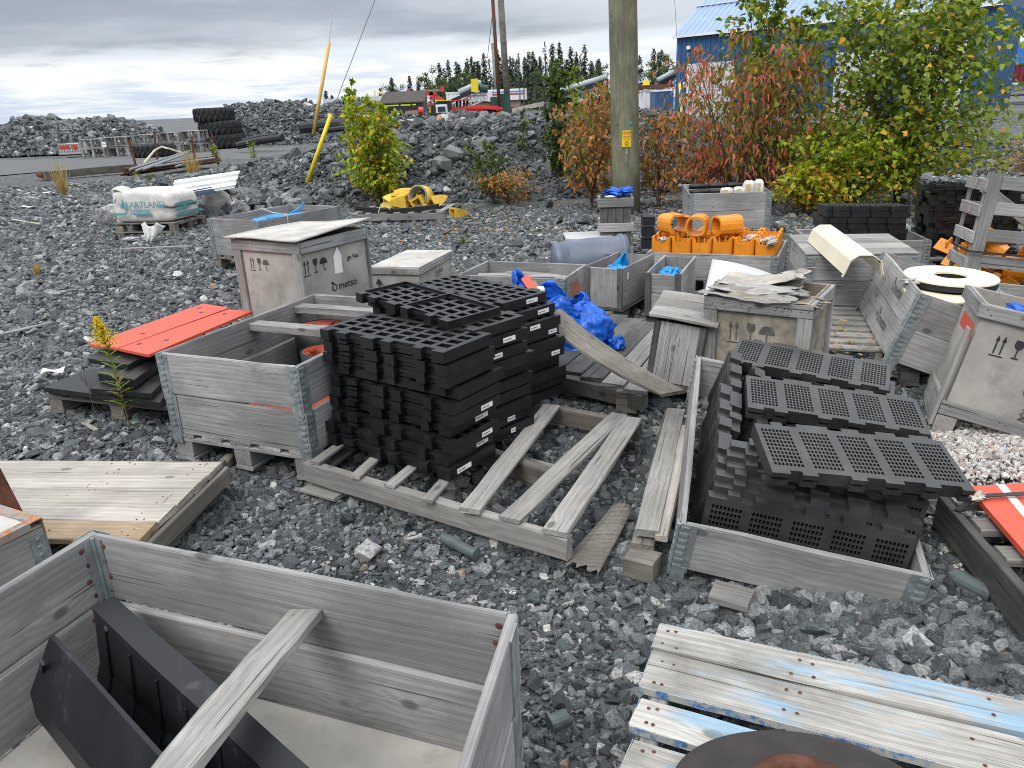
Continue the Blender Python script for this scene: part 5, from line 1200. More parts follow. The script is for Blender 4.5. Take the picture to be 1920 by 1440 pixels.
# ------------------------------------------------------------------ tilted plank, blue bag, dark pallet
o = thing('loose_plank', 'long warped plank propped from the black panels down to the tilted collar', 'plank')
beam(o, 'plank_board', at(1030, 588, .50), at(1262, 738, .34), .14, .016, WEND, up=(.18, -.22, 1), seg=10, warp=-.035, twist=.1)
dp0, dp1, dp2 = at(1022, 690, .13), at(1150, 722, .13), at(1232, 612, .13)
o = thing('wooden_pallet', 'dark stained pallet under the blue plastic bag', 'pallet', group='wooden pallets')
fr0, fr1 = at(1000, 680, .14), at(1190, 735, .14); bk0, bk1 = at(1130, 590, .14), at(1275, 625, .14)
for i in range(6):
    t = i / 5; a = fr0.lerp(fr1, t); b_ = bk0.lerp(bk1, t); beam(o, 'deck_board', a, a + (b_ - a) * 1.05, .125, .022, WGD if i < 4 else WG, var=i, seg=3)
for t in (.0, .5, 1): beam(o, 'stringer', fr0.lerp(bk0, t * .98) + Vector((-.1, .04, -.055)), fr1.lerp(bk1, t * .98) + Vector((.05, -.0, -.055)), .07, .085, WGD, var=int(t * 4))
for t in (.85, .35): beam(o, 'block', fr0.lerp(fr1, t) + Vector((0, 0, -.07)), fr0.lerp(fr1, t) + Vector((.1, -.04, -.07)), .07, .12, WEND)
bp = at(1066, 655, .14); o = thing('plastic_bag', 'big blue plastic bag slumped on the dark pallet, open at the top', 'plastic bag', (bp.x, bp.y + .1, .14), (0, 0, -.5))
def bagshape(u, v):
    a = u * 2 * math.pi; z = v; r = (.92 - .35 * max(0, z - .45)) * (1 - .1 * (1 - z)); k = Vector((math.cos(a) * 1.2, math.sin(a) * 1.2, z * 2.2))
    n_ = noise.noise(k + Vector((4, 2, 1))) * .22 + abs(noise.noise(k * 2.3)) * -.22 + .08 * noise.noise(k * 6)
    hgt = .27 + .10 * max(0, math.cos(a - 2.9)) + .03 * math.sin(5 * a)
    fd = noise.voronoi(k * 2.2 + Vector((1, 2, 3)))[0]; rr = r + n_ * .7 - .28 * max(0, .28 - (fd[1] - fd[0]))
    return (.33 * rr * math.cos(a) - .12 * z * 1.1, .18 * rr * math.sin(a), hgt * z * 1.12 + .02 * n_)
sheet('bag_skin', BLUE, o, bagshape, 96, 40, .003)
crumple('bag_fold', BLUE, o, (.17, -.02, .12), (.15, .13, .14), 11, .35, 4, 2.4); crumple('bag_corner', BLUE, o, (.33, -.03, .05), (.06, .04, .05), 12, .7)
bo = o.location.copy()
for i, (p, q, w, m, nm, lb) in enumerate((((983, 520), (1003, 548), .045, RED, 'red_bar', 'faded red bar sticking out of the blue bag'), ((998, 530), (1020, 562), .03, WT, 'wood_piece', 'brown broken wood beside the red bar in the blue bag'), ((1008, 545), (1024, 572), .03, LINER, 'red_bracket', 'dark red bracket lowest in the blue bag'), ((1075, 530), (1085, 553), .06, RUST, 'rusty_channel', 'rusty brown channel at the right edge of the blue bag'))):
    y = bo.y - .03 + .02 * i; A = aty(*p, y + .1); B = aty(*q, y); s = thing(nm, lb, 'scrap metal' if m is not WT else 'wood scrap', B); mb = MB(); mb.bar(A - B, (0, 0, 0), w, .012, up=(0, -1, .3)); mb.bar((A - B) + Vector((w * .5, .02, 0)), Vector((w * .5, .02, 0)), .012, .04, up=(0, -1, .3)); mb.build('bar_piece', m, s)
q = aty(1012, 545, bo.y); o = thing('paper_wad', 'white crumpled paper in the mouth of the blue bag', 'paper', q); crumple('wad', PAPER, o, (0, 0, 0), (.035, .03, .03), 4, .5, 3)

# ------------------------------------------------------------------ narrow crates with blue bags, small fallen crate, open crate
def narrow(label, loc, yaw, w, d, h, z0=0.1, spl=0):
    o = thing('narrow_crate', label, 'crate', (loc[0], loc[1], z0), (0, 0, yaw), 'narrow open crates with blue bags'); t = .018
    if spl: board(o, 'end_board', (t, 0, 0), (w - t, t, h * .48), WG, 3, var=1); board(o, 'end_board', (t, 0, h * .49), (w - t, t, h - .012), WG, 3, var=5)
    else: board(o, 'end_board', (t, 0, 0), (w - t, t, h - .01), WG, 3, var=1)
    board(o, 'end_board', (t, d - t, 0), (w - t, d, h - .01), WG, 3, var=2)
    board(o, 'side_board', (0, -.004, 0), (t, d + .004, h), WG, 3, var=3); board(o, 'side_board', (w - t, -.004, 0), (w, d + .004, h), WG, 3, var=4)
    for x0, x1 in ((-.001, .042), (w - .042, w + .001)): board(o, 'corner_post', (x0, -.022, -.005), (x1, -.0045, h + .001), WGD, 2, var=6)
    board(o, 'base_board', (-.01, -.02, -.02), (w + .01, d, -.006), WGD, 2, var=7)
    for y in (.03, d - .12): board(o, 'skid', (.0, y, -z0 + .005), (w, y + .09, -.022), WGD, 2, var=8)
    return o
n1_ = narrow('left narrow open crate with pale blue plastic sticking up', (.584, 5.70), -.56, .311, .607, .30)
b = MB(); b.add([(0, 0, 0), (.03, 0, .01), (.035, 0, .05), (.01, 0, .06), (.012, 0, .035)], [[0, 1, 2, 3, 4]]); b.build('torn_label', PAPER, n1_, mw=face_m((.3115, .06, .2), (0, 1, 0), (1, 0, 0)) @ Matrix.Rotation(-math.pi / 2, 4, 'X'))
narrow('right narrow open crate with pale blue bag and split end boards', (.99, 5.42), -.39, .254, .663, .29, spl=1)
def poke(label, p, r, seed, m=CYAN, amp=.5, grp=None, up=None):
    o = thing('plastic_bag', label, 'plastic bag', p, group=grp); crumple('bag_skin', m, o, (0, 0, 0), r, seed, amp)
    if up: 
        sheet('standing_flap', m, o, lambda u, v: ((-.5 + u) * up[0] * (1 - .93 * v) + .05 * v, .018 * math.sin(9 * u + 4 * v), v * up[1]), 8, 8, .002)
    return o
q = at(1160, 498, .38); poke('pale blue plastic with a peaked flap in the left narrow crate', Vector((q.x, q.y, .35)), (.09, .13, .04), 2, up=(.17, .13))
q = at(1256, 505, .36); poke('pale blue bag in the right narrow crate', Vector((q.x, q.y, .33)), (.09, .11, .05), 5)
# fallen small crate
sc0, scR = Vector((.715, 3.92, .10)), rotm(-.36, .03, -.04)
SCm = .232
o = thing('wooden_crate', 'small weathered crate lying between the warped plank and the open crate', 'crate', Vector((.722, 3.90, .14)), rotm(-.34, .13, .0).to_euler(), 'grey plywood crates')
sw, sd, sh = .27, .50, .35
board(o, 'end_board', (.03, 0, .0), (sw - .012, .018, sh - .02), WG, 3, var=3); board(o, 'corner_post', (0, -.006, 0), (.034, .0175, sh - .02), WGD, 2); board(o, 'side_board', (0, .0185, 0), (.018, sd, sh - .005), WGD, 3); board(o, 'side_board', (sw - .018, .0185, 0), (sw, sd, sh - .005), WGD, 3, var=2)
board(o, 'end_board', (.02, sd + .001, .0), (sw - .02, sd + .018, sh - .02), WG, 2); board(o, 'base_board', (-.02, -.02, -.03), (sw + .03, sd, -.006), WGD, 2); board(o, 'corner_post', (sw - .034, -.0055, 0), (sw, .0170, sh - .02), WGD, 2, var=3)
for i in range(3): board(o, 'lid_board', (-.03, -.035 + i * .18, sh + .001), (sw + .05, .143 + i * .18, sh + .02), WLT, 3, .003, var=i)
# open plywood crate with torn lid
OP = Vector((1.045, 3.93, .0)); OY = -.30
o = crate('open plywood crate with torn delaminated lid in the centre right', (1.0, 3.83, 0), (0, 0, -.59), .535, .50, .60, PLYD, WG, .07, .022, .0, open_top=True, midlines=0)
marks(o, .11, (.14, .0212, .37), (1, 0, 0), (0, -1, 0), INKF)
b = MB(); rnd = random.Random(4)
for i in range(16): b.lathe([(.0001, .0008), (.003, .0006), (.0035, 0)], 6, (rnd.choice((.25, .42, .08)) + rnd.uniform(-.03, .03), -.0005, .55 + rnd.uniform(-.025, .025)), R=Matrix.Rotation(math.pi / 2, 3, 'X'))
q = b.build('nail_heads', BLKM, o); q['kind'] = 'stuff'
OR = Matrix.Rotation(-.30, 3, 'Z')
def torn(k, z, x0, x1, y0, y1, lift, seed, m):
    def fn(u, v):
        x = x0 + (x1 - x0) * u; y = y0 + (y1 - y0) * v; e = .035 * noise.noise(Vector((u * 3, v * 9, seed)))
        if u > .9: x += e * 2.2 + .05 * noise.noise(Vector((1, v * 14, seed)))
        y += .012 * noise.noise(Vector((u * 8, v * 2, seed + 4)))
        return (x, y, z + lift * max(0, u - .55) ** 1.5 * 3 + .012 * math.sin(5 * u + 7 * v + seed) + .012 * noise.noise(Vector((u * 5, v * 10, seed))))
    return sheet('torn_ply', m, k, fn, 26, 22, .0035)
k = thing('crate_lid', 'torn splintered plywood lid on the open crate', 'crate lid', (1.0, 3.83, .603), (0, 0, -.59))
torn(k, .004, -.03, .44, -.02, .30, .005, 1, WLT); torn(k, .014, -.01, .40, .08, .42, .012, 2, WLT); torn(k, .022, .0, .40, .2, .5, .05, 3, WP); torn(k, -.008, .1, .55, -.0, .2, -.01, 4, PLYD)
# white curved sheet behind the narrow crates
q = at(1292, 560, .2); o = thing('curved_sheet', 'big curved pale sheet lining behind the right narrow crate', 'curved sheet', (1.27, 5.0, .04), (0, 0, -.45))
sheet('sheet_body', STEELW, o, lambda u, v: (-.02 + .62 * u, -.08 + .60 * v, .10 + .27 * v * (1 - .5 * u * u) - .07 * math.sin(math.pi * v) + .04 * (1 - u) * v), 14, 14, .006)
MB().bx((.0, .0, -.02), (.6, .018, .14)).build('front_rim', PLYD, o)

# ------------------------------------------------------------------ collar with amber pieces, narrow tall crate, bin, collars at the back
YR = at(1460, 481, .345); YA = -.42; yd = Vector((math.cos(YA), math.sin(YA), 0)); YO = YR - yd * 1.05
YO.z = .144; YW = 1.05
pallet('pallet under the collar of amber pieces', (YO.x, YO.y, 0), YA, YW, .75, WG, 'x', 5, .12)
collar('single grey collar filled with upright amber liners', (YO.x, YO.y, .146), YA, YW, .75, .2, WG)
YRm = Matrix.Rotation(YA, 3, 'Z')
def amber(label, loc, rot, w=.155, d=.13, h=.20, notch=True, grp='amber liners packed upright in the collar'):
    o = thing('amber_liner', label, 'machine liner', loc, rot, grp)
    t = .016; r = .035 if notch is True else .058; poly = []
    def ring(w, d, r):
        P = []
        for (cx, cy, a0) in ((w / 2 - r, -d / 2 + r, -90), (w / 2 - r, d / 2 - r, 0)):
            for k in range(4): a = math.radians(a0 + 30 * k); P.append((cx + r * math.cos(a), cy + r * math.sin(a)))
        for (cx, cy, a0) in ((-w / 2 + r, d / 2 - r, 90), (-w / 2 + r, -d / 2 + r, 180)):
            for k in range(4): a = math.radians(a0 + 30 * k); P.append((cx + r * math.cos(a), cy + r * math.sin(a)))
        return P
    O = ring(w, d, r); I = ring(w - 2 * t, d - 2 * t, r - t * .6); n = len(O); v = []; f = []
    for lv in (0, 1):
        for i in range(n):
            hh = h
            if notch and lv and abs(O[i][0]) < w * .3: hh = h - .035
            for P in (O, I): v.append((P[i][0], P[i][1], (hh if lv else 0)))
    for i in range(n - 1 if notch == 'open' else n):
        j = (i + 1) % n; a, b_, c, d_ = i * 2, j * 2, 2 * n + j * 2, 2 * n + i * 2
        f += [[a, b_, c, d_], [a + 1, d_ + 1, c + 1, b_ + 1], [a, a + 1, b_ + 1, b_], [d_, c, c + 1, d_ + 1]]
    if notch == 'open': f += [[0, 2 * n, 2 * n + 1, 1], [2 * n - 2, 2 * n - 1, 4 * n - 1, 4 * n - 2]]
    link('liner_shell', pymesh('liner', v, f), ORG, o)
    if notch is True:
        b = MB()
        for x in (-.045, .045): b.bx((x - .014, -d / 2 - .0005, h - .036), (x + .014, -d / 2 + t, h - .002)) if False else None
        b.bx((-.028, -d / 2 + .001, h - .036), (-.018, -d / 2 + t - .001, h + .008)); b.bx((.02, -d / 2 + .001, h - .036), (.03, -d / 2 + t - .001, h + .004)); b.build('lug', ORG, o)
    return o
rnd = random.Random(9); nc = 6
for r in range(4):
    for c_ in range(nc):
        p = YO + YRm @ Vector((.10 + c_ * .168, .13 + r * .16, 0)); p.z = .262 + rnd.uniform(-.006, .006)
        rw = ('front', 'second', 'third', 'rear')[r]; cc = ('first', 'second', 'third', 'fourth', 'fifth', 'last')[c_]
        amber('%s amber liner from the left in the %s row standing in the collar' % (cc, rw), p, (0, 0, YA + rnd.uniform(-.03, .03)), .164, .148, .20)
for (p_, z, w, rot, nt, lb) in (((1258, 432), .50, .20, eul(YA + 1.35, 0, 0) , 'open', 'open forked amber liner tipped on top at the left'), ((1318, 436), .50, .15, None, 'closed', 'amber liner lying on top in the middle, open end to the camera'), ((1392, 432), .50, .17, None, 'closed', 'amber liner lying on its side on top at the right')):
    yy = YO.y + .15 - (p_[0] - 1260) * .0022; q = aty(*p_, yy)
    R = rotm(YA + {'open forked': .9}.get(lb[:11], (-.75 if 'right' in lb else .25)), 0, 0) @ rotm(0, 0, math.radians(90))
    o = amber(lb, Vector((q.x, q.y + .12, .545)), (R @ rotm(0, rnd.uniform(-.25, .25), 0)).to_euler(), w * 1.1, .16, .20, 'open' if nt == 'open' else False, grp='amber liners lying on top of the others')
q = YO + YRm @ Vector((.10, .14, 0)); q.z = .45
for i, (x, y, s) in enumerate(((.12, .09, .05), (.95, .15, .08), (.8, .25, .07), (.35, .3, .06), (.98, .04, .04))):
    q = YO + YRm @ Vector((x, y, 0)); q.z = .44; o = thing('plastic_scrap', ('white film scrap between the first amber liners', 'white film scrap at the right end of the amber collar', 'crumpled film scrap behind the right amber liners', 'small film scrap in the middle of the amber liners', 'film scrap drooping over the last front liner')[i], 'plastic scrap', q); crumple('scrap', CLEAR, o, (0, 0, 0), (s, s * .8, s * .45), i + 2, .8, 3)
# tall narrow crate by the pole
o = thing('narrow_crate', 'tall narrow slatted crate in front of the wooden pole', 'crate', (.982, 8.141, 0), (0, 0, -.112)); tw, td, th_ = .36, .36, .60
for i in range(4):
    for (a, b_) in ((((.02 + i * .081), .018), ((.02 + i * .081 + .078), .03)),):
        board(o, 'stave', (a, .020, .0), (b_[0] if isinstance(b_, tuple) else b_, .034, th_), WGD, 2, var=i) if False else board(o, 'stave', (.02 + i * .081, .020, 0), (.02 + i * .081 + .078, .034, th_), WGD, 2, var=i)
        board(o, 'stave', (.02 + i * .081, td - .034, 0), (.02 + i * .081 + .078, td - .02, th_), WGD, 2, var=i)
        board(o, 'stave', (.020, .036 + i * .073, 0), (.034, .036 + i * .073 + .07, th_), WGD, 2, var=i); board(o, 'stave', (tw - .034, .036 + i * .073, 0), (tw - .02, .036 + i * .073 + .07, th_), WGD, 2, var=i)
for z in (.005, .25, .505):
    board(o, 'batten', (-.005, 0, z), (tw + .005, .019, z + .09), WG, 2, var=1); board(o, 'batten', (-.005, td - .019, z), (tw + .005, td, z + .09), WG, 2, var=2)
    board(o, 'batten', (0, .0195, z + .001), (.019, td - .0195, z + .091), WG, 2, var=3); board(o, 'batten', (tw - .019, .0195, z + .001), (tw, td - .0195, z + .091), WG, 2, var=4)
poke('bright blue plastic heaped on the tall narrow crate', Vector((1.19, 8.27, .64)), (.17, .13, .05), 7, BLUE, .9); q = Vector((1.12, 8.2, .62)); o = thing('paper_wad', 'white paper under the blue plastic on the tall crate', 'paper', q); crumple('wad', PAPER, o, (0, -.03, -.01), (.07, .05, .015), 3, .3, 3)
# grey blue bin lying down
a = at(1038, 492, .17); b_ = at(1172, 483, .17)
o = thing('plastic_bin', 'grey blue ribbed plastic bin lying on its side', 'bin', a); ax = (b_ - a); L = ax.length; Rb = ax.to_track_quat('Z', 'Y').to_matrix(); Rb = Matrix((Rb.col[0], Rb.col[1], Rb.col[2])).transposed()
MB().lathe([(.0001, 0), (.165, 0), (.175, .02), (.18, .05), (.185, .12), (.192, .14), (.195, .3), (.202, .32), (.205, L - .06), (.222, L - .055), (.222, L - .03), (.212, L - .025), (.215, L), (.195, L), (.185, .05), (.0001, .03)], 32, R=Rb).build('bin_body', GBLUE, o, True)
b = MB()
for s in (.35, .75): b.add([Rb @ Vector((x, y, z)) for x, y, z in ((.0, 0, 0),) * 3], [[0, 1, 2]]) if False else None
b.bar(Rb @ Vector((0, 0, L - .05)) + Vector((-.0, -.21, .06)), Rb @ Vector((0, 0, L - .22)) + Vector((0, -.20, .06)), .05, .03, up=(0, -1, 0)); b.build('handle', GBLUE, o)
o = thing('metal_tray', 'pale flat crate top behind the grey blue bin', 'tray', at(1065, 450, .2)); MB().bx((0, 0, -.2), (.45, .4, -.0)).bx((-.02, -.02, .002), (.47, .42, .012)).build('tray_body', STEELW, o)
o = thing('plastic_crate', 'black slotted plastic crate between the tall crate and the amber collar', 'crate', (1.42, 8.0, 0), (0, 0, -.1)); b = MB(); b.bx((0, 0, 0), (.12, .25, .02))
for z in (.08, .2, .32): b.bx((0, 0, z), (.13, .2, z + .09))
b.build('frame_body', BLKM, o)
# back collars with black rolls and white bags
BX, BY, BA = 2.047, 8.687, -.163; BWd, BDp = .885, 1.0
pallet('pallet under the back collars right of the pole', (BX, BY, 0), BA, BWd, BDp, WG, 'x', 5, .12)
for k in (0, 1): collar(('lower', 'upper')[k] + ' back collar under the black rolls, right of the pole', (BX, BY, .146 + .199 * k), BA, BWd, BDp, .197, WG)
BR_ = Matrix.Rotation(BA, 3, 'Z')
rnd = random.Random(3)
for i in range(9):
    p = Vector((BX, BY, 0)) + BR_ @ Vector((.04 + (i % 3) * .2, .45 + (i // 3) * .0 + .02 * i, .44 + (i // 3) * .058)); o = thing('black_roll', '%s black hose length in the back collars, %s layer' % (('left', 'middle', 'right')[i % 3], ('lowest', 'middle', 'top')[i // 3]), 'hose', p, (0, 0, BA), 'black hoses in the back collars'); MB().tube([(0, 0, 0), (.12, .01, .004), (.235, 0, 0)], [.026, .031, .026], 10).build('hose', BLK, o, True)
for i, (x, w, h, lb) in enumerate(((.36, .13, .05, 'left low white bag with yellow print in the back collars'), (.50, .13, .055, 'middle low white bag with yellow print in the back collars'), (.60, .13, .12, 'tall white bag on end in the back collars'), (.72, .10, .13, 'rightmost tall white bag in the back collars'))):
    p = Vector((BX, BY, .53)) + BR_ @ Vector((x, .16, 0)); o = thing('white_bag', lb, 'bag', p, (0, 0, BA), 'white printed bags in the back collars'); pillow('bag_body', WFAB, o, (w, .17, h * 2.0), i, 4, .12, (w / 2, 0, 0))
    MB().bx((w * .2, -.088, -.0), (w * .55, -.086, h * .75)).build('printed_band', plain('tan_print', (.55, .42, .2), .8), o)

# ------------------------------------------------------------------ collar behind the panels (long, low), right middle crates
collar('low grey collar lying behind the blue bag', (-.42, 6.45, .02), -.40, .95, .62, .2, WG, hinges=(1, 2, 3))
for i, (x, y, l_, a, lb) in enumerate(((.1, .2, .5, .2, 'grey board scrap in the left of the low collar'), (.3, .35, .55, -.1, 'long splintered board in the low collar'), (.45, .15, .4, .5, 'short board scrap in the low collar'))):
    p = Vector((-.42, 6.45, 0)) + Matrix.Rotation(-.4, 3, 'Z') @ Vector((x, y, .17)); o = thing('wood_scrap', lb, 'wood scrap', p, (0, .05, a - .3)); board(o, 'scrap_board', (0, -.05, 0), (l_, .05, .015), WLT if i < 1 else WG, 3, .01, var=i)
CXY = (2.06, 5.22); CA = -.20
pallet('dark pallet under the crates with the cream cover', (CXY[0] - .02, CXY[1] + .02, 0), CA, .75, 1.0, WGD, 'x', 5, .1)
for k in (0, 1): collar(('lower', 'upper')[k] + ' collar of the lidded crate under the cream cover', (CXY[0], CXY[1], .146 + .175 * k), CA, .70, .78, .173, WG)
o = thing('crate_lid', 'grey plank lid under the cream cover', 'crate lid', (CXY[0], CXY[1], .497), (0, 0, CA))
for i in range(4): board(o, 'lid_board', (-.01, .005 + i * .196, 0), (.71, .196 + i * .196, .016), WLT if i % 2 else WG, 2, var=i)
pa, pb = at(1530, 478, .56), at(1600, 468, .56)
o = thing('cream_cover', 'cream folded metal cover resting on the lidded crate', 'metal cover', at(1572, 470, .515)); A = at(1514, 468, .52); B = at(1620, 492, .50); A = at(1548, 440, .52); B = at(1632, 497, .53)
dirv = (at(1588, 505, .52) - at(1520, 445, .52)); dirv.z = 0; Lc = dirv.length * 1.0; dirv.normalize(); sv = Vector((-dirv.y, dirv.x, 0)); 
O_ = at(1514, 452, .52) - o.location
prof = [(0, .0), (.03, .085), (.075, .115), (.15, .115), (.20, .08), (.22, .0)]
def cov(u, v):
    k = v * (len(prof) - 1); i = min(len(prof) - 2, int(k)); f_ = k - i; a = prof[i]; b_ = prof[i + 1]; s = a[0] + (b_[0] - a[0]) * f_; z = a[1] + (b_[1] - a[1]) * f_
    return O_ + dirv * (u * Lc) + sv * s + Vector((0, 0, z))
sheet('folded_cover', CREAM, o, cov, 3, len(prof) - 1, .006, False)
sheet('second_leaf', CREAM, o, lambda u, v: cov(u * .03 + .95, v) * 1 - Vector((0, 0, .02)), 2, len(prof) - 1, .004, False)
# crate behind with black panels on it
pallet('pallet under the low crate with the black slotted stack', (2.62, 6.55, 0), -.15, .95, .8, WG, 'x', 5, .1)
collar('low collar under the leaning stack of black slotted panels', (2.62, 6.55, .146), -.15, .95, .72, .195, WG)
def slot_panel():
    n = 15; xs = [0]; 
    for i in range(n): xs += [.03 + i * .0425, .03 + i * .0425 + .022]
    xs += [.68]; lug = [(.05, .12), (.2, .27), (.36, .43), (.52, .59)]; xs = sorted(set(xs + [v for q in lug for v in q])); ys = [-.02, 0, .04, .14, .17, .27, .31, .33]; hx = [(.03 + i * .0425, .03 + i * .0425 + .022) for i in range(n)]
    def solid(x, y, z):
        if 0 < y < .31:
            if (.04 < y < .14 or .17 < y < .27) and any(a < x < b for a, b in hx): return False
            return True
        l = any(a < x < b for a, b in lug); return l if y < 0 else not l
    me = voxel(xs, ys, [0, .02, .045], solid); me.name = 'slotted_plate'; me.materials.append(BLKD); return me
SLOT = slot_panel(); rnd = random.Random(12)
for i in range(6):
    panel(SLOT, '%s slotted black panel of the leaning stack behind the cream cover' % ORD[i], (2.74 + rnd.uniform(-.02, .02), 6.62 + .0 * i, .345 + .048 * (5 - i)), rotm(-.12 + rnd.uniform(-.03, .03), .03, -.04 + .0 * i), 'slotted black panels in the leaning stack')
BKX, BKY = 3.72, 6.75
pallet('pallet under the tall black panel stack', (BKX - .12, BKY - .15, 0), -.3, .85, .9, WG, 'x', 5, .1)
for i in range(13):
    top_ = i == 0
    panel(SLOT if i % 3 else COARSE, '%s panel of the tall black stack at the right, %s' % (ORD[i], 'strewn with stone chips' if top_ else 'counted from the top'), (BKX - (.10 if top_ else 0) + rnd.uniform(-.03, .03), BKY + rnd.uniform(-.02, .02), .145 + .0475 * (12 - i)), rotm(-.32 + rnd.uniform(-.05, .05), 0, 0), 'black panels in the tall right stack', (.1, .03) if i == 8 else None)
for i in range(12):
    panel(SLOT, '%s panel of the tall black stack just behind the first' % ORD[i], (BKX + .10 + rnd.uniform(-.03, .03), BKY + .36 + rnd.uniform(-.02, .02), .145 + .0475 * (11 - i)), rotm(-.32 + rnd.uniform(-.05, .05), 0, 0), 'black panels in the tall rear stack')
rg = np.random.default_rng(5); n_ = 260; R2 = Matrix.Rotation(-.32, 3, 'Z'); P = [Vector((BKX - .1, BKY, .775)) + R2 @ Vector((rg.uniform(.02, .7), rg.uniform(0, .3), rg.uniform(0, .02))) for _ in range(n_)]
scatter('stone_chips', [tuple(p) for p in P], np.exp(rg.normal(0, .4, n_)) * .035, ROCKS, 6)
# tilted collars with cream discs
TC = Vector((2.052, 3.963, .16)); TR = rotm(-.289, .321, 0)
pallet('slatted pallet sticking out under the tilted pair of collars', (1.83, 4.30, 0), -.33, .62, 1.0, WLT, 'x', 8, .075, blocks=False, h=.14)
pallet('lower pallet beneath the tilted pair of collars', (2.15, 3.98, 0), -.3, .75, 1.0, WGD, 'y', 5, .1, h=.13)
for k in (0, 1):
    q = TC + TR @ Vector((0, 0, .198 * k)); cc = collar(('lower', 'upper')[k] + ' tilted collar of the pair holding the cream discs', q, 0, .75, 1.2, .196, WG, rot=TR.to_euler())
    lettering(cc, 'metso', .085, (-.0008, .42, .10), (0, -1, 0), (-1, 0, 0), INKF); logo(cc, .07, (-.0008, .60, .075), (0, -1, 0), (-1, 0, 0), INKF)
def cdisc(label, c, R, tilt, th=.045):
    o = thing('cream_disc', label, 'filter disc', c, tilt, 'cream discs in the tilted collars')
    MB().lathe([(.085, th), (R - .004, th), (R, th - .004), (R, th - .012), (.085, th - .012)], 56, close=True).build('cream_face', CREAM, o)
    MB().lathe([(.10, 0), (R - .003, 0), (R - .003, th - .013), (.10, th - .013)], 56, close=True).build('black_body', BLK, o)
for (p_, z, lb) in (((1780, 530), .49, 'upper cream faced disc with torn film on its left edge'), ((1782, 560), .43, 'lower cream faced disc in the tilted collars')):
    q = at(*p_, z); cdisc(lb, q, .245, eul(-.3, .03, .02))
q = at(1712, 527, .52); o = thing('plastic_film', 'torn white film hanging on the upper cream disc', 'plastic film', q); crumple('film', CLEAR, o, (0, 0, 0), (.07, .045, .018), 8, .8)
for i, (p_, z, r, lb) in enumerate((((1735, 655), .16, (.10, .05, .06), 'white paper wad hanging under the tilted collars'), ((1690, 700), .03, (.10, .05, .035), 'dirty paper trailing on the gravel under the hinge'), ((1770, 648), .15, (.06, .04, .035), 'brownish paper wad right of the white one'))):
    q = at(*p_, z); o = thing('paper_scrap', lb, 'paper', q); crumple('scrap', PAPER if i == 0 else SCRAP, o, (0, 0, 0), r, 20 + i, .7, 4, 2.2)

# ------------------------------------------------------------------ right plywood crate with blue plastic
RC = Vector((2.004, 3.343, .10)); RCR = rotm(-.445, .209, -.084)
o = crate('tilted plywood crate with handling marks and blue plastic, right edge', RC, RCR.to_euler(), .80, .62, .545, PLY, WG, .065, .022, .0, open_top=True, posts=False)
for x in (.0, .36): board(o, 'foot', (x + .002, .002, -.1), (x + .09, .6, -.003), WLT, 2, var=5)
board(o, 'post', (-.016, .0, -.06), (-.001, .07, .42), WLT, 2, var=9)
marks(o, .095, (.12, .0208, .33), (1, 0, 0), (0, -1, 0), INK)
lettering(o, 'metso', .085, (.46, .0208, .2), (1, 0, 0), (0, -1, 0), INK); logo(o, .075, (.29, .0208, .175), (1, 0, 0), (0, -1, 0), INK)
lettering(o, 'IPPC  IN-435', .028, (.24, -.0008, .522), (1, 0, 0), (0, -1, 0), INKF); lettering(o, '+  HT', .028, (.24, -.0008, .495), (1, 0, 0), (0, -1, 0), INKF)
b = MB(); rnd = random.Random(5)
for i in range(9):
    x, y = .34 + .1 * (i % 3) + rnd.uniform(-.02, .02), .06 + .03 * (i // 3) + rnd.uniform(-.01, .01)
    for a in (.6, -.7): b.box((x, y, 0), (.05, .008, .0002), Matrix.Rotation(a + rnd.uniform(-.2, .2), 3, 'Z'))
b.build('ink_crosses', INKF, o, mw=face_m((.0, .0208, .0), (1, 0, 0), (0, -1, 0)))
b = MB(); b.add([(0, .1, .36), (0, .5, .36), (0, .5, .43), (0, .1, .43)], [[0, 1, 2, 3]]); b.build('red_smear', RED, o, mw=Matrix.Translation((.0212, 0, 0)))
for (x, y, z, r, sd, lb) in ((.28, .20, .52, (.14, .13, .06), 3, 'bright blue plastic bulging from the left of the tilted plywood crate'), (.62, .25, .52, (.18, .14, .05), 9, 'flat bright blue plastic sheet at the right of the tilted crate')):
    q = RC + RCR @ Vector((x, y, z)); o2 = thing('plastic_sheet', lb, 'plastic sheet', q, RCR.to_euler()); crumple('sheet_folds', BLUE, o2, (0, 0, 0), r, sd, .6)
# red plate on pallet with strap, right edge
pr = [at(1812, 912, .19), at(1905, 902, .19)]
SA = at(1765, 940, .13); SB = at(1925, 1125, .13); so = thing('wooden_pallet', 'dark grey pallet carrying the strapped red plate, right edge', 'pallet', group='wooden pallets')
beam(so, 'stringer', SA + Vector((0, 0, -.04)), SB + (SB - SA) * .6 + Vector((0, 0, -.04)), .03, .13, WGD, seg=4)
nrm = Vector(((SB - SA).y, -(SB - SA).x, 0)).normalized(); nrm = -nrm if nrm.x < 0 else nrm
for t in (.02, .32, .62, .95, 1.3): c = SA.lerp(SB, t) + Vector((0, 0, .005)); beam(so, 'deck_board', c + nrm * .03, c + nrm * .8, .085, .03, WLT, var=int(t * 9))
b = MB(); pl = [at(1815, 912, .19), at(1990, 900, .19), at(2150, 1060, .19), at(1935, 1050, .19)]; 
o = thing('red_plate', 'bright orange red plate strapped on the dark pallet, right edge', 'plate', pl[0]); q = [p - pl[0] for p in pl]; b.add(q + [p - Vector((0, 0, .02)) for p in q], [[0, 1, 2, 3], [7, 6, 5, 4], [0, 4, 5, 1], [1, 5, 6, 2], [2, 6, 7, 3], [3, 7, 4, 0]]); b.build('plate_body', RED, o)
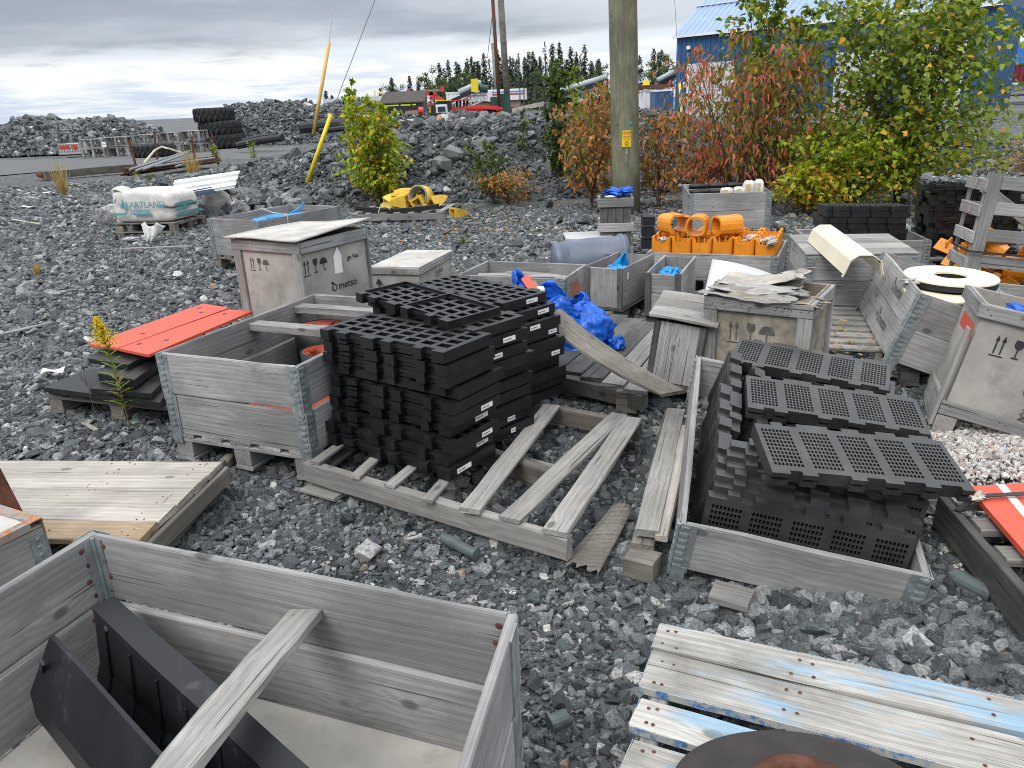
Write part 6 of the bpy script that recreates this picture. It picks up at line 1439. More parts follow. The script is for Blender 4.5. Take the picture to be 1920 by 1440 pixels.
b = MB(); e0 = q[0].lerp(q[1], .3); e1 = q[3].lerp(q[2], .25); n_ = Vector((.03, 0, 0)); b.add([e0 + Vector((0, 0, .0012)), e0 + n_ + Vector((0, 0, .0012)), e1 + n_ + Vector((0, 0, .0012)), e1 + Vector((0, 0, .0012))], [[0, 1, 2, 3]]); b.build('white_strip', PAPER, o)
o = thing('packing_strap', 'dark strap tying the red plate to its pallet', 'strap', SA); a_ = SA.lerp(SB, .18); sc = [a_ + Vector((0, -.012, -.10)), a_ + Vector((0, -.012, .03)), at(1830, 930, .205), at(1925, 925, .205)]; b = MB()
for i in range(3): b.bar(sc[i] - SA, sc[i + 1] - SA, .022, .003, up=(-.4, -.4, 1) if i == 0 else (0, 0, 1))
b.build('strap_band', STRAP, o)
o = thing('paper_scrap', 'crumpled tan paper under the strap on the red plate', 'paper', at(1832, 930, .2)); crumple('scrap', SCRAP, o, (0, 0, 0), (.045, .03, .012), 31, .7, 4)
# slatted crate with amber parts
SL = at(1798, 556, .06); SLa = -.33
o = thing('slatted_crate', 'tall grey slatted crate full of amber parts, right edge', 'slatted crate', (SL.x, SL.y, .06), eul(SLa + .05, .10, -.04))
H_, W_, D_ = .90, .9, .46
board(o, 'corner_post', (0, 0, 0), (.085, .022, H_), WG, 3, var=1); board(o, 'corner_post', (0, .0225, 0), (.022, .085, H_), WG, 3, var=2); board(o, 'corner_post', (0, D_ - .05, 0), (.022, D_, H_), WG, 3, var=3); board(o, 'corner_post', (W_ - .085, 0, 0), (W_, .022, H_), WG, 3, var=4); board(o, 'corner_post', (W_ - .05, D_ - .022, 0), (W_, D_, H_), WG, 3, var=5)
for i, z in enumerate((.02, .21, .40, .59, .77)):
    board(o, 'slat', (-.021, -.001, z), (-.0005, D_ + .01, z + .085), WG, 3, var=i); 
    board(o, 'slat', (.0855, .004, z + .02), (W_ - .086, .021, z + .11), WG, 3, var=i + 7)
    if i in (0, 1, 3): board(o, 'slat', (.0, D_ + .001, z), (W_ + .01, D_ + .019, z + .08), WG, 3, var=i + 3)
beam(o, 'brace', (.1, D_ - .03, .78), (.7, D_ - .03, .4), .02, .08, WG, up=(0, 0, 1)); board(o, 'base_board', (0.001, .024, -.04), (W_, D_ - .001, -.001), WGD, 2)
for i in range(2): MB().box((-.024, .2 + .0 * i, .63 + .19 * i), (.002, .05, .05)).build('red_stain', plain('faded_red_stain', (.42, .2, .16), .9, var=.4, vs=60, dirt=(.35, .34, .33), dirt_amt=.9, dirt_lo=.4, dirt_hi=.6), o)
mb = MB(); mb.bx((-.025, -.026, .335), (-.0225, D_, .35)); mb.bx((-.025, -.028, .335), (W_, -.0255, .35)); s = thing('packing_strap', 'black strap round the slatted crate of amber parts', 'strap', o.location.copy(), o.rotation_euler.copy()); mb.build('strap_band', STRAP, s)
SR = rotm(SLa + .05, .10, -.04); SO = Vector((SL.x, SL.y, .06)); rnd = random.Random(21)
for i in range(26):
    p = SO + SR @ Vector((rnd.uniform(.1, .8), rnd.uniform(.12, .5), rnd.uniform(.04, .42))); k = i % 3
    o2 = thing('amber_part', '%s moulded amber part tangled inside the slatted crate' % ('curved', 'angled', 'looped')[k], 'machine part', p, (rnd.uniform(-1.5, 1.5), rnd.uniform(-1.5, 1.5), rnd.uniform(0, 6)), ('curved amber parts in the slatted crate', 'angled amber parts in the slatted crate', 'looped amber parts in the slatted crate')[k])
    b = MB()
    if k == 0: b.lathe([(.10, -.07), (.115, -.07), (.115, .07), (.10, .07)], 20, close=True); b.f = [f_ for j, f_ in enumerate(b.f) if (j % 20) < 9]
    elif k == 1: b.box((0, 0, 0), (.22, .12, .014)); b.box((.11, 0, .05), (.014, .118, .11)); b.box((-.04, 0, .03), (.012, .1, .05))
    else: b.lathe([(.045, -.02), (.065, -.02), (.065, .02), (.045, .02)], 16, close=True); b.box((.13, 0, 0), (.16, .05, .03))
    b.build('part_body', ORG, o2)
for i, (p_, lb) in enumerate((((1785, 470), 'amber sheet wedge leaning under the left side of the slatted crate'), ((1800, 500), 'ribbed amber strip on the ground left of the slatted crate'))):
    q = at(*p_, .25 - .1 * i); o2 = thing('amber_part', lb, 'machine part', q); b = MB(); b.bar((-.08, .1, .05), (.2, -.2, -.08), .12, .014, up=(-.6, -.5, 1)); 
    for t in (.2, .5, .8): b.bar(Vector((-.08, .1, .05)).lerp(Vector((.2, -.2, -.08)), t) + Vector((-.02, -.02, .02)), Vector((-.08, .1, .05)).lerp(Vector((.2, -.2, -.08)), t) + Vector((.06, .05, .05)), .014, .05)
    b.build('part_body', ORG, o2)
# small clutter
for i, (p_, w, d, a, lb) in enumerate((((100, 697), .13, .09, .3, 'white paper scrap on the gravel left of the plates'), ((72, 362), .5, .2, .2, 'white plastic scrap near the dry grass'), ((50, 388), .3, .15, -.3, 'pale litter left of the dry grass tuft'))):
    o = thing('paper_scrap', lb, 'paper', at(*p_, .03)); o.rotation_euler = (0, 0, a); sheet('scrap', PAPER, o, lambda u, v: (w * (u - .5), d * (v - .5), .01 + .012 * math.sin(5 * u + 2 * v)), 6, 5, .002)
for i, (a, b_, w, m, lb) in enumerate((((0, 627), (98, 604), .05, WG, 'weathered lath lying on the gravel at the left edge'), ((225, 466), (358, 461), .02, WP, 'thin pale stick in front of the foundry bag'), ((22, 411), (75, 420), .012, ROPE, 'pale cord on the gravel at the far left'), ((155, 793), (182, 806), .02, WP, 'broken lath tip under the old pallet'))):
    o = thing('stick', lb, 'stick'); beam(o, 'stick_piece', at(*a, .04), at(*b_, .04), w, .012, m, seg=4)
o = thing('dowel', 'short pale wooden dowel on the gravel above the front collar', 'dowel', at(762, 1012, .03)); MB().tube([(0, 0, 0), (.045, .02, 0)], .007, 8).tube([(.045, .02, 0), (.055, .0245, 0)], .011, 8).build('dowel_body', WP, o)

# ------------------------------------------------------------------ utility pole, guy wires, far posts
pb_ = at(1175, 396, 0); pt = aty(1168, 0, pb_.y)
o = thing('utility_pole', 'thick weathered wooden utility pole with a yellow danger sign', 'utility pole', (pb_.x, pb_.y, -.1))
pr_ = 24.5 / 1442 * (pb_ - Vector((0, 0, CAM_H))).dot(CF) * 1.02; dx_ = (pt.x - pb_.x)
mb = MB(); N_ = 12
mb.tube([(dx_ * (t * 8.5 / pt.z), 0, t * 8.5) for t in [i / N_ for i in range(N_ + 1)]], [pr_ * (1.02 - .12 * i / N_) for i in range(N_ + 1)], 40)
me = pymesh('pole', [(v.z, v.x, v.y) for v in mb.v], mb.f, True)     # grain runs along the object's own X
link('pole_shaft', me, POLEW, o, mw=Matrix(((0, 1, 0, 0), (0, 0, 1, 0), (1, 0, 0, 0), (0, 0, 0, 1))))
sg = aty(1169, 259, pb_.y) - o.location; ysg = -pr_ - .006
def curved_plate(nm, m, x0, x1, z0, z1, r, par=o):
    n = 8; v = []; c = sg.x * 0 + (sg.z / pt.z) * dx_
    for i in range(n + 1):
        a = math.asin(max(-1, min(1, (x0 + (x1 - x0) * i / n) / r)));
        for z in (z0, z1): v.append((c + r * math.sin(a), -r * math.cos(a), z))
    return link(nm, pymesh(nm, v, [[2 * i, 2 * i + 2, 2 * i + 3, 2 * i + 1] for i in range(n)]), m, par)
mpp = (pb_ - Vector((0, 0, CAM_H))).dot(CF) / 1442
sgo = curved_plate('danger_sign', YELP, -.075 - .0, .055, sg.z - 14 * mpp, sg.z + 14 * mpp, pr_ + .006)
xc_ = (sg.z / pt.z) * dx_ - .01
for i, (tx, sz, dz) in enumerate((('DANGER', .034, 10.5), ('HIGH VOLTAGE', .014, 7), ('KEEP OFF', .027, 3.2), ('OVERHEAD WIRES', .012, 0), ('DO NOT CLIMB', .012, -2.4))):
    link('lettering', text_mesh(tx, sz), REDM, sgo, mw=face_m((xc_, -pr_ - .007, sg.z + dz * mpp), (1, 0, 0), (0, -1, 0)))
MB().lathe([(.018, 0), (.027, 0), (.027, .002), (.018, .002)], 20, (xc_, -pr_ - .009, sg.z - 8 * mpp), close=True, R=Matrix.Rotation(math.pi / 2, 3, 'X')).build('sign_symbol', REDM, sgo)
curved_plate('metal_tag', GALV, -.03, .01, sg.z - 26 * mpp, sg.z - 18 * mpp, pr_ + .005)
MB().lathe([(.0001, .004), (.02, .003), (.022, 0)], 16, (xc_ + .05, -pr_ - .0, sg.z + 26 * mpp), R=Matrix.Rotation(math.pi / 2, 3, 'X')).build('green_tag', plain('green_disc', (.02, .3, .28), .6), o)
def guy(label, y, p0, p1, r, m, w1, lab2):
    A = aty(*p0, y); B = aty(*p1, y + .0); o = thing('guy_guard', label, 'guy wire guard', A); MB().tube([(0, 0, 0), (B - A) * .5, B - A], r, 12).build('guard_tube', m, o, True)
    d = aty(*w1, y + 1.5 if w1[0] < 660 else y); C = B + (d - B) * 2.2; s = thing('guy_wire', lab2, 'guy wire', B); MB().tube([(0, 0, 0), C - B], .007, 6).build('wire', GREYM, s)
guy('faded yellow guy wire guard standing upright on the bank', 15.5, (588, 251), (617, 80), .033, YELO, (626, 0), 'guy wire rising from the faded yellow guard')
guy('bright yellow guy wire guard leaning low in front of the bank', 13.6, (576, 342), (621, 214), .034, YELP, (703, 0), 'guy wire rising from the lower yellow guard')
guy('thin yellow guy guard beside the blue building', 24, (1283, 290), (1274, 155), .035, YELP, (1265, 0), 'thin guy wire in front of the blue building')
def post(label, p0, p1, y, r, m):
    A = aty(*p0, y); B = aty(*p1, y); o = thing('utility_pole', label, 'utility pole', A); MB().tube([(0, 0, -1), (B - A) * 1.2], r, 12).build('pole_shaft', m, o, True); return o
post('distant wooden pole, thickest of the far three', (953, 207), (939, 0), 62, .24, WEND); post('distant rusty red pole beside the wooden one', (937, 205), (924, 0), 60, .13, RUST); post('distant thin grey pole left of the rusty one', (930, 165), (925, 95), 75, .17, WG)
A = aty(925, 12, 60); B = aty(914, 108, 90); o = thing('overhead_wire', 'thin wire sloping down from the distant poles', 'wire', A); MB().tube([(0, 0, 0), B - A], .03, 5).build('wire', GREYM, o)

# ------------------------------------------------------------------ blue building
bl = at(1266, 214, .0); br_ = at(1884, 178, .0); bl.z = br_.z = 0
bl = aty(1266, 210, 66); br_ = aty(1846, 190, 50.5); bl.z = br_.z = 0
vx = (br_ - bl); BL_ = vx.length; vx.normalize(); vy = Vector((-vx.y, vx.x, 0)); ang = math.atan2(vx.y, vx.x)
he = aty(1266, 69, bl.y).z
o = thing('industrial_building', 'big blue corrugated steel building with light blue roof', 'building', (bl.x, bl.y, 0), (0, 0, ang))
def corrug(name, m, par, L, h, pitch, depth, mw, label=None):
    v = []; f = []; n = int(L / pitch); x = 0
    for i in range(n):
        x = i * L / n; p = L / n
        for a, d in ((0, 0), (.55, 0), (.65, depth), (.9, depth)): v += [(x + a * p, -d, 0), (x + a * p, -d, h)]
    v += [(L, 0, 0), (L, 0, h)]
    k = len(v) // 2; f = [[2 * i, 2 * i + 2, 2 * i + 3, 2 * i + 1] for i in range(k - 1)]
    q = link(name, pymesh(name, v, f), m, par, mw=mw)
    if label: q['label'] = label
    return q
DP = 6.
corrug('front_wall', BWALL, o, BL_, he, .42, .07, Matrix.Identity(4))
corrug('end_wall', BWALL, o, DP, he, .42, .07, Matrix.Translation((0, DP, 0)) @ Matrix.Rotation(-math.pi / 2, 4, 'Z')); corrug('end_wall', BWALL, o, DP, he, .42, .07, Matrix.Translation((BL_, 0, 0)) @ Matrix.Rotation(math.pi / 2, 4, 'Z'))
rs = math.radians(33); run = 6.6; corrug('roof_slope', BROOF, o, BL_ + .5, run / math.cos(rs), .5, .06, Matrix.Translation((-.25, -.3, he + .02)) @ Matrix.Rotation(rs - math.pi / 2, 4, 'X'))
MB().bx((.02, DP - .1, 0), (BL_ - .02, DP - .02, he + DP * math.tan(rs) - .1)).build('back_wall', BWALL, o)
MB().bx((-.25, -.42, he - .12), (BL_ + .25, -.30, he + .06)).build('eave_gutter', TRAIL, o); MB().bar((-.3, 3.1, he + (3.4) * math.tan(rs) + .13), (BL_ + .3, 3.1, he + 3.4 * math.tan(rs) + .13), .18, .06).build('snow_rail', TRAIL, o)
b = MB(); 
for x in (0, BL_): b.add([(x, 0, he), (x, DP, he), (x, DP, he + DP * math.tan(rs))], [[0, 1, 2]])
b.build('gable', BWALL, o)
def door(px0, px1, pyt, lb):
    def X(px):                                  # where the sight line meets the wall
        d = CF * F_PX + CR * (px - 960) + CU * (720 - 150); d = Vector((d.x, d.y)); n = Vector((vy.x, vy.y)); t = n.dot(Vector((bl.x, bl.y))) / n.dot(d); return (d * t - Vector((bl.x, bl.y))).dot(Vector((vx.x, vx.y)))
    x0, x1 = X(px0), X(px1); zt = 3.9
    q = MB().bx((x0, -.16, 0), (x1, -.10, zt)).build('garage_door', DOORW, o); b = MB()
    for k in range(1, 6): b.bx((x0 + .05, -.175, zt * k / 6 - .02), (x1 - .05, -.161, zt * k / 6 + .02))
    b.build('door_seam', GREYM, q); MB().bx((x0 - .15, -.19, 0), (x0 - .002, -.08, zt + .15)).bx((x1 + .002, -.19, 0), (x1 + .15, -.08, zt + .15)).build('door_frame', TRAIL, q)
door(1293, 1374, 132, ''); door(1570, 1650, 100, ''); door(1720, 1800, 100, '')
MB().bx((1.0, -.25, he - 1.0), (1.3, -.08, he - .75)).build('wall_lamp', TRAIL, o); MB().bx((.7, -.10, 2.2), (1.3, -.08, 2.6)).build('wall_sign', PAPER, o)

def shed(name, label, cat, px0, px1, pyt, pyb, y, m, depth=4., extra=None, stripes=None):
    A = aty(px0, pyb, y); B = aty(px1, pyb - (px1 - px0) * .045, y); T = aty(px0, pyt, y); o = thing(name, label, cat, (A.x, A.y, A.z), (0, 0, 0)); W = B.x - A.x; H = T.z - A.z
    mb = MB(); n = max(2, int(W / .35)); 
    mb.bx((0, 0, 0), (W, depth, H)); 
    for i in range(n): mb.bx((i * W / n, -.05, .05), (i * W / n + W / n * .45, -.002, H - .05))
    mb.build('shell', m, o); MB().bx((-.05, -.08, H + .002), (W + .05, depth + .05, H + .12)).build('top_rail', TRAIL if m is not DRED else DRED, o)
    return o, W, H
shed('industrial_building', 'bright blue shed wall beyond the right end of the big building', 'building', 1880, 2100, 82, 150, 90, BLUE2, 10)
shed('shipping_container', 'dark red container on the right edge', 'container', 1872, 2100, 124, 156, 60, DRED, 3)
shed('shipping_container', 'dark blue container left of the blue building', 'container', 1228, 1262, 172, 212, 58, BLUE2 if False else BWALL, 3); shed('site_trailer', 'white ribbed container left of the dark blue one', 'container', 1205, 1228, 172, 208, 60, TRAIL, 3)
o, W, H = shed('flat_rack', 'grey pallet rack below the dark red container', 'rack', 1878, 2080, 160, 172, 55, GREYM, 2)
# white trailer
A = aty(870, 200, 66); B = aty(988, 196, 66); T = aty(988, 165, 66)
o = thing('semi_trailer', 'long white box trailer behind the red machines', 'trailer', (A.x, A.y, A.z)); W = B.x - A.x; H = T.z - A.z
MB().bx((0, 0, .35), (W, 3, H)).build('box', TRAIL, o)
b = MB(); b.bx((.1, -.03, .75), (W - .1, -.002, .85)); b.build('red_stripe', REDM, o); MB().bx((.1, -.03, .95), (W - .1, -.002, 1.02)).build('blue_stripe', BLUE2, o)
b = MB(); 
for i in range(3): b.bx((W + .02, .2 + i * .9, .4), (W + .05, .25 + i * .9, H - .05))
b.bx((W - .6, -.04, .35), (W - .5, -.003, H)); b.bx((W - .25, -.04, .35), (W - .15, -.003, H)); b.build('door_bar', GREYM, o)
MB().bx((0, .2, -.2), (W * .9, 2.5, .34)).build('chassis', RUSTO, o)
MB().bx((W * .38, -.5, .3), (W * .46, -.01, 1.1)).build('cooling_unit', TRAIL, o)
o, W, H = shed('site_trailer', 'low white site trailer behind the conveyor', 'trailer', 838, 900, 176, 200, 72, TRAIL, 3)
A = aty(948, 205, 61); o = thing('green_box', 'dark green transformer box by the distant pole', 'electrical box', A); MB().bx((-.5, -.5, -.5), (.35, .5, 1.1)).build('cabinet', DKGREEN, o); MB().bx((-1.1, -.3, -.5), (-.55, .3, .9)).build('side_cabinet', DKGREEN, o)
# conveyors
def conveyor(label, p0, p1, y, w=1.1, cover=True):
    A = aty(*p0, y); B = aty(*p1, y); o = thing('conveyor', label, 'conveyor', A); d = B - A; L = d.length; dn = d.normalized(); up = Vector((0, 1, 0)).cross(dn) * -1; up = up if up.z > 0 else -up
    MB().bar(Vector((0, 0, 0)), d, w, .25, up=up).build('belt', BLKM, o); q = MB().tube([up * .35 + dn * L * .3, up * .35 + d], .24, 12).build('belt_cover', CONV, o, True) if cover else None
    b = MB(); n = 10; lo = -up * .9
    b.bar(lo + dn * .3, lo + d, .1, .1); b.bar(-up * .25, d - up * .25, .1, .1)
    for i in range(n): a = d * (i / n); c = d * ((i + .5) / n); e = d * ((i + 1) / n); b.bar(a + lo, c - up * .25, .07, .07); b.bar(c - up * .25, e + lo, .07, .07)
    b.build('lattice', TRAIL, o); return o
o = conveyor('conveyor with a yellow head rising left of the trailer', (846, 190), (906, 163), 64, 1.); 
A = aty(846, 190, 64); B = aty(893, 163, 64); MB().box(B - A + Vector((-.1, -.6, .1)), (.55, .3, .95)).build('yellow_head', YELP, o); MB().tube([B - A + Vector((.3, -.5, -.1)), B - A + Vector((.9, -.5, -.2))], .3, 12).build('head_drum', DKGREEN, o)
conveyor('long conveyor sloping up behind the rust shrubs', (1005, 192), (1140, 152), 70, 1.0); conveyor('conveyor running up behind the pole', (1145, 158), (1205, 132), 80, 1.0); conveyor('conveyor entering the blue building', (1222, 165), (1268, 142), 72, 1.2)
A = aty(1196, 164, 60); B = aty(1262, 160, 60); o = thing('steel_beam', 'long brown beam resting on the containers', 'beam', A); MB().bar((0, 0, 0), B - A, .4, .25).build('beam_piece', RUST, o)
A = aty(1210, 160, 62); o = thing('excavator_bucket', 'small yellow bucket above the white container', 'bucket', A); MB().prism([(-.35, -.1), (.35, -.1), (.25, .3), (.05, .45), (-.15, .1)], -.2, .2).build('bucket_body', YELP, o, mw=Matrix.Rotation(math.pi / 2, 4, 'X'))
A = aty(960, 207, 40); B = aty(1020, 194, 40); o = thing('timber_beam', 'pale timber sleeper lying on the crest of the bank', 'timber', A); MB().bar((0, 0, 0), B - A, .3, .2).build('beam_piece', WP, o)
A = aty(832, 225, 19.5); B = aty(935, 219, 19.5); o = thing('steel_rail', 'pale strip of metal half buried on the bank crest', 'metal strip', A); MB().bar((0, 0, 0), B - A, .1, .05).build('strip', STEELW, o); A = aty(823, 226, 19.5); o = thing('traffic_cone', 'orange cone tip on the bank crest', 'cone', A); MB().lathe([(.10, -.08), (.02, .12), (.0001, .13)], 12).build('cone_body', ORG, o)
# black gabled bin
A = aty(714, 214, 34); B = aty(798, 210, 34); o = thing('skip_bin', 'black bin with a gabled lid and lime stripe', 'bin', (A.x, A.y, A.z)); W = B.x - A.x; s = W / 84
D_ = 2.2; poly = [(0, 0), (D_, 0), (D_, 18 * s), (D_ / 2, 36 * s), (0, 18 * s)]
mb = MB(); mb.add([(0, y, z) for y, z in poly] + [(W * .95, y, z) for y, z in poly], [[4, 3, 2, 1, 0], [5, 6, 7, 8, 9]] + [[i, (i + 1) % 5, 5 + (i + 1) % 5, 5 + i] for i in range(5)]); mb.build('bin_body', BLKM, o)
v = [(-.05, -.06, 17 * s), (W, -.06, 17 * s), (W - .0, D_ / 2, 37 * s), (.12, D_ / 2, 37 * s)]; b = MB(); b.add(v + [(x, y, z + .05) for x, y, z in v], [[0, 1, 2, 3], [7, 6, 5, 4], [0, 4, 5, 1], [1, 5, 6, 2], [2, 6, 7, 3], [3, 7, 4, 0]]); b.build('lid', plain('dirty_lid', (.05, .042, .038), .8, var=.3, vs=5, dirt=(.2, .19, .18), dirt_amt=.6, dirt_lo=.62, dirt_hi=.68), o)
b = MB(); b.bx((.05, -.02, 13 * s), (W * .42, -.004, 15.5 * s)); b.bx((W * .46, -.02, 13 * s), (W * .68, -.004, 15.5 * s)); b.bx((W * .72, -.02, 13 * s), (W * .8, -.004, 15.5 * s)); b.build('lime_stripe', HIVIS, o)
# red machines
def P(px, py, y=42): return aty(px, py, y)
S_ = 42 / 1442.
def bars(A, name, m, par, items, y=42):
    b = MB()
    for (a, c, t, w) in items: b.bar(P(*a, y) - A, P(*c, y) - A, w, t * S_, up=(0, 0, 1) if abs(a[1] - c[1]) < abs(a[0] - c[0]) else (1, 0, 0))
    return b.build(name, m, par)
A = P(790, 205); o = thing('drill_rig', 'red drill rig with long boom behind the black bin', 'drill rig', A)
bars(A, 'feed_beam', GREYM, o, [((768, 172), (832, 168), 2.5, .25)]); bars(A, 'feed_rail', REDM, o, [((771, 175), (828, 171), 1.2, .3), ((767, 167), (768, 175), 3, .3), ((828, 162), (830, 172), 5, .5)])
bars(A, 'boom', REDM, o, [((788, 180), (800, 176), 5, .4), ((798, 176), (818, 175), 5, .5), ((808, 173), (812, 184), 7, .5), ((812, 178), (830, 188), 6, .4), ((806, 184), (814, 187), 4, .5), ((805, 190), (812, 198), 4, .4)])
bars(A, 'chassis', BLKM, o, [((816, 200), (846, 199), 12, 1.2)]); bars(A, 'canopy', YELP, o, [((818, 189), (842, 188), 1.6, 1.3)]); bars(A, 'canopy_frame', BLKM, o, [((820, 192), (846, 191), 3, 1.2), ((822, 191), (823, 200), 1.5, .1), ((845, 190), (846, 206), 1.5, .1), ((833, 190), (834, 200), 1.2, .1)])
A = P(812, 214, 40); o = thing('loader_cab', 'white and black loader cab below the drill rig', 'loader', A); bars(A, 'cab', TRAIL, o, [((818, 204), (838, 203), 13, .8)], 40); bars(A, 'window', GLASS, o, [((822, 205), (836, 204), 8, .9)], 40); bars(A, 'hood', BLKM, o, [((808, 207), (818, 207), 15, .9)], 40); bars(A, 'hood_light', YELP, o, [((808, 200), (808, 212), 1.4, .95)], 40)
A = P(856, 190, 44); o = thing('drill_rig', 'red rig with four black roof posts', 'drill rig', A)
bars(A, 'roof_post', BLKM, o, [((x, 188), (x, 203), 3.4, .3) for x in (857, 863, 870, 876)], 44); bars(A, 'frame', REDM, o, [((846, 189), (881, 187), 2, 1.2), ((849, 205), (872, 202), 5, 1.0), ((850, 196), (852, 206), 3, .6)], 44)
A = P(872, 205); o = thing('drill_boom', 'flat red boom assembly lying on the bank right of the rigs', 'drill boom', A)
bars(A, 'boom_arms', REDM, o, [((872, 202), (942, 203), 4, .4), ((874, 206), (938, 208), 3, .3), ((880, 199), (930, 200), 2.5, .25), ((905, 205), (940, 211), 3, .3), ((930, 200), (943, 206), 4, .3), ((912, 216), (928, 214), 4, .4), ((928, 206), (930, 214), 2.5, .3)])
bars(A, 'cab_frame', TRAIL, o, [((893, 207), (926, 206), 1.2, .1), ((893, 207), (908, 216), 1.2, .1), ((911, 207), (911, 216), 1.2, .1)]); bars(A, 'window', GLASS, o, [((915, 211), (924, 211), 6, .2)])
A = P(760, 211, 33); o = thing('red_barrel', 'orange plank and red barrel in front of the black bin', 'barrel', A); b = MB(); b.bar((0, 0, 0), P(784, 209, 33) - A, .12, .12); b.build('plank', RUSTO, o); MB().tube([P(785, 208, 33) - A, P(794, 208, 33) - A], .16, 12).build('barrel', REDM, o)
A = P(1128, 190, 60); o = thing('warning_stand', 'small red striped stand left of the pole', 'stand', A)
b = MB(); 
for i in range(3): b.bar(P(1126 + 3 * i, 178, 60) - A, P(1128 + 3 * i, 190, 60) - A, .1, .1, up=(0, 1, 0))
b.build('stand_frame', REDM, o)
A = P(610, 190, 75); B = P(720, 184, 75); o = thing('long_shed', 'long low pale shed roof beyond the mound', 'shed', A); b = MB(); b.bar((0, 0, 0), B - A, 2, .35, up=(0, 0, 1)); b.build('roof', STEELW, o); b = MB()
for t in (.1, .35, .6, .85, .98): b.bx(((B - A).x * t - .05, -.1, -2), ((B - A).x * t + .05, .1, .8 if t > .7 else 0))
b.build('post', YELO, o)

# ------------------------------------------------------------------ trees and shrubs
def spruce(label, x, y, h, seed, sparse=0., w=.16):
    rnd = random.Random(seed); o = thing('spruce_tree', label, 'spruce', (x, y, -.3), group='distant spruces beyond the bank'); MB().tube([(0, 0, 0), (rnd.uniform(-.1, .1), 0, h * .6), (0, 0, h)], [h * .013, h * .009, .02], 6).build('trunk', BARKD, o)
    V, F, T = [], [], []; z = h * rnd.uniform(.1, .25)
    while z < h * .99:
        k = (1 - z / h) ** .75; top = 1.35 if z > h * .86 else 1; nb = 7
        for i in range(nb):
            if rnd.random() < sparse: continue
            a = rnd.uniform(0, 6.28); L = h * w * k * rnd.uniform(.45, 1.1) * top + .12
            for s in range(3):
                t = (s + .6) / 3; p = Vector((math.cos(a) * L * t, math.sin(a) * L * t, z - L * .35 * t + rnd.uniform(-.1, .1)))
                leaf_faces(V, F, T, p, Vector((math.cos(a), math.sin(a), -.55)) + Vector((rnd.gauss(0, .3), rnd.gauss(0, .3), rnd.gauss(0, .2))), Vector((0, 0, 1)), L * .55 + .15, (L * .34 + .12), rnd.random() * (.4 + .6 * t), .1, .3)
        z += h * .026
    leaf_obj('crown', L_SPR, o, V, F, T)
def broad(label, x, y, h, seed, wd=.4, m=None, z0=.2, n=900, name='broadleaf_tree', grp='distant broadleaf trees'):
    rnd = random.Random(seed); o = thing(name, label, 'tree', (x, y, -.3), group=grp); b = MB(); b.tube([(0, 0, 0), (.1, 0, h * .5), (0, 0, h * .85)], [h * .014, h * .01, .03], 6)
    cl = []
    for i in range(16):
        a = rnd.uniform(0, 6.28); z = h * rnd.uniform(z0, .95); r = h * wd * .5 * math.sin(math.pi * min(1, max(.12, (z / h - z0 * .6) / (1.08 - z0 * .6)))) ** .7 * rnd.uniform(.2, 1); c = Vector((math.cos(a) * r, math.sin(a) * r, z)); cl.append((c, h * rnd.uniform(.05, .11))); b.tube([(0, 0, z * .75), c], [h * .005, .02], 4)
    b.build('trunk', BARKD, o); V, F, T = [], [], []
    for i in range(n):
        c, r = rnd.choice(cl); d = Vector((rnd.gauss(0, 1), rnd.gauss(0, 1), rnd.gauss(0, .8))).normalized(); p = c + d * r * rnd.uniform(.3, 1.1)
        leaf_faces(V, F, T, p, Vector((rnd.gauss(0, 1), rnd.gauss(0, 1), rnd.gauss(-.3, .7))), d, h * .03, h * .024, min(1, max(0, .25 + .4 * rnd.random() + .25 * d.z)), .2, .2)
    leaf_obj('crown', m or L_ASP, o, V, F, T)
def topz(px, py, y): return aty(px, py, y)
SP = [(733, 143), (767, 141), (783, 150), (832, 140), (860, 118), (884, 104), (896, 112), (907, 98), (917, 108), (933, 92), (955, 104), (968, 110), (972, 98), (983, 105), (991, 95), (998, 93), (1006, 112), (1021, 76), (1035, 78), (1049, 77), (1063, 108), (1070, 86), (1080, 96), (1088, 100), (1096, 82), (1123, 108), (1226, 88), (1240, 90), (1235, 96), (1012, 104), (943, 112), (928, 112), (1200, 100), (825, 150), (872, 124), (1108, 112)]
SP.sort(); CNT = {}; WORD = 'first second third fourth fifth sixth seventh eighth ninth tenth eleventh twelfth thirteenth fourteenth fifteenth sixteenth seventeenth eighteenth nineteenth twentieth'.split()
for i, (px, py) in enumerate(SP):
    y = 130 + (i * 37 % 40); t = topz(px, py, y); nm = 'bare thin' if i % 6 == 4 else 'dark'
    where = 'left of the far poles' if px < 925 else ('between far poles and big pole' if px < 1143 else 'between big pole and blue building')
    kk = (nm, where); CNT[kk] = CNT.get(kk, -1) + 1; spruce('%s distant spruce, %s from the left of those %s' % (nm, WORD[CNT[kk]], where), t.x, y, t.z + .3, i, .62 if nm == 'bare thin' else .12, .07 if nm == 'bare thin' else .13)
for o_ in [o for o in COL.objects if o.name.startswith('spruce_tree')]:
    o_['group'] = 'distant spruces beyond the yard'
_r2 = random.Random(77)
for k_ in range(34):
    px_ = 820 + k_ * 9.6 + _r2.uniform(-4, 4) if k_ < 34 else 0
    if 1140 < px_ < 1200: continue
    y_ = 165 + _r2.uniform(0, 20); t = topz(px_, _r2.uniform(104, 150), y_); spruce('dark spruce in the hazy back row of the distant wood', t.x, y_, t.z + .3, 500 + k_, .1, .14)
for o_ in [o for o in COL.objects if o.name.startswith('spruce_tree') and 'back row' in o['label']]: o_['group'] = 'back row of distant spruces'
BC = {}
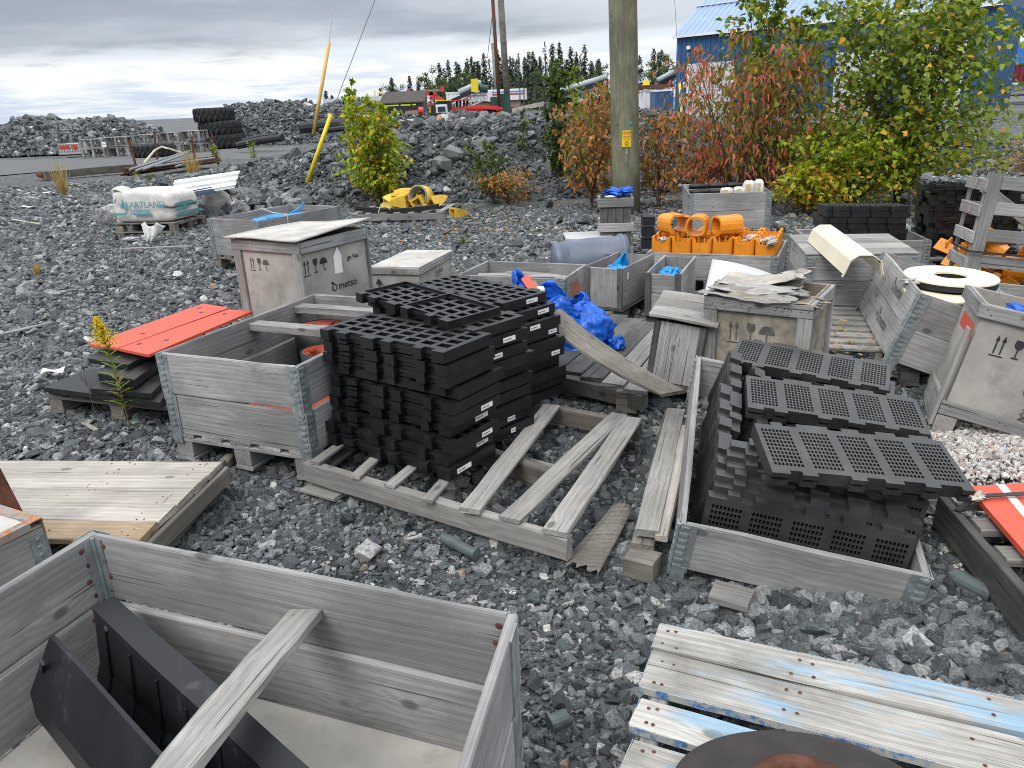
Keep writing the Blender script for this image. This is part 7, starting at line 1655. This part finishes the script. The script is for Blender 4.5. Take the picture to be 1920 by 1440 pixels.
for i, (px, py, w) in enumerate(((725, 158, .6), (742, 148, .55), (795, 138, .5), (808, 125, .5), (818, 138, .45), (845, 142, .5), (872, 126, .5), (955, 135, .5), (1000, 130, .6), (1035, 140, .8), (1110, 130, .9), (1130, 118, .8), (1150, 125, .7), (1215, 108, .6), (1245, 95, .5), (1252, 102, .5), (1180, 125, .7), (885, 140, .5), (1060, 138, .8))):
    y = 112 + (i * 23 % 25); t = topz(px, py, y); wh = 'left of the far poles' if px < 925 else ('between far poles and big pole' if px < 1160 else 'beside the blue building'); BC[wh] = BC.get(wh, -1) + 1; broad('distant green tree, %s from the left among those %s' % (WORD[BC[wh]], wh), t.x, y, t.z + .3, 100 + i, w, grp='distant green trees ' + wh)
for i, (px, py) in enumerate(((1895, 20), (1925, 8), (1960, 15), (1885, 50), (1910, 60))):
    t = topz(px, py, 120); broad('dark green tree at the top right corner', t.x, 120 + i * 3, t.z + .3, 300 + i, .7, n=1400, grp='dark green trees at the top right corner')
for i, (px, py, h) in enumerate(((610, 168, 8), (622, 178, 5), (642, 180, 5), (653, 170, 6))): t = topz(px, py, 160); spruce('tiny spruce beyond the mound left of the birch bush', t.x, 160, t.z + .3, 60 + i, .2, .16)
for o_ in [o for o in COL.objects if o.name.startswith('spruce_tree') and 'tiny' in o['label']]: o_['group'] = 'tiny spruces beyond the mound'
def shrub(name, label, cat, base, H, wid, seed, leafm, nst=5, nb=14, lpb=16, ll=.06, lw=.045, droop=.3, lean=(0, 0), tone=None, z_lo=.12, shape=None, stem_r=.012, up=.75, bushy=1., hang=0., nolabelgroup=None, spread=None, topthin=True):
    """multi-stemmed shrub or small tree: stems, side branches, twigs, single leaves"""
    rnd = random.Random(seed); o = thing(name, label, cat, base); b = MB(); V, F, T = [], [], []; shape = shape or (lambda t: math.sin(math.pi * min(1, (t * .88 + .14))) ** .8)
    for s in range(nst):
        a0 = rnd.uniform(0, 6.28); off = rnd.uniform(0, 1) ** .6; h = H * rnd.uniform(.72, 1.) if s else H; ex = Vector((math.cos(a0), math.sin(a0), 0)) * wid * .42 * off * (0 if s == 0 else 1) + Vector((lean[0], lean[1], 0)) * h
        pts = []; n = 9
        for i in range(n): t = i / (n - 1); pts.append(Vector((ex.x * t ** 1.2 + rnd.gauss(0, .012) * H * t * .6, ex.y * t ** 1.2 + rnd.gauss(0, .012) * H * t * .6, h * t)))
        b.tube(pts, [stem_r * (1.05 - t / (n - 1)) + .002 for t in range(n)], 6)
        for k in range(nb):
            t = z_lo + (1 - z_lo) * (k + rnd.random()) / nb; f_ = t * (n - 1); i = min(n - 2, int(f_)); p = pts[i].lerp(pts[i + 1], f_ - i); a = k * 2.4 + rnd.uniform(-.5, .5)
            L = wid * .5 * shape(t) * rnd.uniform(.55, 1.1) / (1 + .25 * off); d = Vector((math.cos(a), math.sin(a), up * rnd.uniform(.4, 1.2))).normalized(); q = p + d * L * .55 + Vector((0, 0, 0)); e = p + d * L + Vector((rnd.gauss(0, .05), rnd.gauss(0, .05), -.12 * L * (1 + hang)))
            b.tube([p, q, e], [stem_r * .32, stem_r * .22, .0012], 4)
            for j in range(int(lpb * bushy)):
                u = rnd.random() ** .75; c = (p.lerp(q, u * 2) if u < .5 else q.lerp(e, u * 2 - 1)) + Vector((rnd.gauss(0, 1), rnd.gauss(0, 1), rnd.gauss(0, .8))) * L * .13
                ld = Vector((rnd.gauss(d.x * .6, .7), rnd.gauss(d.y * .6, .7), rnd.gauss(-.25 - hang, .55))); nn = Vector((rnd.gauss(0, .5), rnd.gauss(0, .5), 1)); tn = tone(rnd, c, t) if tone else rnd.random() ** 1.2
                leaf_faces(V, F, T, c, ld, nn, ll * rnd.uniform(.6, 1.15), lw * rnd.uniform(.6, 1.1), min(1, max(0, tn)), .18, droop)
    b.build('stems', BARKD, o); leaf_obj('leaves', leafm, o, V, F, T); return o
bt = lambda rnd, c, t: (.93 + .07 * rnd.random()) if rnd.random() < .05 + .10 * max(0, .35 - t) * 3 else rnd.random() ** 1.1 * .85
q = at(705, 384, 0); hb = aty(672, 150, q.y).z
shrub('birch_bush', 'bright yellow green birch bush in front of the rock bank', 'bush', (q.x + .08, q.y - .1, 0), 1.8, 1.5, 3, L_BIRCHY, 9, 16, 19, .09, .075, tone=lambda r, c, t: (.9 + .1 * r.random()) if r.random() < .10 else r.random() * .8, stem_r=.01, shape=lambda t: (1.3 - 1.05 * t) * min(1, .55 + t * 2), z_lo=.06)
shrub('birch_sapling', 'thin birch leader sticking up out of the yellow green bush', 'sapling', (q.x - .25, q.y + .1, .0), hb * 1.0, .75, 13, L_BIRCHY, 1, 22, 15, .09, .075, tone=lambda r, c, t: r.random() * .75, stem_r=.01)
q = at(1395, 396, 0)
rt = lambda rnd, c, t: min(1, max(0, (.04 + .9 * rnd.random() ** 1.25) + (.25 if c.x < -.3 else 0) * (rnd.random() > .4)))
shrub('red_shrub', 'big autumn shrub with long red and olive drooping leaves', 'shrub', (q.x - .0, q.y + .3, 0), aty(1395, 70, q.y + .3).z, 2.8, 5, L_RED, 11, 17, 17, .11, .034, .5, tone=rt, hang=.9, stem_r=.014, shape=lambda t: (.65 + .6 * math.sin(math.pi * min(1, t * .9 + .1))) * (1.15 - .6 * t))
q = at(1470, 392, 0)
shrub('birch_tree', 'young green birch between the red shrub and the right birch', 'tree', (q.x, q.y + .9, 0), aty(1480, -60, q.y + .9).z, 1.9, 6, L_BIRCH, 4, 28, 26, .095, .08, tone=bt, stem_r=.018, z_lo=.05, shape=lambda t: (.85 + .5 * math.sin(math.pi * t)) * (1.2 - .92 * t))
q = at(1742, 392, 0)
shrub('birch_tree', 'full round green birch nearest the right edge', 'tree', (q.x - .15, q.y + .6, 0), aty(1710, -45, q.y + .6).z, 3.3, 7, L_BIRCH, 9, 27, 29, .095, .08, tone=bt, stem_r=.02, z_lo=.03, shape=lambda t: (.95 + .4 * math.sin(math.pi * t)) * (1.2 - .82 * t))
q = at(1600, 395, 0)
shrub('low_birch_scrub', 'low yellow and green birch scrub between the two birches', 'bush', (q.x, q.y + .1, 0), 1.0, 2.6, 8, L_BIRCHY, 10, 10, 30, .08, .065, tone=lambda r, c, t: r.random() ** .8 if t < .5 else r.random() * .8, shape=lambda t: 1.1 - .5 * t)
q = at(1505, 400, 0)
shrub('low_birch_scrub', 'low yellow leaved scrub at the foot of the red shrub', 'bush', (q.x, q.y, 0), .65, 1.3, 18, L_BIRCHY, 7, 8, 30, .075, .06, tone=lambda r, c, t: .5 + .5 * r.random())
q = at(1055, 392, 0)
shrub('alder_sapling', 'slender dark green alder left of the big pole', 'sapling', (q.x + .02, q.y + 1.1, .2), aty(1058, 120, q.y + 1.1).z - .2, .75, 9, L_DARK, 2, 30, 30, .08, .062, tone=lambda r, c, t: r.random() * .7 + (.3 if t > .8 else 0), stem_r=.014, shape=lambda t: 1.1 - .5 * t if t > .1 else .6)
shrub('green_sapling', 'pale green sapling top showing above the dark alder', 'sapling', (q.x + .35, q.y + 1.6, .3), aty(1068, 128, q.y + 1.6).z - .3, .8, 10, L_BIRCH, 2, 16, 16, .08, .06, tone=lambda r, c, t: .5 + .3 * r.random(), stem_r=.012)
q = at(1110, 396, 0)
rr_ = lambda r, c, t: r.random() ** .9
shrub('rust_shrub', 'rust brown shrub filling the space left of the big pole', 'shrub', (q.x + .05, q.y + .45, 0), aty(1110, 145, q.y + .45).z * .93, 1.45, 11, L_RUST, 8, 14, 12, .10, .055, .5, tone=rr_, hang=.25, stem_r=.01, shape=lambda t: 1.15 - .6 * t)
q = at(1235, 396, 0)
shrub('rust_shrub', 'rust brown shrub right of the big pole', 'shrub', (q.x + .1, q.y + .5, 0), aty(1235, 215, q.y + .5).z, 1.4, 12, L_RUST, 6, 11, 12, .10, .05, .5, tone=rr_, hang=.25, stem_r=.009, shape=lambda t: 1.15 - .5 * t)
q = at(925, 385, 0)
shrub('mixed_shrub', 'low olive shrub against the middle of the rock bank', 'shrub', (q.x, q.y + .2, 0), aty(925, 262, q.y + .2).z, .95, 14, L_DARK, 5, 10, 18, .09, .03, .4, tone=lambda r, c, t: .4 + .6 * r.random(), stem_r=.008)
shrub('rust_shrub', 'low rusty ground shrub below the olive one', 'shrub', (q.x + .25, q.y - .05, 0), .5, 1.5, 15, L_RUST, 8, 7, 14, .07, .035, .4, tone=rr_, stem_r=.005)
q = at(985, 300, 0); q = aty(985, 330, 14.6)
shrub('mixed_shrub', 'thin green weed shrub high on the rock bank', 'shrub', (q.x, q.y, pile_z(q.x, q.y)), .85, .35, 16, L_ASP, 2, 9, 10, .09, .035, .4, stem_r=.006)
q = at(1330, 400, 0)
shrub('rust_shrub', 'red brown scrub behind the back collars', 'shrub', (q.x, q.y + .5, 0), .9, 1.2, 17, L_RED, 6, 9, 16, .09, .03, .5, tone=lambda r, c, t: .35 + .5 * r.random(), hang=.6, stem_r=.007)
q = at(1895, 330, 0)
shrub('rust_shrub', 'orange scrub behind the slatted crate at the right edge', 'shrub', (q.x - .6, q.y - 1.5, 0), .8, 1.4, 19, L_RUST, 6, 9, 16, .07, .04, .4, tone=rr_, stem_r=.006)

# ------------------------------------------------------------------ fallen leaves and shavings
def litter(name, region, n, m, seed, L=.045, zf=ground_z, label=None):
    rnd = random.Random(seed); V, F, T = [], [], []
    while len(T) < n * 6:
        x = rnd.uniform(region[0], region[1]); y = rnd.uniform(region[2], region[3])
        if abs(x) > .8 * y + 1: continue
        p = Vector((x, y, zf(x, y) + rnd.uniform(.02, .045))); a = rnd.uniform(0, 6.28)
        leaf_faces(V, F, T, p, Vector((math.cos(a), math.sin(a), rnd.uniform(-.2, .2))), Vector((rnd.gauss(0, .3), rnd.gauss(0, .3), 1)), L * rnd.uniform(.5, 1.2), L * .55, rnd.random(), .2, .1)
    leaf_obj(name, m, None, V, F, T)
litter('fallen_leaves', (-3, 7, 9.5, 13.2), 520, L_RUST, 3, .07)
litter('fallen_leaves', (2.5, 8, 8, 12), 350, L_BIRCHY, 4, .07)
litter('fallen_leaves', (-4, 4, 1.2, 9), 60, L_RUST, 5, .025)
_sh = Vector((2.02, 4.25, 0)); litter('wood_shavings', (1.75, 2.2, 3.95, 4.8), 130, L_GRASS, 6, .03, lambda x, y: .125)
